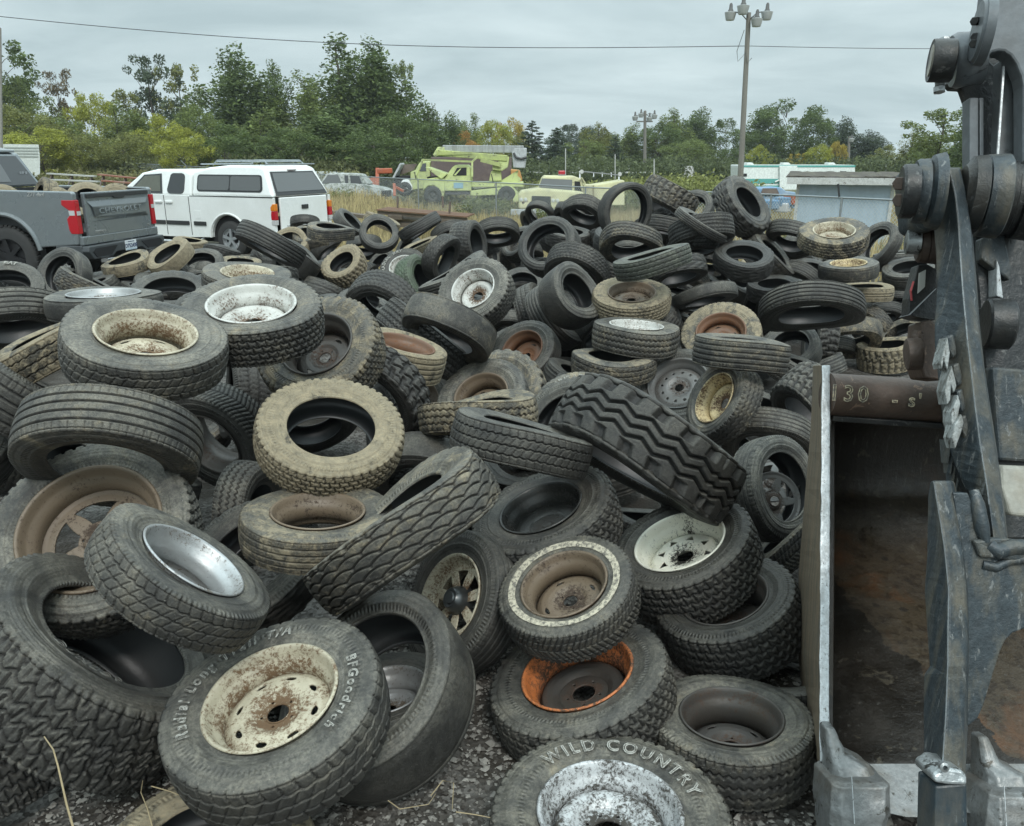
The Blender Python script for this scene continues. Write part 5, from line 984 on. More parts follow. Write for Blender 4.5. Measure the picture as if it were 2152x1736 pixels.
# dark machinery behind the thumb
zb=2.75
mb=MB(); mb.prism([P(2040,470,zb),P(2200,470,zb),P(2200,1135,zb-.1),P(2100,1135,zb-.1),P(2085,985,zb-.05),P(2060,900,zb),P(2046,700,zb)],CF*.25); aw(mb.build('coupler_body',M_GREASE,bevel=.01))
mb=MB(); mb.prism([P(2062,500,zb-.06),P(2110,490,zb-.06),P(2124,560,zb-.06),P(2122,590,zb-.06),P(2062,545,zb-.06)],CF*.04); aw(mb.build('coupler_ear',M_STEEL,bevel=.006))
cyl('coupler_cylinder',2068,680,zb-.10,2126,682,zb-.04,[(0,.0),(0,.075),(.08,.082),(.92,.082),(1,.074),(1,.0)],M_GREASE)
mb=MB(); mb.prism([P(2094,545,zb-.07),P(2100,560,zb-.07),P(2108,628,zb-.07),P(2094,622,zb-.07)],CF*.05); aw(mb.build('worn_lug',M_EDGE,bevel=.003))
mb=MB(); mb.prism([P(2084,770,zb-.08),P(2200,780,zb-.08),P(2200,975,zb-.1),P(2100,968,zb-.1)],CF*.05); aw(mb.build('lower_panel',M_STEEL,bevel=.01))
mb=MB(); mb.prism([P(2104,978,2.55),P(2200,982,2.55),P(2200,1092,2.5),P(2122,1084,2.5),P(2106,1025,2.52)],CF*.05); aw(mb.build('tan_panel',worn('dusty_cream_panel',(0.34,0.33,0.28),dirt=(.2,.13,.06),amt=.5,scale=4),bevel=.012,seg=3))
# bracket left of the thumb root with its pin
cyl('silver_pin',1903,509,2.60,1932,509,2.64,[(0,.0),(0,.036),(.04,.039),(1,.039)],M_BRIGHT)
cyl('bracket_boss',1926,514,2.62,1972,514,2.70,[(0,.0),(0,.050),(.12,.058),(.45,.060),(.47,.055),(.52,.060),(1,.064)],M_RUST)
mb=MB(); mb.prism([P(1929,557,2.62),P(1950,556,2.62),P(1968,566,2.62),P(1968,604,2.62),P(1908,662,2.62),P(1910,627,2.62)],CF*.05); aw(mb.build('bracket_plate',M_GREASE,bevel=.003))
mb=MB(); mb.prism([P(1931,574,2.612),P(1945,567,2.612),P(1943,603,2.612),P(1928,617,2.612)],CF*.004); aw(mb.build('sticker',flat('pale_sticker',(.42,.42,.38))))
mb=MB(); mb.bar(P(1919,592,2.61),P(1913,612,2.61),.006,.004); mb.bar(P(1913,612,2.61),P(1915,632,2.61),.005,.004); aw(mb.build('red_paint_mark',flat('red_paint',(.35,.05,.05))))
mb=MB(); mb.prism([P(1968,606,2.66),P(1968,672,2.66),P(1935,668,2.66),P(1912,662,2.66)],CF*.08); aw(mb.build('bracket_underside',M_GREASE))
mb=MB(); mb.prism([P(1938,676,2.66),P(1955,672,2.66),P(1978,690,2.66),P(1982,800,2.66),P(1942,795,2.66),P(1930,760,2.66)],CF*.10); aw(mb.build('rusty_lug',M_RUST,bevel=.006))
cyl('lug_pin',1902,745,2.60,1935,743,2.65,[(0,.0),(0,.040),(.08,.050),(.8,.052),(1,.048)],M_RUST)
mb=MB(); mb.tube([P(1928,716,2.62),P(1928,704,2.62)],.019,16); mb.tube([P(1928,706,2.62),P(1929,696,2.62)],.016,6); aw(mb.build('lug_bolt',M_RUST,bevel=.002))
# ================================================================= vehicles near the heap
M_GPAINT=worn('grey_truck_paint',(0.20,0.225,0.235),dirt=(0.20,0.195,0.175),amt=0.25,scale=1.2,rough=0.28,metal=0.35,bumps=0.0,fine=0.08,coat=0.6)
M_WPAINT=worn('white_truck_paint',(0.80,0.82,0.80),dirt=(0.5,0.49,0.44),amt=0.22,scale=1.1,rough=0.3,bumps=0.0,fine=0.04,coat=0.5)
M_BLKP=flat('black_plastic',(0.028,0.029,0.03),0.5); M_DARK=flat('dark_gap',(0.008,0.008,0.009),0.8)
def glass(name,c,rough=0.08):
    m,t,b=newmat(name); b.inputs['Base Color'].default_value=(*c,1); b.inputs['Roughness'].default_value=rough; b.inputs['Specular IOR Level'].default_value=0.6; return m
M_TINT=glass('tinted_glass',(0.035,0.038,0.04),.12); M_TINT2=glass('grey_glass',(0.095,0.10,0.10),.2)
M_RED=glass('red_lens',(0.42,0.012,0.02),.15); M_AMB=glass('amber_lens',(0.65,0.2,0.02),.15); M_CLR=glass('clear_lens',(0.5,0.5,0.5),.15); M_CHR=flat('chrome',(0.6,0.6,0.6),0.2,0.9); M_TYRE=flat('truck_tyre',(0.035,0.035,0.034),0.75)
M_GALV=flat('galvanised_steel',(0.30,0.33,0.34),0.45,0.4)
def arc_poly(pts_before,cx,cz,r,a0,a1,pts_after,n=14):
    return pts_before+[(cx+r*math.cos(R(a0+(a1-a0)*i/n)),cz+r*math.sin(R(a0+(a1-a0)*i/n))) for i in range(n+1)]+pts_after
def side_prism(mb,poly,y0,y1): mb.prism([Vector((x,y0,z)) for x,z in poly],Vector((0,y1-y0,0))); return mb
def vwheel(root,x,y,z,r,w,out,rimmat,lug=False,spk=5):
    mb=MB(); o=1 if out>0 else -1
    mb.rev([(0,r*.60),(0,r*.80),(w*.06,r*.93),(w*.16,r),(w*.84,r),(w*.94,r*.93),(w,r*.80),(w,r*.6)],(x,y+o*w/2,z),(x,y-o*w/2,z),48)
    if lug:
        for k in range(40):
            a=2*math.pi*k/40
            for sgn in (-1,1):
                c=Vector((x+math.cos(a)*(r+.004),y+sgn*w*.30,z+math.sin(a)*(r+.004))); mb.box(c,(.026,w*.32,.040),Matrix.Rotation(-a,3,'Y')@Matrix.Rotation(.25*sgn,3,'X'))
    t_=mb.build('wheel',M_TYRE,root,smooth=True)
    mb=MB(); yo=y+o*w*.38; rr_=r*.61; mb.rev([(0,rr_),(0,rr_*.93),(.03,rr_*.9),(.05,rr_*.4),(.03,rr_*.2),(.02,0)],(x,yo+o*.02,z),(x,yo-o*.1,z),32)
    for k in range(spk):
        a=2*math.pi*k/spk+.3; mb.bar((x,yo+o*.012,z),(x+math.cos(a)*rr_*.92,yo+o*.015,z+math.sin(a)*rr_*.92),rr_*.24,.03,up=Vector((0,1,0)))
    mb.build('rim',rimmat,t_,smooth=True)
def grey_truck():
    rt=empty('pickup_truck',(0,0,0),label='grey pickup truck with tyres in its open bed, rear three-quarter view, left edge',cat='pickup truck')
    hw=1.02; Pm=M_GPAINT
    # quarter panel and cab side with wheel arch
    poly=[(.02,.66),(.0,.80),(.0,1.40),(.03,1.43),(2.05,1.46),(2.08,1.44),(4.3,1.20),(4.4,.62),(2.0,.60)]
    poly=arc_poly(poly,1.28,.50,.58,10,170,[(.62,.62)])
    for y0,y1,nm in ((hw-.10,hw,'side_panel'),(-hw,-hw+.10,'side_panel')):
        side_prism(MB(),poly,y0,y1).build(nm,Pm,rt,bevel=.02,seg=3)
    # flared arch lip and dark liner
    mb=MB(); mb.tube([(1.28+.60*math.cos(R(a)),hw+.01,.50+.60*math.sin(R(a))) for a in range(2,180,9)],.035,8); mb.build('fender_flare',Pm,rt,smooth=True)
    mb=MB(); mb.box((1.28,hw-.35,.75),(1.15,.45,.75)); mb.build('wheel_well',M_DARK,rt)
    # tailgate with moulded relief
    mb=MB(); mb.box((-.02,0,1.09),(.06,1.66,.64)); tg=mb.build('tailgate',Pm,rt,bevel=.012)
    mb=MB(); mb.prism([Vector((-.052,-.80,1.39)),Vector((-.052,.80,1.39)),Vector((-.052,.80,1.33)),Vector((-.052,.16,1.33)),Vector((-.052,.12,1.30)),Vector((-.052,-.12,1.30)),Vector((-.052,-.16,1.33)),Vector((-.052,-.80,1.33))],(-.022,0,0)); mb.build('tailgate_spoiler',M_BLKP,tg,bevel=.006)
    mb=MB()
    A=[(-.79,1.28),(.79,1.28),(.70,1.20),(-.70,1.20)]; B=[(-.76,.98),(.76,.98),(.66,1.05),(-.66,1.05)]
    mb.add([(-.0515,y,z) for y,z in A[:2]]+[(-.072,y,z) for y,z in A[2:]]+[(-.072,y,z) for y,z in B[2:][::-1]]+[(-.0515,y,z) for y,z in B[:2][::-1]],[(0,1,2,3),(3,2,5,4),(4,5,6,7)] if False else [(0,1,2,3),(3,2,4,5),(5,4,6,7)])
    mb.build('tailgate_moulding',Pm,tg)
    RX=Matrix.Translation((-.074,0,1.125))@Matrix(((0,0,-1),(-1,0,0),(0,1,0))).to_4x4()
    o=flat_text('CHEVROLET',.115,RX@Matrix.Diagonal((1.6,1,1,1)),flat('embossed_letter',(.31,.345,.36),.35,.3),'embossed_lettering',ext=.005,spacing=1.12); o.parent=tg
    sil=flat('badge_silver',(.62,.62,.6),.3,.6)
    o=flat_text('SILVERADO',.045,Matrix.Translation((-.054,.56,.83))@RX.to_3x3().to_4x4(),sil,'badge',ext=.003,spacing=1.15); o.parent=tg
    o=flat_text('Z71',.04,Matrix.Translation((-.054,-.72,.83))@RX.to_3x3().to_4x4(),sil,'badge',ext=.003); o.parent=tg
    SY=Matrix(((-1,0,0),(0,0,1),(0,1,0)))   # reads on the left side, facing +y
    o=flat_text('Z71 4x4',.085,Matrix.Translation((.62,hw+.004,1.385))@SY.to_4x4(),sil,'side_badge',ext=.003,shear=.25); o.parent=rt
    # lower valance, bumper, exhausts
    mb=MB(); mb.box((-.01,0,.715),(.08,1.98,.13)); mb.build('rear_valance',Pm,rt,bevel=.015)
    mb=MB(); mb.prism([Vector((.02,y,z)) for y,z in ((-1.0,.64),(1.0,.64),(1.02,.56),(.92,.44),(.45,.44),(.35,.50),(-.35,.50),(-.45,.44),(-.92,.44),(-1.02,.56))],(-.16,0,0)); mb.box((.20,.97,.55),(.45,.1,.20)); mb.box((.20,-.97,.55),(.45,.1,.20)); bp=mb.build('rear_bumper',flat('bumper_grey',(.06,.066,.07),.4),rt,bevel=.015)
    mb=MB()
    for s_ in (1,-1): mb.prism([Vector((-.145,s_*y,z)) for y,z in ((.32,.60),(.86,.60),(.93,.55),(.86,.47),(.50,.47))],(-.006,0,0))
    mb.build('bumper_recess',M_DARK,bp)
    for y in (.62,-.62): MB().box((-.16,y,.40),(.14,.19,.07)).build('exhaust_tip',M_CHR,rt,bevel=.01)
    mb=MB(); mb.box((.6,0,.42),(1.0,1.5,.12)); mb.build('underbody',M_DARK,rt)
    pl=MB().box((-.150,-.02,.565),(.008,.305,.155)).build('licence_plate',flat('plate_white',(.72,.75,.76),.5),bp,bevel=.004)
    blue=flat('plate_blue',(.02,.04,.12),.5)
    o=flat_text('D75243E',.085,Matrix.Translation((-.157,-.02,.555))@RX.to_3x3().to_4x4(),blue,'plate_number',ext=.001,off=.002); o.parent=pl
    o=flat_text('WASHINGTON',.024,Matrix.Translation((-.157,-.02,.62))@RX.to_3x3().to_4x4(),blue,'plate_state',ext=.001); o.parent=pl
    MB().box((-.1555,-.02,.503),(.003,.29,.022)).build('plate_band',flat('plate_band_blue',(.45,.55,.62),.5),pl)
    # lamps on both corners: hooked red shape with a clear window
    for s_ in (1,-1):
        L_=[(-.02,.82),(-.02,1.31),(.20,1.31),(.21,1.24),(.09,1.16),(.085,1.10),(.15,1.04),(.14,.88),(.11,.82)]
        mb=MB(); side_prism(mb,L_,s_*(hw-.10),s_*(hw+.006)); lp=mb.build('tail_lamp',M_RED,rt,bevel=.01)
        MB().box((-.024,s_*(hw-.055),1.12),(.012,.08,.06)).build('reverse_lamp',M_CLR,lp)
        side_prism(MB(),[(.0,1.09),(.0,1.16),(.10,1.16),(.09,1.09)],s_*(hw+.004),s_*(hw+.010)).build('reverse_lamp',M_CLR,lp)
    # bed
    mb=MB(); mb.box((1.0,0,.82),(2.0,1.7,.04)); mb.box((2.03,0,1.12),(.05,1.8,.62)); mb.box((1.0,.88,1.12),(1.95,.06,.6)); mb.box((1.0,-.88,1.12),(1.95,.06,.6)); mb.build('bed_liner',M_BLKP,rt)
    # cab
    cb_=[(2.10,1.44),(2.34,1.97),(2.5,2.02),(3.7,2.03),(4.0,1.96),(4.7,1.45)]
    cv=MB(); n=len(cb_); vs=[Vector((x,s_*(hw-.03-(z-1.44)*.30),z)) for s_ in (1,-1) for x,z in cb_]; cv.add(vs,[tuple(range(n)),tuple(range(n,2*n))[::-1]]+[(i,(i+1)%n,(i+1)%n+n,i+n) for i in range(n)]); cab=cv.build('cab',Pm,rt,bevel=.03,seg=3)
    mb=MB(); mb.add([(2.095+t*.24-.012,y,1.47+t*.46) for t,y in ((0,-.88),(0,.88),(1,.74),(1,-.74))],[(0,1,2,3)]); gl=mb.build('rear_window',M_TINT,cab); so=gl.modifiers.new('t','SOLIDIFY'); so.thickness=.008; so.offset=0
    mb=MB(); mb.add([(2.085+t*.24-.016,y,1.47+t*.46) for t,y in ((.12,-.28),(.12,.28),(.72,.28),(.72,-.28))],[(0,1,2,3)]); mb.build('sliding_pane',M_TINT2,gl)
    o=flat_text('== =',.09,Matrix.Translation((2.155,-.66,1.66))@RX.to_3x3().to_4x4(),flat('sticker_white',(.5,.52,.55)),'window_sticker',ext=.001); o.parent=gl
    mb=MB(); mb.prism([Vector((2.32,y,1.985)) for y in (-.74,.74)]+[Vector((2.6,.74,2.03)),Vector((2.6,-.74,2.03))],(0,0,.04)); mb.build('roof_visor',Pm,cab,bevel=.01)
    mb=MB(); mb.add([(x,hw-.026-(z-1.44)*.30,z) for x,z in ((2.5,1.5),(2.62,1.93),(3.4,1.94),(3.5,1.5))],[(0,1,2,3)]); sw=mb.build('side_window',M_TINT,cab); so=sw.modifiers.new('t','SOLIDIFY'); so.thickness=.008
    mb=MB(); mb.box((4.6,0,1.0),(1.9,1.9,.5)); mb.build('hood',Pm,rt,bevel=.06,seg=3)
    for y in (.84,-.84):
        for x in (1.28,4.75): vwheel(rt,x,y,.46,.46,.30,1 if y>0 else -1,flat('black_alloy',(.03,.03,.032),.3,.4),lug=(x<2),spk=6)
    return rt
GT=grey_truck()
def set_mw(root,loc,ang,s=1.0): root.location=loc; root.rotation_euler=(0,0,R(ang)); root.scale=(s,s,s)
gpos=P(240,400,12.3); gx,gy=gpos.x,gpos.y
set_mw(GT,(gx,gy,gh(gx,gy)+.12),171.5,.96); GT.scale=(.92,.96,.96)
bpy.context.view_layer.update()
def bed_tyres():
    M=GT.matrix_world
    for k,(x,y,z,q,th,r,lab,tan) in enumerate(((1.75,.35,1.42,.5,60,.33,'tan tyre heaped in the grey pickup bed, below the small rear pane',.9),(1.45,-.15,1.46,.2,110,.34,'upturned grey-tan tyre heaped highest in the grey pickup bed',.6),(1.1,.0,1.33,.2,90,.33,'low tyre in the grey pickup bed between two taller ones',.7),(.75,-.35,1.42,.35,80,.35,'rounded tan tyre at the middle of the grey pickup bed',.85),(.5,-.75,1.36,.2,85,.34,'tan tyre by the tailgate corner of the grey pickup bed',.8))):
        c=M@Vector((x,y,z-.22)); n=Vector((math.cos(R(th))*.8,-.3,q)).normalized(); x_=n.cross(Vector((0,0,1))).normalized(); y_=n.cross(x_)
        make_tyre(0,0,40,0,0,.62,.6,r,'rib' if k%2 else 'hwy',.6,tan,'-',lab,seed=700+k,mw=Matrix.Translation(c)@Matrix((x_,y_,n)).transposed().to_4x4(),squash=.1)
bed_tyres()
def white_truck():
    rt=empty('pickup_truck',(0,0,0),label='white extended-cab pickup truck with a camper shell and roof rack',cat='pickup truck')
    hw=.96; Pm=M_WPAINT
    poly=[(.05,.42),(.0,.55),(.0,1.26),(5.0,1.20),(5.5,1.02),(5.55,.45),(4.95,.42)]
    p2=[(.05,.42),(.0,.55),(.0,1.26),(3.9,1.28),(5.15,1.12),(5.4,.95),(5.4,.5),(5.0,.42)]
    p2=arc_poly(p2,4.55,.40,.44,2,178,[(4.0,.40),(2.4,.40)],12); p2=arc_poly(p2,1.22,.42,.47,0,180,[(.6,.42)],14)
    for y0,y1 in ((hw-.08,hw),(-hw,-hw+.08)): side_prism(MB(),p2,y0,y1).build('side_panel',Pm,rt,bevel=.03,seg=3)
    mb=MB(); mb.tube([(1.22+.50*math.cos(R(a)),hw+.006,.42+.50*math.sin(R(a))) for a in range(0,181,9)],.020,8); mb.build('fender_flare',Pm,rt,smooth=True)
    MB().box((1.22,hw-.33,.62),(1.02,.5,.6)).build('wheel_well',M_DARK,rt); MB().box((2.6,0,.36),(4.6,1.4,.12)).build('underbody',M_DARK,rt)
    tg=MB().box((-.01,0,.93),(.05,1.56,.66)).build('tailgate',Pm,rt,bevel=.02,seg=3)
    MB().box((-.045,0,1.05),(.02,.22,.09)).build('tailgate_handle',M_BLKP,tg,bevel=.01)
    RX=Matrix(((0,0,-1),(-1,0,0),(0,1,0))).to_4x4()
    o=flat_text('TUNDRA',.05,Matrix.Translation((-.037,.52,.68))@RX,flat('badge_dark',(.25,.25,.25),.3,.5),'badge',ext=.002); o.parent=tg
    o=flat_text('V8 4x4',.05,Matrix.Translation((-.037,-.56,.68))@RX,D.materials['badge_dark'],'badge',ext=.002); o.parent=tg
    for s_ in (1,-1):
        b_=[]
        for nm,z0,z1,mt in (('amber_lamp',1.0,1.14,M_AMB),('red_lamp',.82,.998,M_RED),('clear_lamp',.72,.818,M_CLR)):
            side_prism(MB(),[(-.03,z0),(-.03,z1),(.06 if z1<1.1 else .02,z1),(.075,(z0+z1)/2),(.07,z0)],s_*(hw-.10),s_*(hw+.008)).build(nm,mt,rt,bevel=.01)
    bp=MB().box((-.08,0,.52),(.18,1.86,.16)).build('rear_bumper',M_CHR,rt,bevel=.03,seg=3)
    # cab upper and camper shell as tapered solids
    def upper(prof,inset,name,par,y0=None):
        n=len(prof); z0=min(z for x,z in prof); mb=MB(); vs=[Vector((x,s_*(hw-.02-(z-z0)*inset),z)) for s_ in (1,-1) for x,z in prof]
        mb.add(vs,[tuple(range(n)),tuple(range(n,2*n))[::-1]]+[(i,(i+1)%n,(i+1)%n+n,i+n) for i in range(n)]); return mb.build(name,Pm,par,bevel=.05,seg=3)
    cab=upper([(2.18,1.26),(2.22,1.72),(2.45,1.80),(3.2,1.80),(3.65,1.72),(4.35,1.26)],.26,'cab',rt)
    sh=upper([(.0,1.27),(.27,1.83),(.42,1.88),(1.2,1.89),(1.75,1.84),(2.16,1.76),(2.16,1.27)],.24,'camper_shell',rt)
    def win(name,pts,inset,z0,par,mt,out=.006,s_=1,frame=True):
        mb=MB(); mb.add([(x,s_*(hw-.02-(z-z0)*inset+out),z) for x,z in pts],[tuple(range(len(pts)))]); o=mb.build(name,mt,par); so=o.modifiers.new('t','SOLIDIFY'); so.thickness=.01; so.offset=0; return o
    def rr_poly(x0,z0,x1,z1,r=.06,sl=0,sr=0):
        c=[(x0,z0,180,270),(x1,z0,270,360),(x1+sr,z1,0,90),(x0+sl,z1,90,180)]; sg=[(1,1),(-1,1),(-1,-1),(1,-1)]; out=[]
        for (cx,cz,a0,a1),(ax,az) in zip(c,sg):
            for k in range(4): a=R(a0+(a1-a0)*k/3); out.append((cx+ax*r+math.cos(a)*r,cz+az*r+math.sin(a)*r))
        return out
    w1=win('shell_window',rr_poly(.28,1.36,2.02,1.70,.07,.03,0),.24,1.27,sh,M_BLKP); win('pane',rr_poly(.32,1.39,1.12,1.67,.05,.03,0),.24,1.27,w1,M_TINT2,.016); win('pane',rr_poly(1.15,1.39,1.98,1.67,.05),.24,1.27,w1,M_TINT2,.014)
    win('rear_door_window',rr_poly(2.38,1.30,2.86,1.72,.09,0,-.06),.26,1.26,cab,M_TINT)
    fw=win('front_window',[(2.99,1.30),(4.05,1.30),(3.95,1.36),(3.55,1.68),(3.05,1.71)],.26,1.26,cab,M_TINT,.006)
    win('view_through',[(3.04,1.345),(3.90,1.345),(3.52,1.655),(3.09,1.675)],.26,1.26,fw,flat('seen_through_glass',(.11,.115,.09),.4),.014)
    # hatch glass
    mb=MB(); mb.add([(-.012+.27*t,y,1.30+.50*t) for t,y in ((0,-.84),(0,.84),(.92,.70),(.92,-.70))],[(0,1,2,3)]); hg=mb.build('hatch_frame',M_BLKP,sh); so=hg.modifiers.new('t','SOLIDIFY'); so.thickness=.014; so.offset=0
    mb=MB(); mb.add([(-.026+.27*t,y,1.30+.50*t) for t,y in ((.14,-.78),(.14,.78),(.87,.66),(.87,-.66))],[(0,1,2,3)]); hp=mb.build('hatch_glass',M_TINT2,hg); so=hp.modifiers.new('t','SOLIDIFY'); so.thickness=.006; so.offset=0
    MB().box((.24,0,1.79),(.05,.26,.02)).build('brake_light',flat('brake_lens',(.25,.2,.19)),sh)
    # seams, mouldings, handles
    mb=MB()
    for x,z0,z1 in ((2.24,.45,1.25),(2.94,.44,1.27),(3.98,.44,1.27)): mb.box((x,hw+.001,(z0+z1)/2),(.014,.006,z1-z0))
    mb.box((1.1,hw+.001,1.262),(2.2,.006,.012)); mb.build('panel_seam',M_DARK,rt)
    mb=MB(); mb.box((1.98,hw+.012,.70),(.34,.02,.085)); mb.build('side_moulding',M_BLKP,rt,bevel=.008); MB().box((2.60,hw+.012,.70),(.64,.02,.085)).build('side_moulding',M_BLKP,rt,bevel=.008); MB().box((3.46,hw+.012,.70),(1.0,.02,.085)).build('side_moulding',M_BLKP,rt,bevel=.008)
    for x in (2.80,3.10): MB().box((x,hw+.018,1.13),(.20,.03,.05)).build('door_handle',Pm,rt,bevel=.012,seg=3)
    MB().box((2.02,hw+.002,.88),(.16,.006,.17)).build('fuel_flap',Pm,rt,bevel=.01)
    mb=MB(); mb.box((4.05,hw+.14,1.34),(.10,.20,.18)); mb.build('door_mirror',M_CHR,rt,bevel=.04,seg=3)
    mb=MB(); mb.tube([(2.0,hw-.1,.38),(2.15,hw+.02,.30),(4.0,hw+.02,.30),(4.2,hw-.1,.38)],.035,10); mb.build('step_bar',M_CHR,rt,smooth=True)
    mb=MB()
    for y in (-.58,.58): mb.tube([(.36,y,1.90),(.46,y,1.98),(1.7,y,1.98),(1.82,y,1.89)],.014,8)
    for x in (.42,1.05,1.72): mb.tube([(x,-.58,1.955),(x,.58,1.955)],.012,8)
    for x in (.25,1.95):
        mb.tube([(x,-.8,1.905),(x,.8,1.905)],.014,8)
    mb.build('roof_rack',M_GALV,rt,smooth=True)
    for x in (1.22,4.55):
        for y in (.80,-.80): vwheel(rt,x,y,.385,.385,.26,1 if y>0 else -1,flat('silver_alloy',(.4,.42,.43),.35,.5))
    return rt
WT=white_truck(); wpz=P(640,470,17.3); set_mw(WT,(wpz.x,wpz.y,gh(wpz.x,wpz.y)-.02),156,1.0)
bpy.context.view_layer.update()
# driver: forearm out on the sill, one continuous skin body
def driver():
    M=WT.matrix_world; SK=flat('skin',(.45,.27,.19),.6)
    me=D.meshes.new('person'); vs=[(3.0,.35,1.0),(3.0,.35,1.25),(3.02,.38,1.42),(3.06,.40,1.52),(3.07,.40,1.64),(3.05,.60,1.38),(3.12,.86,1.36),(3.42,.90,1.38),(3.50,.84,1.44),(3.05,.12,1.38),(3.3,.05,1.2)]
    es=[(0,1),(1,2),(2,3),(3,4),(2,5),(5,6),(6,7),(7,8),(2,9),(9,10)]; rs=[.16,.17,.10,.06,.11,.08,.055,.045,.045,.08,.05]
    me.from_pydata(vs,es,[]); o=D.objects.new('person',me); COL.objects.link(o); o.modifiers.new('skin','SKIN'); 
    for i,v in enumerate(me.skin_vertices[0].data): v.radius=(rs[i],rs[i]); v.use_root=(i==0)
    o.modifiers.new('s','SUBSURF').levels=1; me.materials.append(SK)
    dg=bpy.context.evaluated_depsgraph_get(); m2=D.meshes.new_from_object(o.evaluated_get(dg)); D.objects.remove(o)
    o=D.objects.new('person',m2); COL.objects.link(o); o.matrix_world=M; tag(o,'driver in the white pickup with a blue sleeve, forearm on the window sill','person')
    if not m2.materials: m2.materials.append(SK)
    mb=MB(); mb.tube([(3.02,.50,1.40),(3.06,.70,1.375),(3.16,.875,1.362)],[.125,.10,.075],12); s_=mb.build('shirt_sleeve',flat('blue_cloth',(.05,.08,.20),.8),None,smooth=True); s_.parent=o
driver()
# ================================================================= fence
def lerp_tab(x,tab): return float(np.interp(x,[t[0] for t in tab],[t[1] for t in tab]))
FZ=[(-60,66),(87,60),(447,52),(715,46),(878,39),(1042,33.5),(1230,28.5),(1620,23),(1890,19.2),(2080,17.4)]
FV=[(-60,326),(87,334),(447,352),(715,369),(878,377),(1042,384),(1230,394),(1620,409),(1890,421),(2080,429)]
def fence_pt(u,dv=0):
    z=1/float(np.interp(u,[t[0] for t in FZ],[1/t[1] for t in FZ])); return P(u,lerp_tab(u,FV)+dv,z)
def mesh_mat():
    m,t,b=newmat('chain_link'); uv=t.nodes.new('ShaderNodeUVMap'); sp=t.nodes.new('ShaderNodeSeparateXYZ'); t.links.new(uv.outputs[0],sp.inputs[0])
    def fam(sgn):
        a=mth(t,'ADD',sp.outputs['X'],mth(t,'MULTIPLY',sp.outputs['Y'],sgn)); f=mth(t,'FRACT',mth(t,'MULTIPLY',a,9.0)); return mth(t,'LESS_THAN',f,0.13)
    k=mth(t,'MAXIMUM',fam(1.0),fam(-1.0)); tr=t.nodes.new('ShaderNodeBsdfTransparent'); mx_=t.nodes.new('ShaderNodeMixShader'); o=[n for n in t.nodes if n.type=='OUTPUT_MATERIAL'][0]
    b.inputs['Base Color'].default_value=(.50,.54,.55,1); b.inputs['Roughness'].default_value=.5; b.inputs['Metallic'].default_value=.2
    t.links.new(k,mx_.inputs[0]); t.links.new(tr.outputs[0],mx_.inputs[1]); t.links.new(b.outputs[0],mx_.inputs[2]); t.links.new(mx_.outputs[0],o.inputs[0]); return m
M_LINK=mesh_mat()
def fence(us,label,posts,arms):
    rt=empty('chain_link_fence',fence_pt(us[0]),label=label,cat='fence'); par=lambda o:wp(o,rt)
    pts=[fence_pt(u) for u in us]; mb=MB(); mb.tube(pts,.022,8); par(mb.build('top_rail',M_GALV,smooth=True))
    vs=[];uvs=[];d=0
    for i,p in enumerate(pts):
        if i: d+=(pts[i]-pts[i-1]).length
        g=gh(p.x,p.y); vs+= [Vector((p.x,p.y+.02,g)),Vector((p.x,p.y+.02,p.z))]; uvs+=[(d,0),(d,p.z-g)]
    fs=[(2*i,2*i+2,2*i+3,2*i+1) for i in range(len(pts)-1)]; me=D.meshes.new('wire_mesh'); me.from_pydata(vs,[],fs); ul=me.uv_layers.new(name='UVMap')
    for pg in me.polygons:
        for li in pg.loop_indices: ul.data[li].uv=uvs[me.loops[li].vertex_index]
    me.materials.append(M_LINK); o=D.objects.new('wire_mesh',me); COL.objects.link(o); par(o)
    for u in posts:
        p=fence_pt(u); g=gh(p.x,p.y); mb=MB(); mb.tube([Vector((p.x,p.y-.03,g)),Vector((p.x,p.y-.03,p.z+.02))],.03,10); po=mb.build('post',M_GALV,None,smooth=True); par(po)
        if arms: mb=MB(); mb.bar(Vector((p.x,p.y-.03,p.z)),Vector((p.x-.32,p.y-.05,p.z+.36)),.03,.05); par(mb.build('barb_arm',M_GALV))
    return rt
fence([-60,87,245,447,600,715],'chain-link fence run with slanting barbed-wire arms behind the pickups',[-40,100,236,392,560],True)
fence([715,800,878,960,1042,1140,1230,1400,1620,1740,1890,2080],'chain-link fence run in front of the yellow-green trucks and the shed',[715,878,1042,1230,1452,1620,1768,1990],False)
mb=MB()
for u in (709,874,1036,1763): p=fence_pt(u); mb=MB(); mb.bar(p,p+Vector((-.07,0,.34)),.035,.04); tag(mb.build('fence_stake',M_BLKP),'dark barb-arm stub tied to the %s'%{709:'fence post beside the white pickup',874:'fence post before the bucket truck',1036:'fence post left of the pale fire truck',1763:'fence post before the shed'}[u],'fence stake','dark barb-arm stubs on the fence')
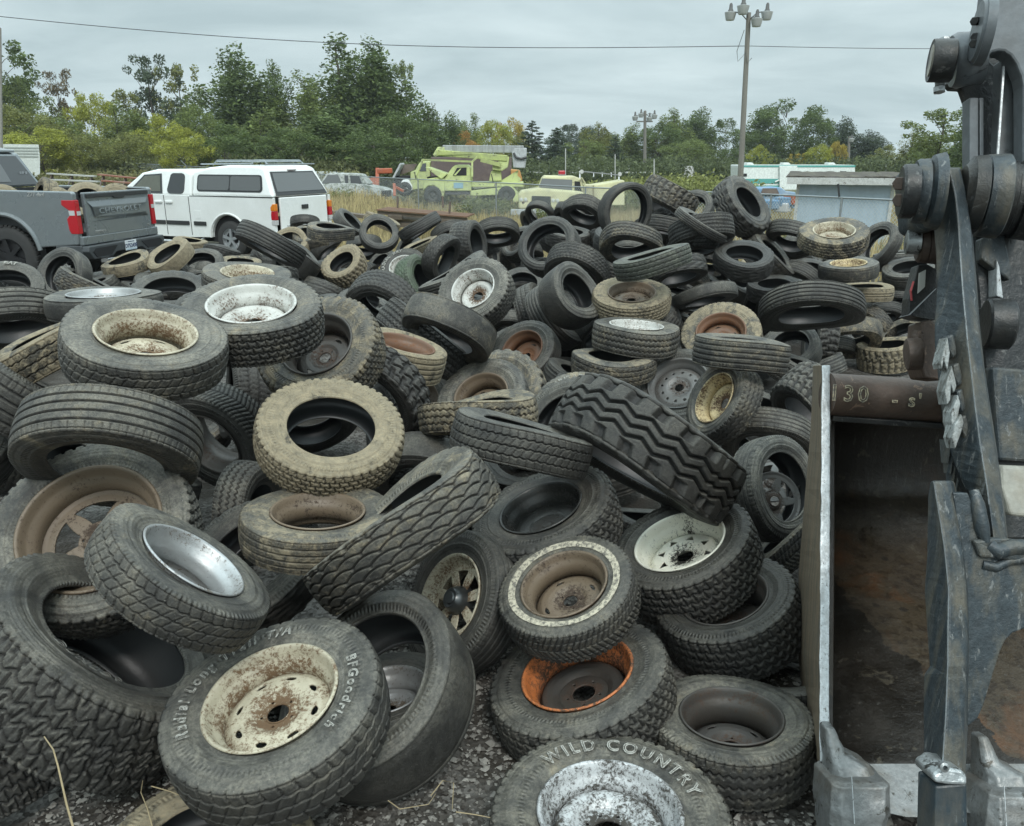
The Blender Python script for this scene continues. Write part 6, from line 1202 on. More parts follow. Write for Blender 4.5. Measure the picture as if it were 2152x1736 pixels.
# ================================================================= shed
def shed():
    z=24.0; a=P(1676,372,z); b_=P(1886,378,z-.9); g=gh(a.x,a.y); 
    rt=empty('shed',(a.x,a.y,g),label='small pale blue shed with white trim and a mossy peeling shingle roof',cat='shed'); M=lambda o:wp(o,rt)
    x0=a.x; x1=b_.x; y0=a.y; y1=b_.y; ht=a.z; d=Vector((x1-x0,y1-y0,0)).normalized(); nb=Vector((-d.y,d.x,0)); Lw=math.hypot(x1-x0,y1-y0); O=Vector((x0,y0,g)); 
    T=Matrix.Translation(O)@Matrix((d,nb,Vector((0,0,1)))).transposed().to_4x4(); h=ht-g
    def B(mb): mb.T=T; return mb
    wall=worn('pale_blue_boards',(0.44,0.54,0.62),dirt=(.34,.41,.46),amt=.5,scale=1.5,rough=.7,bumps=.1,stretch=(3,3,.5),fine=.12); wh=worn('flaking_white_trim',(.66,.67,.64),dirt=(.3,.29,.26),amt=.5,scale=4,rough=.7,chip=(.16,.14,.12),chipamt=.2)
    mb=B(MB()); mb.box((Lw/2,.9,(h-.05)/2),(Lw-.1,1.8,h-.05)); M(mb.build('wall',wall))
    for x in (.04,Lw-.10): mb=B(MB()); mb.box((x,-.02,(h-.05)/2),(.09,.05,h-.05)); M(mb.build('corner_trim',wh))
    mb=B(MB()); mb.prism([Vector((-.28,-.37,h-.20)),Vector((-.28,-.37,h-.01)),Vector((-.28,2.1,h+.10)),Vector((-.28,2.1,h-.02))],(Lw+.50,0,0)); M(mb.build('fascia',wh))
    mb=B(MB()); g_=random.Random(4); n=26; vs=[];fs=[]
    for i in range(n+1):
        x=-.32+(Lw+.6)*i/n
        for j in range(8): vs.append(Vector((x,-.34+j*.36,h+.01+.014*j+g_.uniform(0,.03))))
    fs=[(i*8+j,i*8+j+1,(i+1)*8+j+1,(i+1)*8+j) for i in range(n) for j in range(7)]; mb.add(vs,fs); r_=mb.build('roof',worn('old_shingles',(.075,.062,.050),dirt=(.14,.13,.09),amt=.8,scale=3,rough=.9,chip=(.03,.026,.02),chipamt=.4,bumps=.6)); so=r_.modifiers.new('t','SOLIDIFY'); so.thickness=.03; so.offset=-1; M(r_)
shed()
# ================================================================= light poles and wires
M_WOOD=worn('weathered_pole_wood',(.25,.235,.205),dirt=(.13,.12,.10),amt=.6,scale=2,rough=.85,stretch=(6,6,.3),bumps=.3); M_LAMP=flat('lamp_grey',(.10,.10,.095),.6); M_REFL=flat('lamp_reflector',(.42,.43,.42),.4)
def light_pole(ub,ut,vt,d,r,label,arms):
    b_=DP(ub,d); t_=P(ut,vt,b_.y*math.cos(PITCH)+(CAMH-b_.z)*math.sin(PITCH)); 
    # top at the same distance: solve on the vertical plane y=d
    k=(d-0)/(P(ut,vt,1.0).y); t_=P(ut,vt,k)
    rt=empty('light_pole',b_,label=label,cat='light pole'); mb=MB(); mb.tube([b_,b_.lerp(t_,.5),t_],[r,r*.85,r*.72],12); pole=wp(mb.build('pole',M_WOOD,smooth=True),rt)
    for (ax,ay,dz,s) in arms:
        a=t_+Vector((0,0,-.5*s)); e=t_+Vector((ax,ay,dz)); mb=MB(); mb.tube([a,a+Vector((ax*.45,ay*.45,dz*.6+.45*s)),e],.035*s,8); wp(mb.build('bracket_arm',M_LAMP,smooth=True),rt)
        hd=e+Vector((0,0,.05)); mb=MB(); mb.rev([(0,.05*s),(.1*s,.10*s),(.35*s,.12*s),(.40*s,.16*s),(.5*s,.17*s)],hd+Vector((0,0,.42*s)),hd-Vector((0,0,1)),16); lh=wp(mb.build('lamp_head',M_LAMP,smooth=True),rt)
        mb=MB(); mb.rev([(0,.17*s),(.05*s,.36*s),(.45*s,.27*s),(.5*s,.24*s),(.5*s,0)],hd-Vector((0,0,.05*s)),hd-Vector((0,0,2)),20); wp(mb.build('lamp_shade',M_REFL,smooth=True),rt)
    return rt,b_,t_
LP1=light_pole(1553,1573,27,55,.20,'tall wooden pole with four floodlamps near the middle right',[(-1.15,-.1,.05,1.0),(-.50,-.5,.35,1.05),(.42,-.4,-.35,1.0),(1.15,.1,.10,1.0)])
mb=MB(); t_=LP1[2]; mb.tube([t_+Vector((-.25,-.2,-1.0)),t_+Vector((-.6,-.2,-2.2)),t_+Vector((-.5,-.2,-2.8)),t_+Vector((-.05,-.22,-2.3)),t_+Vector((.1,-.2,-2.9)),t_+Vector((.35,-.2,-2.6))],.02,5); wp(mb.build('hanging_cable',M_BLKP),LP1[0])
LP2=light_pole(1354,1355,233,85,.19,'shorter distant wooden pole with four lamps left of the tall one',[(-.95,0,-.5,.85),(-.4,-.2,-.25,.8),(.45,-.2,-.6,.85),(.95,0,-.35,.85)])
mb=MB(); mb.bar(LP2[2]+Vector((-.8,0,-1.0)),LP2[2]+Vector((.8,0,-1.0)),.12,.12); wp(mb.build('cross_beam',M_WOOD),LP2[0])
LP3=light_pole(1781,1784,287,95,.17,'small far wooden pole with a lamp, above the teal trailer',[(.25,-.1,-.2,.8),(-.3,0,-3.0,.5)])
mb=MB(); b_=DP(0,42); mb.tube([b_,P(-3,60,42.5)],[.17,.13],12); tag(mb.build('utility_pole',M_WOOD,smooth=True),'wooden utility pole cut by the left edge','utility pole')
p0=P(-200,14,56); p1=P(1569,97,57.5); p2=P(2300,99,60); pts=[]
for i in range(25):
    t=i/24; q=p0.lerp(p1,t); q.z-=math.sin(math.pi*t)*1.05; pts.append(q)
mb=MB(); mb.tube(pts,.026,5); mb.tube([p1.lerp(p2,i/8)-Vector((0,0,math.sin(math.pi*i/8)*.15)) for i in range(9)],.022,5); tag(mb.build('overhead_wire',flat('wire_dark',(.04,.045,.05))),'single overhead wire crossing the sky past the tall lamp pole','wire')
# thin white masts in the field
for k,(u,vt,d,lab) in enumerate(((1188,312,75,'thin white mast behind the pale fire truck'),(1292,324,75,'thin white mast right of the fire truck beacon'),(1374,335,70,'thin white mast just right of the distant lamp pole'),(1861,344,80,'thin white mast above the shed roof'),(1428,345,80,'leaning thin mast left of the rusty train'))):
    b_=DP(u,d); kk=d/P(u,vt,1).y; t_=P(u+(6 if k==4 else 0),vt,kk); mb=MB(); mb.tube([b_,t_],.05,6); tag(mb.build('mast',flat('mast_white',(.5,.5,.48))),lab,'mast','thin masts in the field')
# white rail along the track
mb=MB(); a=DP(1150,82,.9); b_=DP(1500,82,.75)
rt=empty('rail_fence',a,label='low white rail along the far field with small posts',cat='fence'); mb.tube([DP(u,82,.85) for u in range(1080,1560,60)],.09,6); wp(mb.build('rail',flat('rail_white',(.62,.63,.6))),rt)
for u in range(1090,1500,21):
    mb=MB(); mb.bar(DP(u,86,0),DP(u,86,1.35+.2*math.sin(u)),.16,.12); wp(mb.build('post',D.materials['rail_white']),rt)
tag(MB().box(DP(1446,78,.95),(.9,.1,1.1)).build('notice_board',flat('board_white',(.7,.7,.68))),'blank white board standing by the far rail','notice board')
# ================================================================= old trucks behind the fence
M_YG=worn('yellow_green_paint',(.47,.53,.20),dirt=(.26,.28,.16),amt=.75,scale=1.6,rough=.6,chip=(.14,.13,.09),chipamt=.3,bumps=.05,fine=.15)
M_PY=worn('pale_yellow_paint',(.55,.53,.30),dirt=(.30,.28,.18),amt=.85,scale=1.6,rough=.6,chip=(.25,.22,.15),chipamt=.25,bumps=.05,fine=.15)
M_SILV=worn('streaked_grey_boom',(.42,.44,.44),dirt=(.17,.17,.16),amt=.7,scale=2.5,rough=.6,stretch=(3,3,.4)); M_BRN=worn('brown_van_body',(.075,.045,.04),scale=1.2,rough=.6); M_OR=worn('orange_red_paint',(.50,.12,.05),scale=2,rough=.5,dirt=(.3,.12,.07)); M_LICH=worn('lichen_white_paint',(.50,.52,.50),dirt=(.10,.12,.08),amt=.95,scale=5,rough=.85,chip=(.07,.075,.05),chipamt=.6,bumps=.2)
def pxbox(mb,u0,v0,u1,v1,z,dep):      # a real box whose front face spans that part of the view at distance z
    mb.prism([P(u0,v0,z),P(u1,v0,z),P(u1,v1,z),P(u0,v1,z)],Vector((0,dep,0))); return mb
def pp(mb,pts,z,dep): mb.prism([P(u,v,z) for u,v in pts],Vector((0,dep,0))); return mb
def simple_wheel(par,u,v,z,rp,w=.3):
    c=P(u,v,z); r=rp/F0*z; mb=MB(); mb.rev([(0,r*.55),(0,r*.8),(.05,r*.95),(w*.2,r),(w*.8,r),(w,r*.9),(w,r*.5)],c,c+Vector((0,1,0)),28); o=mb.build('wheel',M_TYRE,smooth=True); wp(o,par)
    mb=MB(); mb.rev([(.05,r*.56),(.09,r*.3),(.03,r*.2),(.03,0)],c,c+Vector((0,1,0)),24); wp(mb.build('rim',flat('old_rim',(.07,.07,.065),.7),smooth=True),par)
def bucket_truck():
    z=41.5; rt=empty('bucket_truck',DP(980,41),label='yellow-green bucket truck with raised hood and folded silver boom',cat='bucket truck'); A=lambda mb,n,m,**k:wp(mb.build(n,m,**k),rt)
    # cab with door, windscreen, pillar
    A(pp(MB(),[(931,378),(936,371),(950,352),(956,347),(981,347),(988,352),(990,402),(932,402)],z,2.0),'cab',M_YG,bevel=.06)
    A(pp(MB(),[(951,369),(960,353),(980,352),(980,369)],z-.02,.02),'door_window',M_DARK); A(pp(MB(),[(953,368),(967,354),(969,355),(957,369)],z-.06,.03),'vent_bar',M_YG)
    A(pp(MB(),[(953,384),(973,384),(973,396),(953,396)],z-.02,.015),'door_emblem',flat('faded_blue',(.2,.35,.42)))
    A(pp(MB(),[(889,377),(932,371),(934,402),(932,415),(926,415),(920,397),(912,391),(900,391),(893,397),(889,402)],z,2.0),'front_body',M_YG,bevel=.06)
    A(MB().prism([P(893,352,z-.1),P(899,352,z-.1),P(940,366,z-.1),P(927,377,z-.1)],Vector((0,1.9,0))),'raised_hood',M_YG,bevel=.03)
    A(pxbox(MB(),897,372,930,378,z+.3,1.4),'engine_bay',M_DARK); A(pxbox(MB(),932,402,1075,409,z+.1,1.6),'frame_rail',M_BLKP)
    A(pp(MB(),[(988,401),(1075,392),(1082,397),(1090,408),(1090,425),(1078,425),(1074,410),(1064,402),(1058,402),(1050,410),(988,412)],z,2.0),'rear_body',M_YG,bevel=.04); A(pxbox(MB(),985,383,1100,393,z+.2,1.8),'flat_deck',M_YG,bevel=.03)
    for u in (909,1064): simple_wheel(rt,u,411,z-.05,19)
    # head-rack frame
    mb=MB()
    for a,b_ in (((888,336),(992,340)),((888,336),(875,370)),((992,340),(992,372)),((992,340),(1003,330)),((876,371),(880,382))): mb.bar(P(*a,z-.2),P(*b_,z-.2),.09,.09)
    A(mb,'head_rack',M_YG)
    # turret
    A(pp(MB(),[(1027,381),(1031,362),(1036,357),(1052,357),(1054,381)],z+.4,1.0),'turret_base',M_YG,bevel=.05)
    A(pp(MB(),[(1034,357),(1035,346),(1046,341),(1052,331),(1060,327),(1070,330),(1067,352),(1054,360)],z+.2,.8),'turret',M_YG,bevel=.05)
    A(pp(MB(),[(1044,350),(1050,350),(1050,344),(1044,344)],z+.17,.02),'warning_label',flat('label_yellow',(.5,.38,.03)))
    mb=MB(); mb.bar(P(918,321,z+.3),P(1066,333,z+.3),.42,.30); A(mb,'lower_boom',M_YG,bevel=.03)
    mb=MB(); mb.bar(P(1010,336,z+.1),P(1052,347,z+.1),.2,.2); mb.bar(P(920,323,z+.1),P(992,322,z+.1),.13,.13); A(mb,'boom_cylinder',M_YG)
    A(pp(MB(),[(909,326),(919,309),(934,309),(934,318),(914,330)],z+.2,.5),'boom_elbow',M_YG,bevel=.04)
    mb=MB(); mb.bar(P(930,313,z+.4),P(1100,314,z+.4),.34,.36); A(mb,'upper_boom',M_SILV,bevel=.03)
    A(pp(MB(),[(1075,320),(1080,311),(1107,311),(1106,332),(1103,354),(1078,353)],z+.2,.9),'work_bucket',M_SILV,bevel=.05)
    mb=MB(); mb.tube([P(1079,322,z+.1),P(1084,331,z+.1),P(1095,334,z+.1),P(1106,331,z+.1)],.06,6); A(mb,'bucket_hose',M_BLKP)
    A(pp(MB(),[(1040,388),(1090,388),(1090,383),(1095,377),(1087,369),(1089,357)],z+.5,.1),'outrigger',M_YG)
bucket_truck()
def second_truck():
    z=50; rt=empty('utility_truck',DP(860,50),label='second yellow-green truck, hood open, behind the bucket truck on its left',cat='truck'); A=lambda mb,n,m,**k:wp(mb.build(n,m,**k),rt)
    A(pp(MB(),[(862,362),(872,358),(880,344),(886,339),(903,340),(904,395),(862,400)],z,2.0),'cab',M_YG,bevel=.05); A(pp(MB(),[(878,360),(887,344),(895,343),(895,360)],z-.03,.02),'windscreen',M_TINT)
    A(pp(MB(),[(840,388),(846,378),(858,377),(866,392),(866,400),(860,400)],z-.3,1.8),'fender',D.materials['white_truck_paint'],bevel=.04); A(pp(MB(),[(823,375),(840,343),(842,346),(840,352),(828,374)],z-.2,1.9),'open_hood',M_SILV); A(pp(MB(),[(838,346),(876,345),(868,358),(842,368)],z+1.2,.1),'hood_underside',M_BRN); A(pxbox(MB(),828,370,862,398,z+.4,1.3),'engine_bay',M_DARK)
    simple_wheel(rt,850,398,z-.35,15)
second_truck()
tag(pp(MB(),[(905,330),(908,330),(1075,330),(1076,386),(905,386)],46.5,6).build('box_trailer',M_BRN,bevel=.05),'brown windowless box body standing behind the bucket truck','box body')
tag(pp(MB(),[(1073,356),(1092,358),(1097,376),(1096,384),(1073,384)],45,1.5).build('orange_cabinet',worn('orange_cabinet_paint',(.5,.24,.05),scale=2,rough=.6),bevel=.05),'orange metal cabinet under the work bucket of the boom','cabinet')
def fire_truck():
    z=35.5; rt=empty('fire_truck',DP(1180,35),label='pale yellow old fire truck with red beacon and twin headlights, facing left',cat='fire truck'); A=lambda mb,n,m,**k:wp(mb.build(n,m,**k),rt)
    A(pp(MB(),[(1131,401),(1140,374),(1146,370),(1208,371),(1222,376),(1228,405),(1228,425),(1131,425)],z,1.9),'cab',M_PY,bevel=.08,seg=3)
    A(pp(MB(),[(1133,391),(1139,375),(1202,378),(1202,400),(1133,394)],z-.03,.02),'windscreen',M_TINT2); A(pp(MB(),[(1207,400),(1207,381),(1218,382),(1222,402)],z-.03,.02),'door_window',M_DARK)
    A(pp(MB(),[(1089,408),(1096,402),(1131,396),(1205,402),(1228,405),(1228,440),(1200,441),(1090,441)],z-.9,1.6),'hood',M_PY,bevel=.10,seg=3)
    A(pp(MB(),[(1117,412),(1157,413),(1157,434),(1117,434)],z-.96,.04),'grille',M_DARK,bevel=.01)
    for u,v in ((1095,420),(1104,420),(1162,422),(1171,422)): c=P(u,v,z-.93); mb=MB(); mb.rev([(0,0),(.02,.075),(.05,.085)],c-Vector((0,.03,0)),c+Vector((0,1,0)),16); A(mb,'headlight',flat('headlight_glass',(.6,.62,.58),.15),smooth=True)
    c=P(1099,426,z-.93); mb=MB(); mb.rev([(0,0),(.02,.05)],c-Vector((0,.02,0)),c+Vector((0,1,0)),12); A(mb,'indicator',M_RUST)
    A(pxbox(MB(),1073,441,1180,452,z-1.3,.35),'front_bumper',M_SILV,bevel=.02)
    A(pp(MB(),[(1228,388),(1245,390),(1312,379),(1312,432),(1228,432)],z+.2,1.8),'pump_body',M_PY,bevel=.04); A(pxbox(MB(),1245,390,1248,430,z+.15,.08),'body_seam',flat('seam_brown',(.2,.17,.08)))
    mb=MB(); mb.box(P(1180,363,z+.6),(.30,.26,.17)); A(mb,'red_beacon',flat('beacon_red',(.42,.02,.03),.3),bevel=.04)
    A(MB().box(P(1180,368,z+.6),(.34,.3,.05)),'beacon_base',M_CHR)
    mb=MB(); 
    for u0,v0,u1,v1 in ((1218,360,1300,368),(1218,360,1218,376),(1300,368,1300,379)): mb.bar(P(u0,v0,z+.8),P(u1,v1,z+.8),.05,.05)
    for u in (1247,1265,1284): mb.bar(P(u,363,z+.8),P(u,372,z+.8),.03,.03)
    A(mb,'rack_rail',M_CHR)
    for u,v in ((1222,361),(1302,366)): c=P(u,v,z+.7); mb=MB(); mb.rev([(0,0),(0,.09),(.12,.07)],c,c+Vector((0,1,0)),14); A(mb,'work_lamp',M_CLR)
    mb=MB(); mb.tube([P(1216,380,z-.1),P(1222,374,z-.1),P(1228,384,z-.1),P(1230,420,z-.1)],.04,6); A(mb,'snorkel_pipe',M_PY)
    simple_wheel(rt,1205,440,z-.8,19)
fire_truck()
def wreck(u0,v0,z,label,s=1.0):
    rt=empty('wrecked_car',DP(u0+60,z),label=label,cat='wrecked car'); A=lambda mb,n,m,**k:wp(mb.build(n,m,**k),rt)
    q=lambda pts:[(u0+a*s,v0+b_*s) for a,b_ in pts]
    A(pp(MB(),q([(0,22),(30,22),(70,24),(78,27),(108,33),(127,41),(128,58),(104,60),(100,52),(86,50),(74,58),(40,62),(-30,60),(-30,24)]),z,1.7),'body',M_LICH,bevel=.05)
    A(pp(MB(),q([(-14,0),(40,1),(60,3),(78,24),(-30,24)]),z+.1,1.5),'roof',M_LICH,bevel=.05)
    A(pp(MB(),q([(-12,4),(10,4),(18,22),(-24,22)]),z+.05,.04),'side_window',M_TINT2); A(pp(MB(),q([(24,5),(32,5),(32,22),(26,22)]),z+.05,.04),'side_window',M_TINT); A(pp(MB(),q([(36,5),(55,6),(62,22),(38,22)]),z+.05,.04),'side_window',M_TINT)
    A(pp(MB(),q([(104,38),(126,37),(126,52),(104,54)]),z-.04,.05),'grille',M_DARK,bevel=.01); mb=MB(); mb.bar(P(u0+58*s,v0+53*s,z-.1),P(u0+128*s,v0+54*s,z-.1),.06,.1); A(mb,'bumper',M_CHR)
    simple_wheel(rt,u0+90*s,v0+57*s,z+.05,12*s,.2); simple_wheel(rt,u0+14*s,v0+58*s,z+.05,11*s,.2)
wreck(700,364,44,'lichen-covered white wrecked car behind the fence, right of the white pickup',.97)
wreck(655,361,49,'second lichen-covered wreck showing left behind the first one',1.0)
rt=empty('orange_machine',DP(795,50),label='orange-red machine part with a horizontal ram behind the wrecked car',cat='machinery')
mb=MB(); mb.bar(P(793,360,48),P(824,359,48),.34,.3); wp(mb.build('ram',M_OR,bevel=.05),rt); mb=MB(); mb.bar(P(793,354,48),P(793,390,48),.2,.2); wp(mb.build('mast',M_OR),rt); wp(pp(MB(),[(771,376),(790,372),(792,388),(780,388)],48.2,.5).build('fender_plate',M_OR),rt)
tag(pp(MB(),[(740,361),(792,359),(792,365),(740,366)],56,2).build('flat_trailer',worn('grey_trailer',(.15,.17,.19),scale=2)),'low grey flat trailer deck behind the wrecks','trailer')
tag(MB().bar(P(828,392,42.5),P(848,402,42.5),.12,.12).bar(P(828,386,42.5),P(829,412,42.5),.14,.14).build('rusty_stand',M_OR),'small rusty red pipe stand left of the bucket truck wheel','pipe stand')
# ---- pallets in the grass
def pallets():
    z=24.5; WD=worn('grey_pallet_wood',(.16,.13,.10),dirt=(.07,.055,.045),amt=.6,scale=3,rough=.9,stretch=(.6,3,3)); 
    for k,(u0,v0,u1,v1,zz,lab) in enumerate(((793,441,982,456,24.5,'rust-topped timber pallet on top of the stack in the dry grass'),(815,458,985,471,24.7,'lower grey timber pallet under the rust-topped one'))):
        rt=empty('timber_pallet',P(u0,v0,zz),label=lab,cat='pallet',group='timber pallets in the grass'); a=P(u0,v0,zz); b_=P(u1,v1,zz-.6); n=Vector((.12,1,0)).normalized()
        mb=MB()
        for j in range(5): mb.bar(a+n*(j*.28),b_+n*(j*.28),.16,.035)
        wp(mb.build('deck_board',worn('rusty_deck',(.20,.11,.07) if k==0 else (.17,.15,.12),scale=3,rough=.9)),rt)
        mb=MB(); mb.bar(a-Vector((0,0,.08)),b_-Vector((0,0,.08)),.05,.10); wp(mb.build('stringer',WD),rt)
        for f in (.2,.78): c=a.lerp(b_,f)-Vector((0,0,.17)); mb=MB(); mb.box(c,(.42,.3,.13)); wp(mb.build('block',WD),rt)
    a=P(697,446,25); tag(MB().bar(a,P(790,458,24),.3,.1).build('timber_beam',WD),'dark timber beam in the grass behind the black tyre by the white pickup','timber')
    for k,(u,v,t) in enumerate(((944,448,6),(835,437,4),(931,436,0))): tag(MB().bar(P(u,v,24.3),P(u+t*.6-2,v-24,24.3),.05,.05).build('rusty_rod',M_RUST),['rusty rod standing on the right part of the pallet','rusty rod leaning at the left of the pallet','thin rusty rod in the grass behind the pallet'][k],'rod','rusty rods by the pallets')
pallets()
# ---- bleacher benches between the pickups
def bench(u0,v0,u1,v1,z,label,mt):
    rt=empty('bleacher_bench',P(u0,v0+20,z),label=label,cat='bench',group='bleacher benches along the fence')
    for k in range(3):
        mb=MB(); mb.bar(P(u0+k*8,v0+k*13,z-k*.7),P(u1+k*8,v1+k*11,z-k*.7),.28,.05); wp(mb.build('seat_plank',mt),rt)
    for f in (.08,.5,.92):
        a=P(u0,v0,z).lerp(P(u1,v1,z),f); mb=MB(); mb.bar(a,a-Vector((0,0,1.3)),.07,.07); mb.bar(a-Vector((0,0,.02)),a+Vector((.3,-1.6,-1.0)),.05,.05); wp(mb.build('frame_leg',M_RUST),rt)
M_ALU=flat('bleacher_alu',(.45,.45,.42),.5,.2); M_BRED=worn('bleacher_red',(.27,.10,.06),scale=2,rough=.7,dirt=(.3,.25,.2))
bench(101,365,200,371,33,'pale grey bleacher bench right behind the grey pickup cab',M_ALU); bench(208,367,318,378,31,'rusty red bleacher bench left of the white pickup',M_BRED)
# ---- left: white box trailer, signs in the brush
rt=empty('box_trailer',DP(45,50),label='white ribbed box trailer behind the grey pickup cab',cat='trailer')
wp(MB().prism([P(u,v,50) for u,v in [(-60,300),(4,303),(81,304),(84,335),(84,372),(-60,372)]],Vector((-1.6,2.5,0))).build('body',worn('white_trailer_skin',(.55,.58,.54),dirt=(.35,.36,.32),amt=.5,scale=1.5,rough=.6)),rt)
mb=MB()
for v in (310,316,322,328): mb.bar(P(8,v,49.95),P(80,v+1,49.95),.03,.06)
wp(mb.build('side_rib',flat('rib_shadow',(.40,.43,.40))),rt)
for k,(u,w_) in enumerate(((283,.5),(297,.5),(320,.55),(339,.4),(382,.5))): tag(MB().box(P(u,327+k*.6,68),(w_,.1,.55)).build('white_marker',flat('marker_white',(.7,.71,.7))),['first','second','third','fourth','fifth'][k]+' of the small white markers in the brush, counted from the left','marker','small white markers in the brush')
# ---- teal motorhome and things by the shed
def motorhome():
    z=60; rt=empty('trailer_home',DP(1650,60),label='long white and teal trailer home behind the shed',cat='trailer home'); A=lambda mb,n,m,**k:wp(mb.build(n,m,**k),rt)
    tl=worn('teal_paint',(.035,.28,.24),scale=1,rough=.5,dirt=(.1,.25,.22),amt=.3); wh=worn('white_siding',(.66,.70,.66),scale=1,rough=.5,dirt=(.5,.53,.5),amt=.3)
    A(pxbox(MB(),1556,347,1797,404,z,3),'body',wh,bevel=.08); A(pxbox(MB(),1556,347.5,1797,351.5,z-.03,.02),'top_stripe',tl)
    A(pxbox(MB(),1556,376,1797,386,z-.03,.02),'middle_stripe',tl); A(pxbox(MB(),1556,390,1797,403,z-.03,.02),'lower_stripe',tl)
    A(pxbox(MB(),1638,349,1675,403,z-.25,.2),'slide_out',wh,bevel=.03)
    A(pxbox(MB(),1559,365,1569,371,z-.05,.02),'window',M_DARK); A(pxbox(MB(),1765,360,1778,366,z-.05,.02),'window',M_DARK)
    for u in (1576,1653,1748): A(pp(MB(),[(u-8,347),(u-7,342),(u+5,342),(u+9,347)],z+.8,.9),'roof_vent',wh,bevel=.05)
    mb=MB(); mb.tube([P(1628,383,z-.1),P(1640,377,z-.1),P(1655,376,z-.1),P(1648,383,z-.1),P(1666,381,z-.1)],.07,5); A(mb,'swoosh_decal',wh)
motorhome()
BL=worn('faded_blue_body',(.12,.26,.42),scale=3,rough=.6,dirt=(.3,.33,.35),amt=.6,chip=(.35,.2,.12),chipamt=.15)
rt=empty('blue_vehicle',DP(1620,36),label='faded blue vehicle with a dark mesh window between the lug tyre and the shed',cat='vehicle')
wp(pp(MB(),[(1588,410),(1592,396),(1640,394),(1652,402),(1672,404),(1672,438),(1590,436)],36,1.6).build('body',BL,bevel=.05),rt); wp(pp(MB(),[(1598,410),(1603,396),(1632,396),(1638,410)],35.9,.06).build('mesh_window',M_BRN),rt)
for k,(u,v,w_,mt) in enumerate(((1628,430,1.0,BL),(1652,424,.8,BL),(1664,420,.5,M_OR),(1645,436,.6,M_CLR))): tag(MB().box(P(u,v,31),(w_,.5,.35),Matrix.Rotation(.3*k,3,'Z')).build('scrap_item',mt,bevel=.05),['blue scrap panel lying lowest by the shed','blue scrap panel leaning nearest the shed','orange-red scrap piece by the shed','pale scrap piece in the weeds by the shed'][k],'scrap','scrap by the shed')
rt=empty('locomotive',DP(1480,150),label='far rusty red and dark locomotive among the trees',cat='locomotive')
wp(pp(MB(),[(1467,358),(1467,345),(1471,341),(1480,343),(1482,358)],150,3).build('cab',M_OR),rt); wp(pp(MB(),[(1481,358),(1482,345),(1510,346),(1518,350),(1518,360),(1481,360)],150,3).build('hood_body',M_BRN,bevel=.2),rt); wp(pxbox(MB(),1462,358,1522,364,150,3).build('underframe',M_DARK),rt)
# ================================================================= trees and plants
def leaf_mat():
    m,t,b=newmat('leaves'); oi=t.nodes.new('ShaderNodeObjectInfo'); ge=t.nodes.new('ShaderNodeNewGeometry'); tcn=t.nodes.new('ShaderNodeTexCoord')
    n=noise_n(t,tcn.outputs['Object'],7.0,3,.6); f=mth(t,'ADD',mth(t,'MULTIPLY',ge.outputs['Random Per Island'],.5),mth(t,'MULTIPLY',n,.75)); k=ramp(t,f,.28,.95,(.5,.5,.5,1),(1.55,1.5,1.35,1))
    c=mix(t,1.0,oi.outputs['Color'],k,'MULTIPLY'); t.links.new(c,b.inputs['Base Color']); b.inputs['Roughness'].default_value=.7; b.inputs['Specular IOR Level'].default_value=.25
    tr=t.nodes.new('ShaderNodeBsdfTranslucent'); t.links.new(c,tr.inputs[0]); mx_=t.nodes.new('ShaderNodeMixShader'); mx_.inputs[0].default_value=.3; o=[x for x in t.nodes if x.type=='OUTPUT_MATERIAL'][0]
    t.links.new(b.outputs[0],mx_.inputs[1]); t.links.new(tr.outputs[0],mx_.inputs[2]); t.links.new(mx_.outputs[0],o.inputs[0]); return m
M_LEAF=leaf_mat(); M_BARK=worn('bark',(.10,.085,.065),scale=3,rough=.9,bumps=.3)
def leaves(cen,rad,n,size,g,flatz=.8):
    """leaf-sized quads through a set of lobes (unit tree)"""
    cen=np.array(cen); rad=np.array(rad); w=(rad.prod(1))**.55; idx=g.choice(len(cen),n,p=w/w.sum())
    d=g.normal(size=(n,3)); d/=np.linalg.norm(d,axis=1)[:,None]; rr_=g.uniform(.25,1.0,n)**.45*(1+g.normal(0,.10,n))
    c=cen[idx]+d*rad[idx]*rr_[:,None]; s=size*np.exp(g.normal(0,.35,n))
    a=g.normal(size=(n,3)); a/=np.linalg.norm(a,axis=1)[:,None]; b_=np.cross(a,g.normal(size=(n,3))); b_/=np.linalg.norm(b_,axis=1)[:,None]
    q=np.stack([c-a*s[:,None],c+b_*s[:,None]*.55,c+a*s[:,None],c-b_*s[:,None]*.55],1); return q.reshape(-1,3),np.arange(4*n).reshape(-1,4)
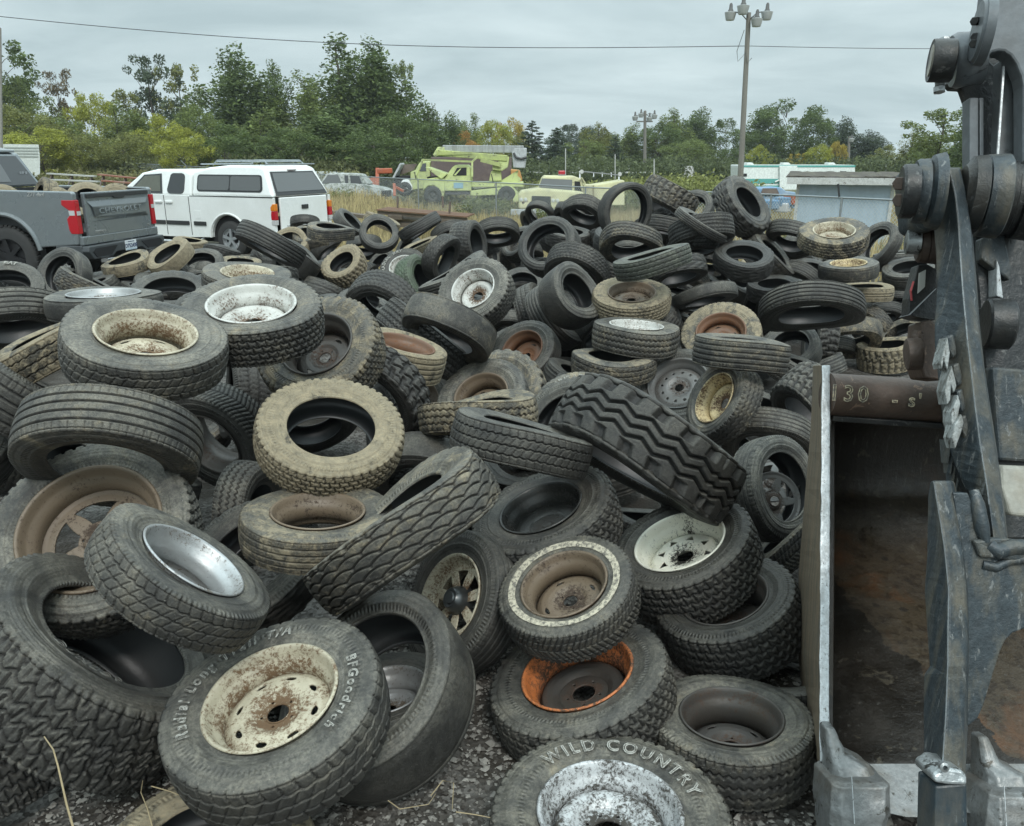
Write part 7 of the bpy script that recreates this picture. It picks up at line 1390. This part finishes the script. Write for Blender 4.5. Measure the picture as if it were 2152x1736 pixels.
def crown_shape(kind,g):
    C=[];Rd=[];limb=[]
    def lobe(x,y,z,rx,rz): C.append((x,y,z)); Rd.append((rx,rx,rz)); limb.append((x,y,z))
    if kind=='poplar':
        # several upright plumes that rise to uneven points
        for k in range(9):
            a=g.uniform(0,6.28); r=0 if k==0 else g.uniform(.05,.16); top=1.0 if k==0 else g.uniform(.66,.95)*(1-.5*r); z=g.uniform(.12,.2)
            while z<top:
                f=(top-z)/top; s=(.040+.058*min(1,f*2.2))*g.uniform(.75,1.3); q=r*(.55+.8*min(1,z*1.6)); lobe(q*math.cos(a)+g.normal(0,.02),q*math.sin(a)+g.normal(0,.02),z,s,s*1.35); z+=s*.70
    elif kind=='round':
        for k in range(80):
            a=g.uniform(0,6.28); e=math.asin(g.uniform(-.85,1)); r=.37*g.uniform(.35,1)**.5; s=g.uniform(.045,.095); lobe(r*math.cos(a)*math.cos(e),r*math.sin(a)*math.cos(e),.54+.41*math.sin(e)*g.uniform(.75,1),s,s)
        for k in range(22): a=g.uniform(0,6.28); r=g.uniform(.1,.34); lobe(r*math.cos(a),r*math.sin(a),g.uniform(.06,.3),.09,.10)
    elif kind=='loose':
        for k in range(46):
            z=g.uniform(.22,.97); a=g.uniform(0,6.28); r=g.uniform(.03,.27)*(1.25-abs(z-.6)*1.2); s=g.uniform(.03,.06); lobe(r*math.cos(a),r*math.sin(a),z,s*1.15,s)
    elif kind=='pine':
        for k in range(44):
            z=.16+.82*(k/43); a=k*2.4; r=.17*(1.04-z)**.7*g.uniform(.3,1.15); s=.06*(1.2-z); lobe(r*math.cos(a),r*math.sin(a),z,s*1.7,s*.7)
    else:
        for k in range(20):
            a=g.uniform(0,6.28); r=g.uniform(0,.45); z=g.uniform(.1,.8)*(1-.5*r); s=g.uniform(.12,.22); lobe(r*math.cos(a),r*math.sin(a),z,s,s*.8)
    return C,Rd,limb
ARCH={}
for kind,n,sz in (('poplar',24000,.0078),('round',22000,.0088),('loose',5200,.0100),('pine',9000,.0095)):
    ARCH[kind]=[]
    for var in range(4 if kind in('poplar','round') else 3):
        g=np.random.default_rng(len(kind)*100+var*7+ord(kind[0])); C,Rd,limb=crown_shape(kind,g); co,f=leaves(C,Rd,n,sz,g); me=npmesh('crown',co,f,False); me.materials.append(M_LEAF)
        mb=MB(); tt=.93 if kind in('poplar','pine','loose') else .6; mb.tube([(0,0,-.02),(.01,0,tt*.4),(-.008,.005,tt*.75),(0,0,tt)],[.014,.010,.006,.0015],8)
        for (x,y,z) in limb[::3]:
            zb_=max(.08,z-.10-.5*math.hypot(x,y)); mb.tube([(0,0,zb_),(x*.6,y*.6,zb_+(z-zb_)*.7),(x,y,z)],[.0038,.0022,.001],4)
        tm=mb.build('trunk',M_BARK,smooth=True); tme=tm.data; D.objects.remove(tm); ARCH[kind].append((me,tme))
def tree(kind,u,vt,d,wpx,col,label,var=0,name='tree',cat='tree',group='trees beyond the yard'):
    b_=DP(u,d); k=d/P(u,vt,1).y; t_=P(u,vt,k); h=t_.z-b_.z; rt=empty(name,b_,label=label,cat=cat,group=group); base={'poplar':.46,'round':.84,'loose':.55,'pine':.42}[kind]
    zc_=d*math.cos(PITCH)+(CAMH)*math.sin(PITCH); w=1.18*wpx/F0*zc_; sx_=w/base; rt.scale=(sx_,sx_,h); rt.rotation_euler=(0,0,(u*.37)%6.28)
    me,tm=ARCH[kind][var%len(ARCH[kind])]; c=D.objects.new('crown',me); COL.objects.link(c); c.parent=rt; c.color=(*col,1); tr=D.objects.new('trunk',tm); COL.objects.link(tr); tr.parent=rt; return rt
DG=(.105,.145,.054); MG=(.155,.195,.068); YG_=(.29,.31,.065); YL=(.36,.29,.07); OR_=(.38,.22,.07); BL_=(.075,.100,.066); OL=(.180,.195,.068); BR=(.15,.125,.08)
TR=[('loose',18,70,78,150,DG,'tall thin-crowned tree at the left edge'),('round',60,140,80,150,MG,'dark bushy tree beside the tall one at the left edge'),('loose',150,138,84,70,BR,'half-bare brown tree in the gap at the left'),
('round',60,215,62,190,OL,'broad olive tree behind the white trailer'),('round',215,188,72,110,YG_,'bright yellow-green tree, left middle of the wood'),('round',130,235,66,150,MG,'green tree right of the trailer'),('loose',285,190,76,80,OL,'thin olive tree behind the yellow-green ones'),
('poplar',262,215,70,110,MG,'green tree between the yellow-green one and the crooked one'),('loose',338,104,82,105,BL_,'tall crooked dark tree with an airy crown'),('loose',398,135,84,90,OL,'pale loose tree right of the crooked dark tree'),('round',345,235,66,130,YG_,'low yellow-green tree under the crooked dark tree'),('round',270,275,60,150,OL,'low olive tree above the small white markers'),
('round',100,262,56,150,YG_,'yellow-green bushy tree low behind the bleachers'),('round',180,270,57,130,OL,'olive bushy tree low behind the bleachers'),('round',395,262,57,120,YG_,'small yellow-green tree above the white pickup cab'),('round',430,215,70,120,MG,'green tree in front of the pale loose tree'),('poplar',505,96,78,175,DG,'tall dense poplar left of the slim one'),('poplar',592,133,80,90,DG,'slim poplar between two broad ones'),('poplar',655,160,78,130,MG,'poplar leaning on the left flank of the tallest tree'),('poplar',722,74,80,190,DG,'tallest poplar of the wood'),('poplar',800,82,82,165,DG,'second tallest poplar, just right of the tallest'),('loose',858,130,84,60,MG,'ragged small-crowned tree at the right flank of the tall poplars'),
('poplar',560,235,64,150,MG,'lower green tree before the slim poplar'),('poplar',700,225,66,190,DG,'lower dark tree before the tallest poplar'),('round',850,225,74,150,DG,'dark rounded tree at the right foot of the poplars'),('poplar',905,222,80,110,DG,'last dark tree before the low trees'),('round',480,255,60,150,DG,'dark undergrowth tree behind the white pickup cab'),('round',620,265,60,160,DG,'dark undergrowth tree behind the camper shell'),('round',790,275,60,180,DG,'dark undergrowth tree behind the wrecked cars'),
('round',965,262,100,80,MG,'green tree left of the orange-yellow one'),('round',978,272,90,60,OR_,'small orange autumn tree above the bucket truck'),('poplar',1000,240,105,70,MG,'green top behind the orange autumn tree'),('round',1040,248,100,85,YG_,'yellow-green autumn tree above the silver boom'),('round',1072,243,108,70,YL,'yellow autumn tree right of the yellow-green one'),('round',1100,275,100,60,OL,'olive tree just left of the first pine'),
('pine',1117,252,92,75,BL_,'first dark pine right of the work bucket'),('pine',1168,268,90,70,BL_,'second dark pine right of the work bucket'),('pine',1290,285,96,60,BL_,'third dark pine, below a gap of sky'),('round',1200,258,150,110,BL_,'distant bluish trees behind the pines'),('round',1245,262,150,100,BL_,'distant bluish tree top left of the sky gap'),('poplar',1255,258,100,70,OL,'pale slim tree left of the third pine'),('round',1225,290,95,100,MG,'rounded green tree between second and third pines'),
('poplar',1325,262,110,80,MG,'green tree left of the distant lamp pole'),('round',1375,255,110,110,DG,'dark tree behind the distant lamp pole'),('poplar',1410,228,112,80,MG,'pointed green tree right of the distant lamp pole'),('poplar',1470,228,115,90,DG,'pointed dark tree above the locomotive'),('round',1520,245,115,90,DG,'dark rounded tree left of the tall lamp pole'),('round',1440,290,100,120,MG,'lower green tree left of the locomotive'),('round',1535,310,100,70,DG,'low dark tree right of the locomotive'),
('round',1640,205,118,165,DG,'great domed dark tree right of the tall lamp pole'),('round',1600,245,116,90,DG,'left shoulder tree of the great dome'),('round',1700,232,116,90,DG,'right shoulder tree of the great dome'),('poplar',1768,246,120,80,BL_,'bluish pointed tree behind the small far pole'),('poplar',1815,275,120,75,BL_,'bluish tree right of the small far pole'),('round',1592,302,85,62,YG_,'small yellow-green tree above the left end of the trailer home'),('round',1713,300,85,60,YG_,'small yellow-green tree above the middle of the trailer home'),('round',1752,294,88,42,YL,'small yellow-orange tree by the far small pole'),('loose',1670,322,85,34,YL,'thin yellow sapling above the trailer home'),
('round',1862,302,90,80,OL,'olive tree above the shed roof'),('poplar',1905,275,80,90,OL,'brownish green tree right of the shed'),('loose',1960,230,62,120,MG,'airy tree near the arm with gaps of sky'),('poplar',2022,185,58,120,DG,'tall tree whose top shows beside the arm'),('round',1990,275,66,150,MG,'broad green tree behind the link arm'),('round',2090,240,70,150,DG,'dark tree hidden mostly by the arm')]
for i,(k,u,vt,d,w,c,lab) in enumerate(TR): tree(k,u,vt,d,w,c,lab,i,'pine_tree' if k=='pine' else 'tree')
# undergrowth band, hedges, weeds: nobody could count these
def mass(name,segs,n,size,col,seed):
    g=np.random.default_rng(seed); C=[];Rd=[]
    for (u0,u1,d0,d1,h0,h1,k) in segs:
        for i in range(k):
            u=g.uniform(u0,u1); d=g.uniform(d0,d1); h=g.uniform(h0,h1); p=DP(u,d,0); s=h*.55; C.append((p.x,p.y,p.z+h*.45)); Rd.append((s*1.3,s,h*.55))
    co,f=leaves(C,Rd,n,size,g); o=link(name,npmesh(name,co,f,False),M_LEAF,None,None,(*col,1)); tag(o,kind='stuff'); return o
mass('undergrowth',[(-40,960,57,62,1.4,2.6,150)],52000,.105,(.120,.135,.062),21)
mass('far_undergrowth',[(920,1560,74,92,1.3,2.6,110),(1500,2151,76,90,1.4,2.8,80)],52000,.12,(.095,.118,.058),25)
mass('bramble_brush',[(70,560,47,54,.9,1.7,90),(560,760,50,54,1.0,1.7,30),(880,1090,48,52,.7,1.1,20)],42000,.085,(.185,.18,.085),22)
mass('hedge',[(1100,1320,46,50,1.2,1.7,40),(1300,1500,40,46,1.5,2.1,60),(1480,1600,40,46,1.3,1.8,20)],40000,.085,(.20,.22,.08),23)
mass('weeds',[(985,1062,36.5,38,.8,1.3,22),(690,740,39.5,41,.5,.9,10),(1120,1160,31.5,32.3,.9,1.25,5),(1648,1676,22,24,.7,1.1,8),(1888,1925,19,22,.6,.9,8)],18000,.045,(.16,.18,.08),24)
def dry_grass():
    g=np.random.default_rng(31); n=70000; u=g.uniform(560,2100,n); d=15.5+g.uniform(0,1,n)**.8*29; keep=~((u<640)&(d<20)); u,d=u[keep],d[keep]; n=len(u)
    zc_=d*math.cos(PITCH)+(CAMH+.3)*math.sin(PITCH); x=(u-W0/2)/F0*zc_; y=d; z=ground_h(x,y); h=g.uniform(.25,.75,n)*(.7+.5*np.sin(x*1.3+y*.7)**2); w=g.uniform(.008,.02,n)*(.6+d/30); a=g.uniform(0,3.14,n); lx=g.normal(0,.16,n)*h; ly=g.normal(0,.16,n)*h
    dx=np.cos(a)*w; dy=np.sin(a)*w; b0=np.stack([x-dx,y-dy,z],-1); b1=np.stack([x+dx,y+dy,z],-1); t1=np.stack([x+lx+dx*.25,y+ly+dy*.25,z+h],-1); t0=np.stack([x+lx-dx*.25,y+ly-dy*.25,z+h],-1)
    o=link('dry_grass',npmesh('dry_grass',np.stack([b0,b1,t1,t0],1).reshape(-1,3),np.arange(4*n).reshape(-1,4),False),M_LEAF,None,None,(.40,.34,.20,1)); tag(o,kind='stuff')
dry_grass()

hz=MB(); hz.add([(-420,-25,-2),(420,-25,-2),(420,420,-2),(-420,420,-2),(-420,-25,32),(420,-25,32),(420,420,32),(-420,420,32)],[(0,3,2,1),(4,5,6,7),(0,1,5,4),(1,2,6,5),(2,3,7,6),(3,0,4,7)])
hm=D.materials.new('haze_air'); hm.use_nodes=True; t=hm.node_tree
for n in list(t.nodes): t.nodes.remove(n)
o_=t.nodes.new('ShaderNodeOutputMaterial'); pv=t.nodes.new('ShaderNodeVolumePrincipled'); pv.inputs['Color'].default_value=(.86,.93,.97,1); pv.inputs['Density'].default_value=.00035; t.links.new(pv.outputs[0],o_.inputs['Volume'])
tag(hz.build('haze',hm),kind='stuff')
def place_fillers():
    ci=0
    for k,(c,q,li) in enumerate(FIL):
        if li>0: continue
        o=D.objects.new('bare_tyre',FBASE[k%4]); COL.objects.link(o); o.matrix_world=Matrix.Translation(c)@q
        o.color=(rng.uniform(.15,.5),rng.uniform(0,.3),0,1)
        tag(o,'dark bare tyre deep in the heap, glimpsed only through gaps between the upper tyres','tyre','old tyres heaped in the scrap pile'); ci+=1
    print('FILLERS',ci)
place_fillers()
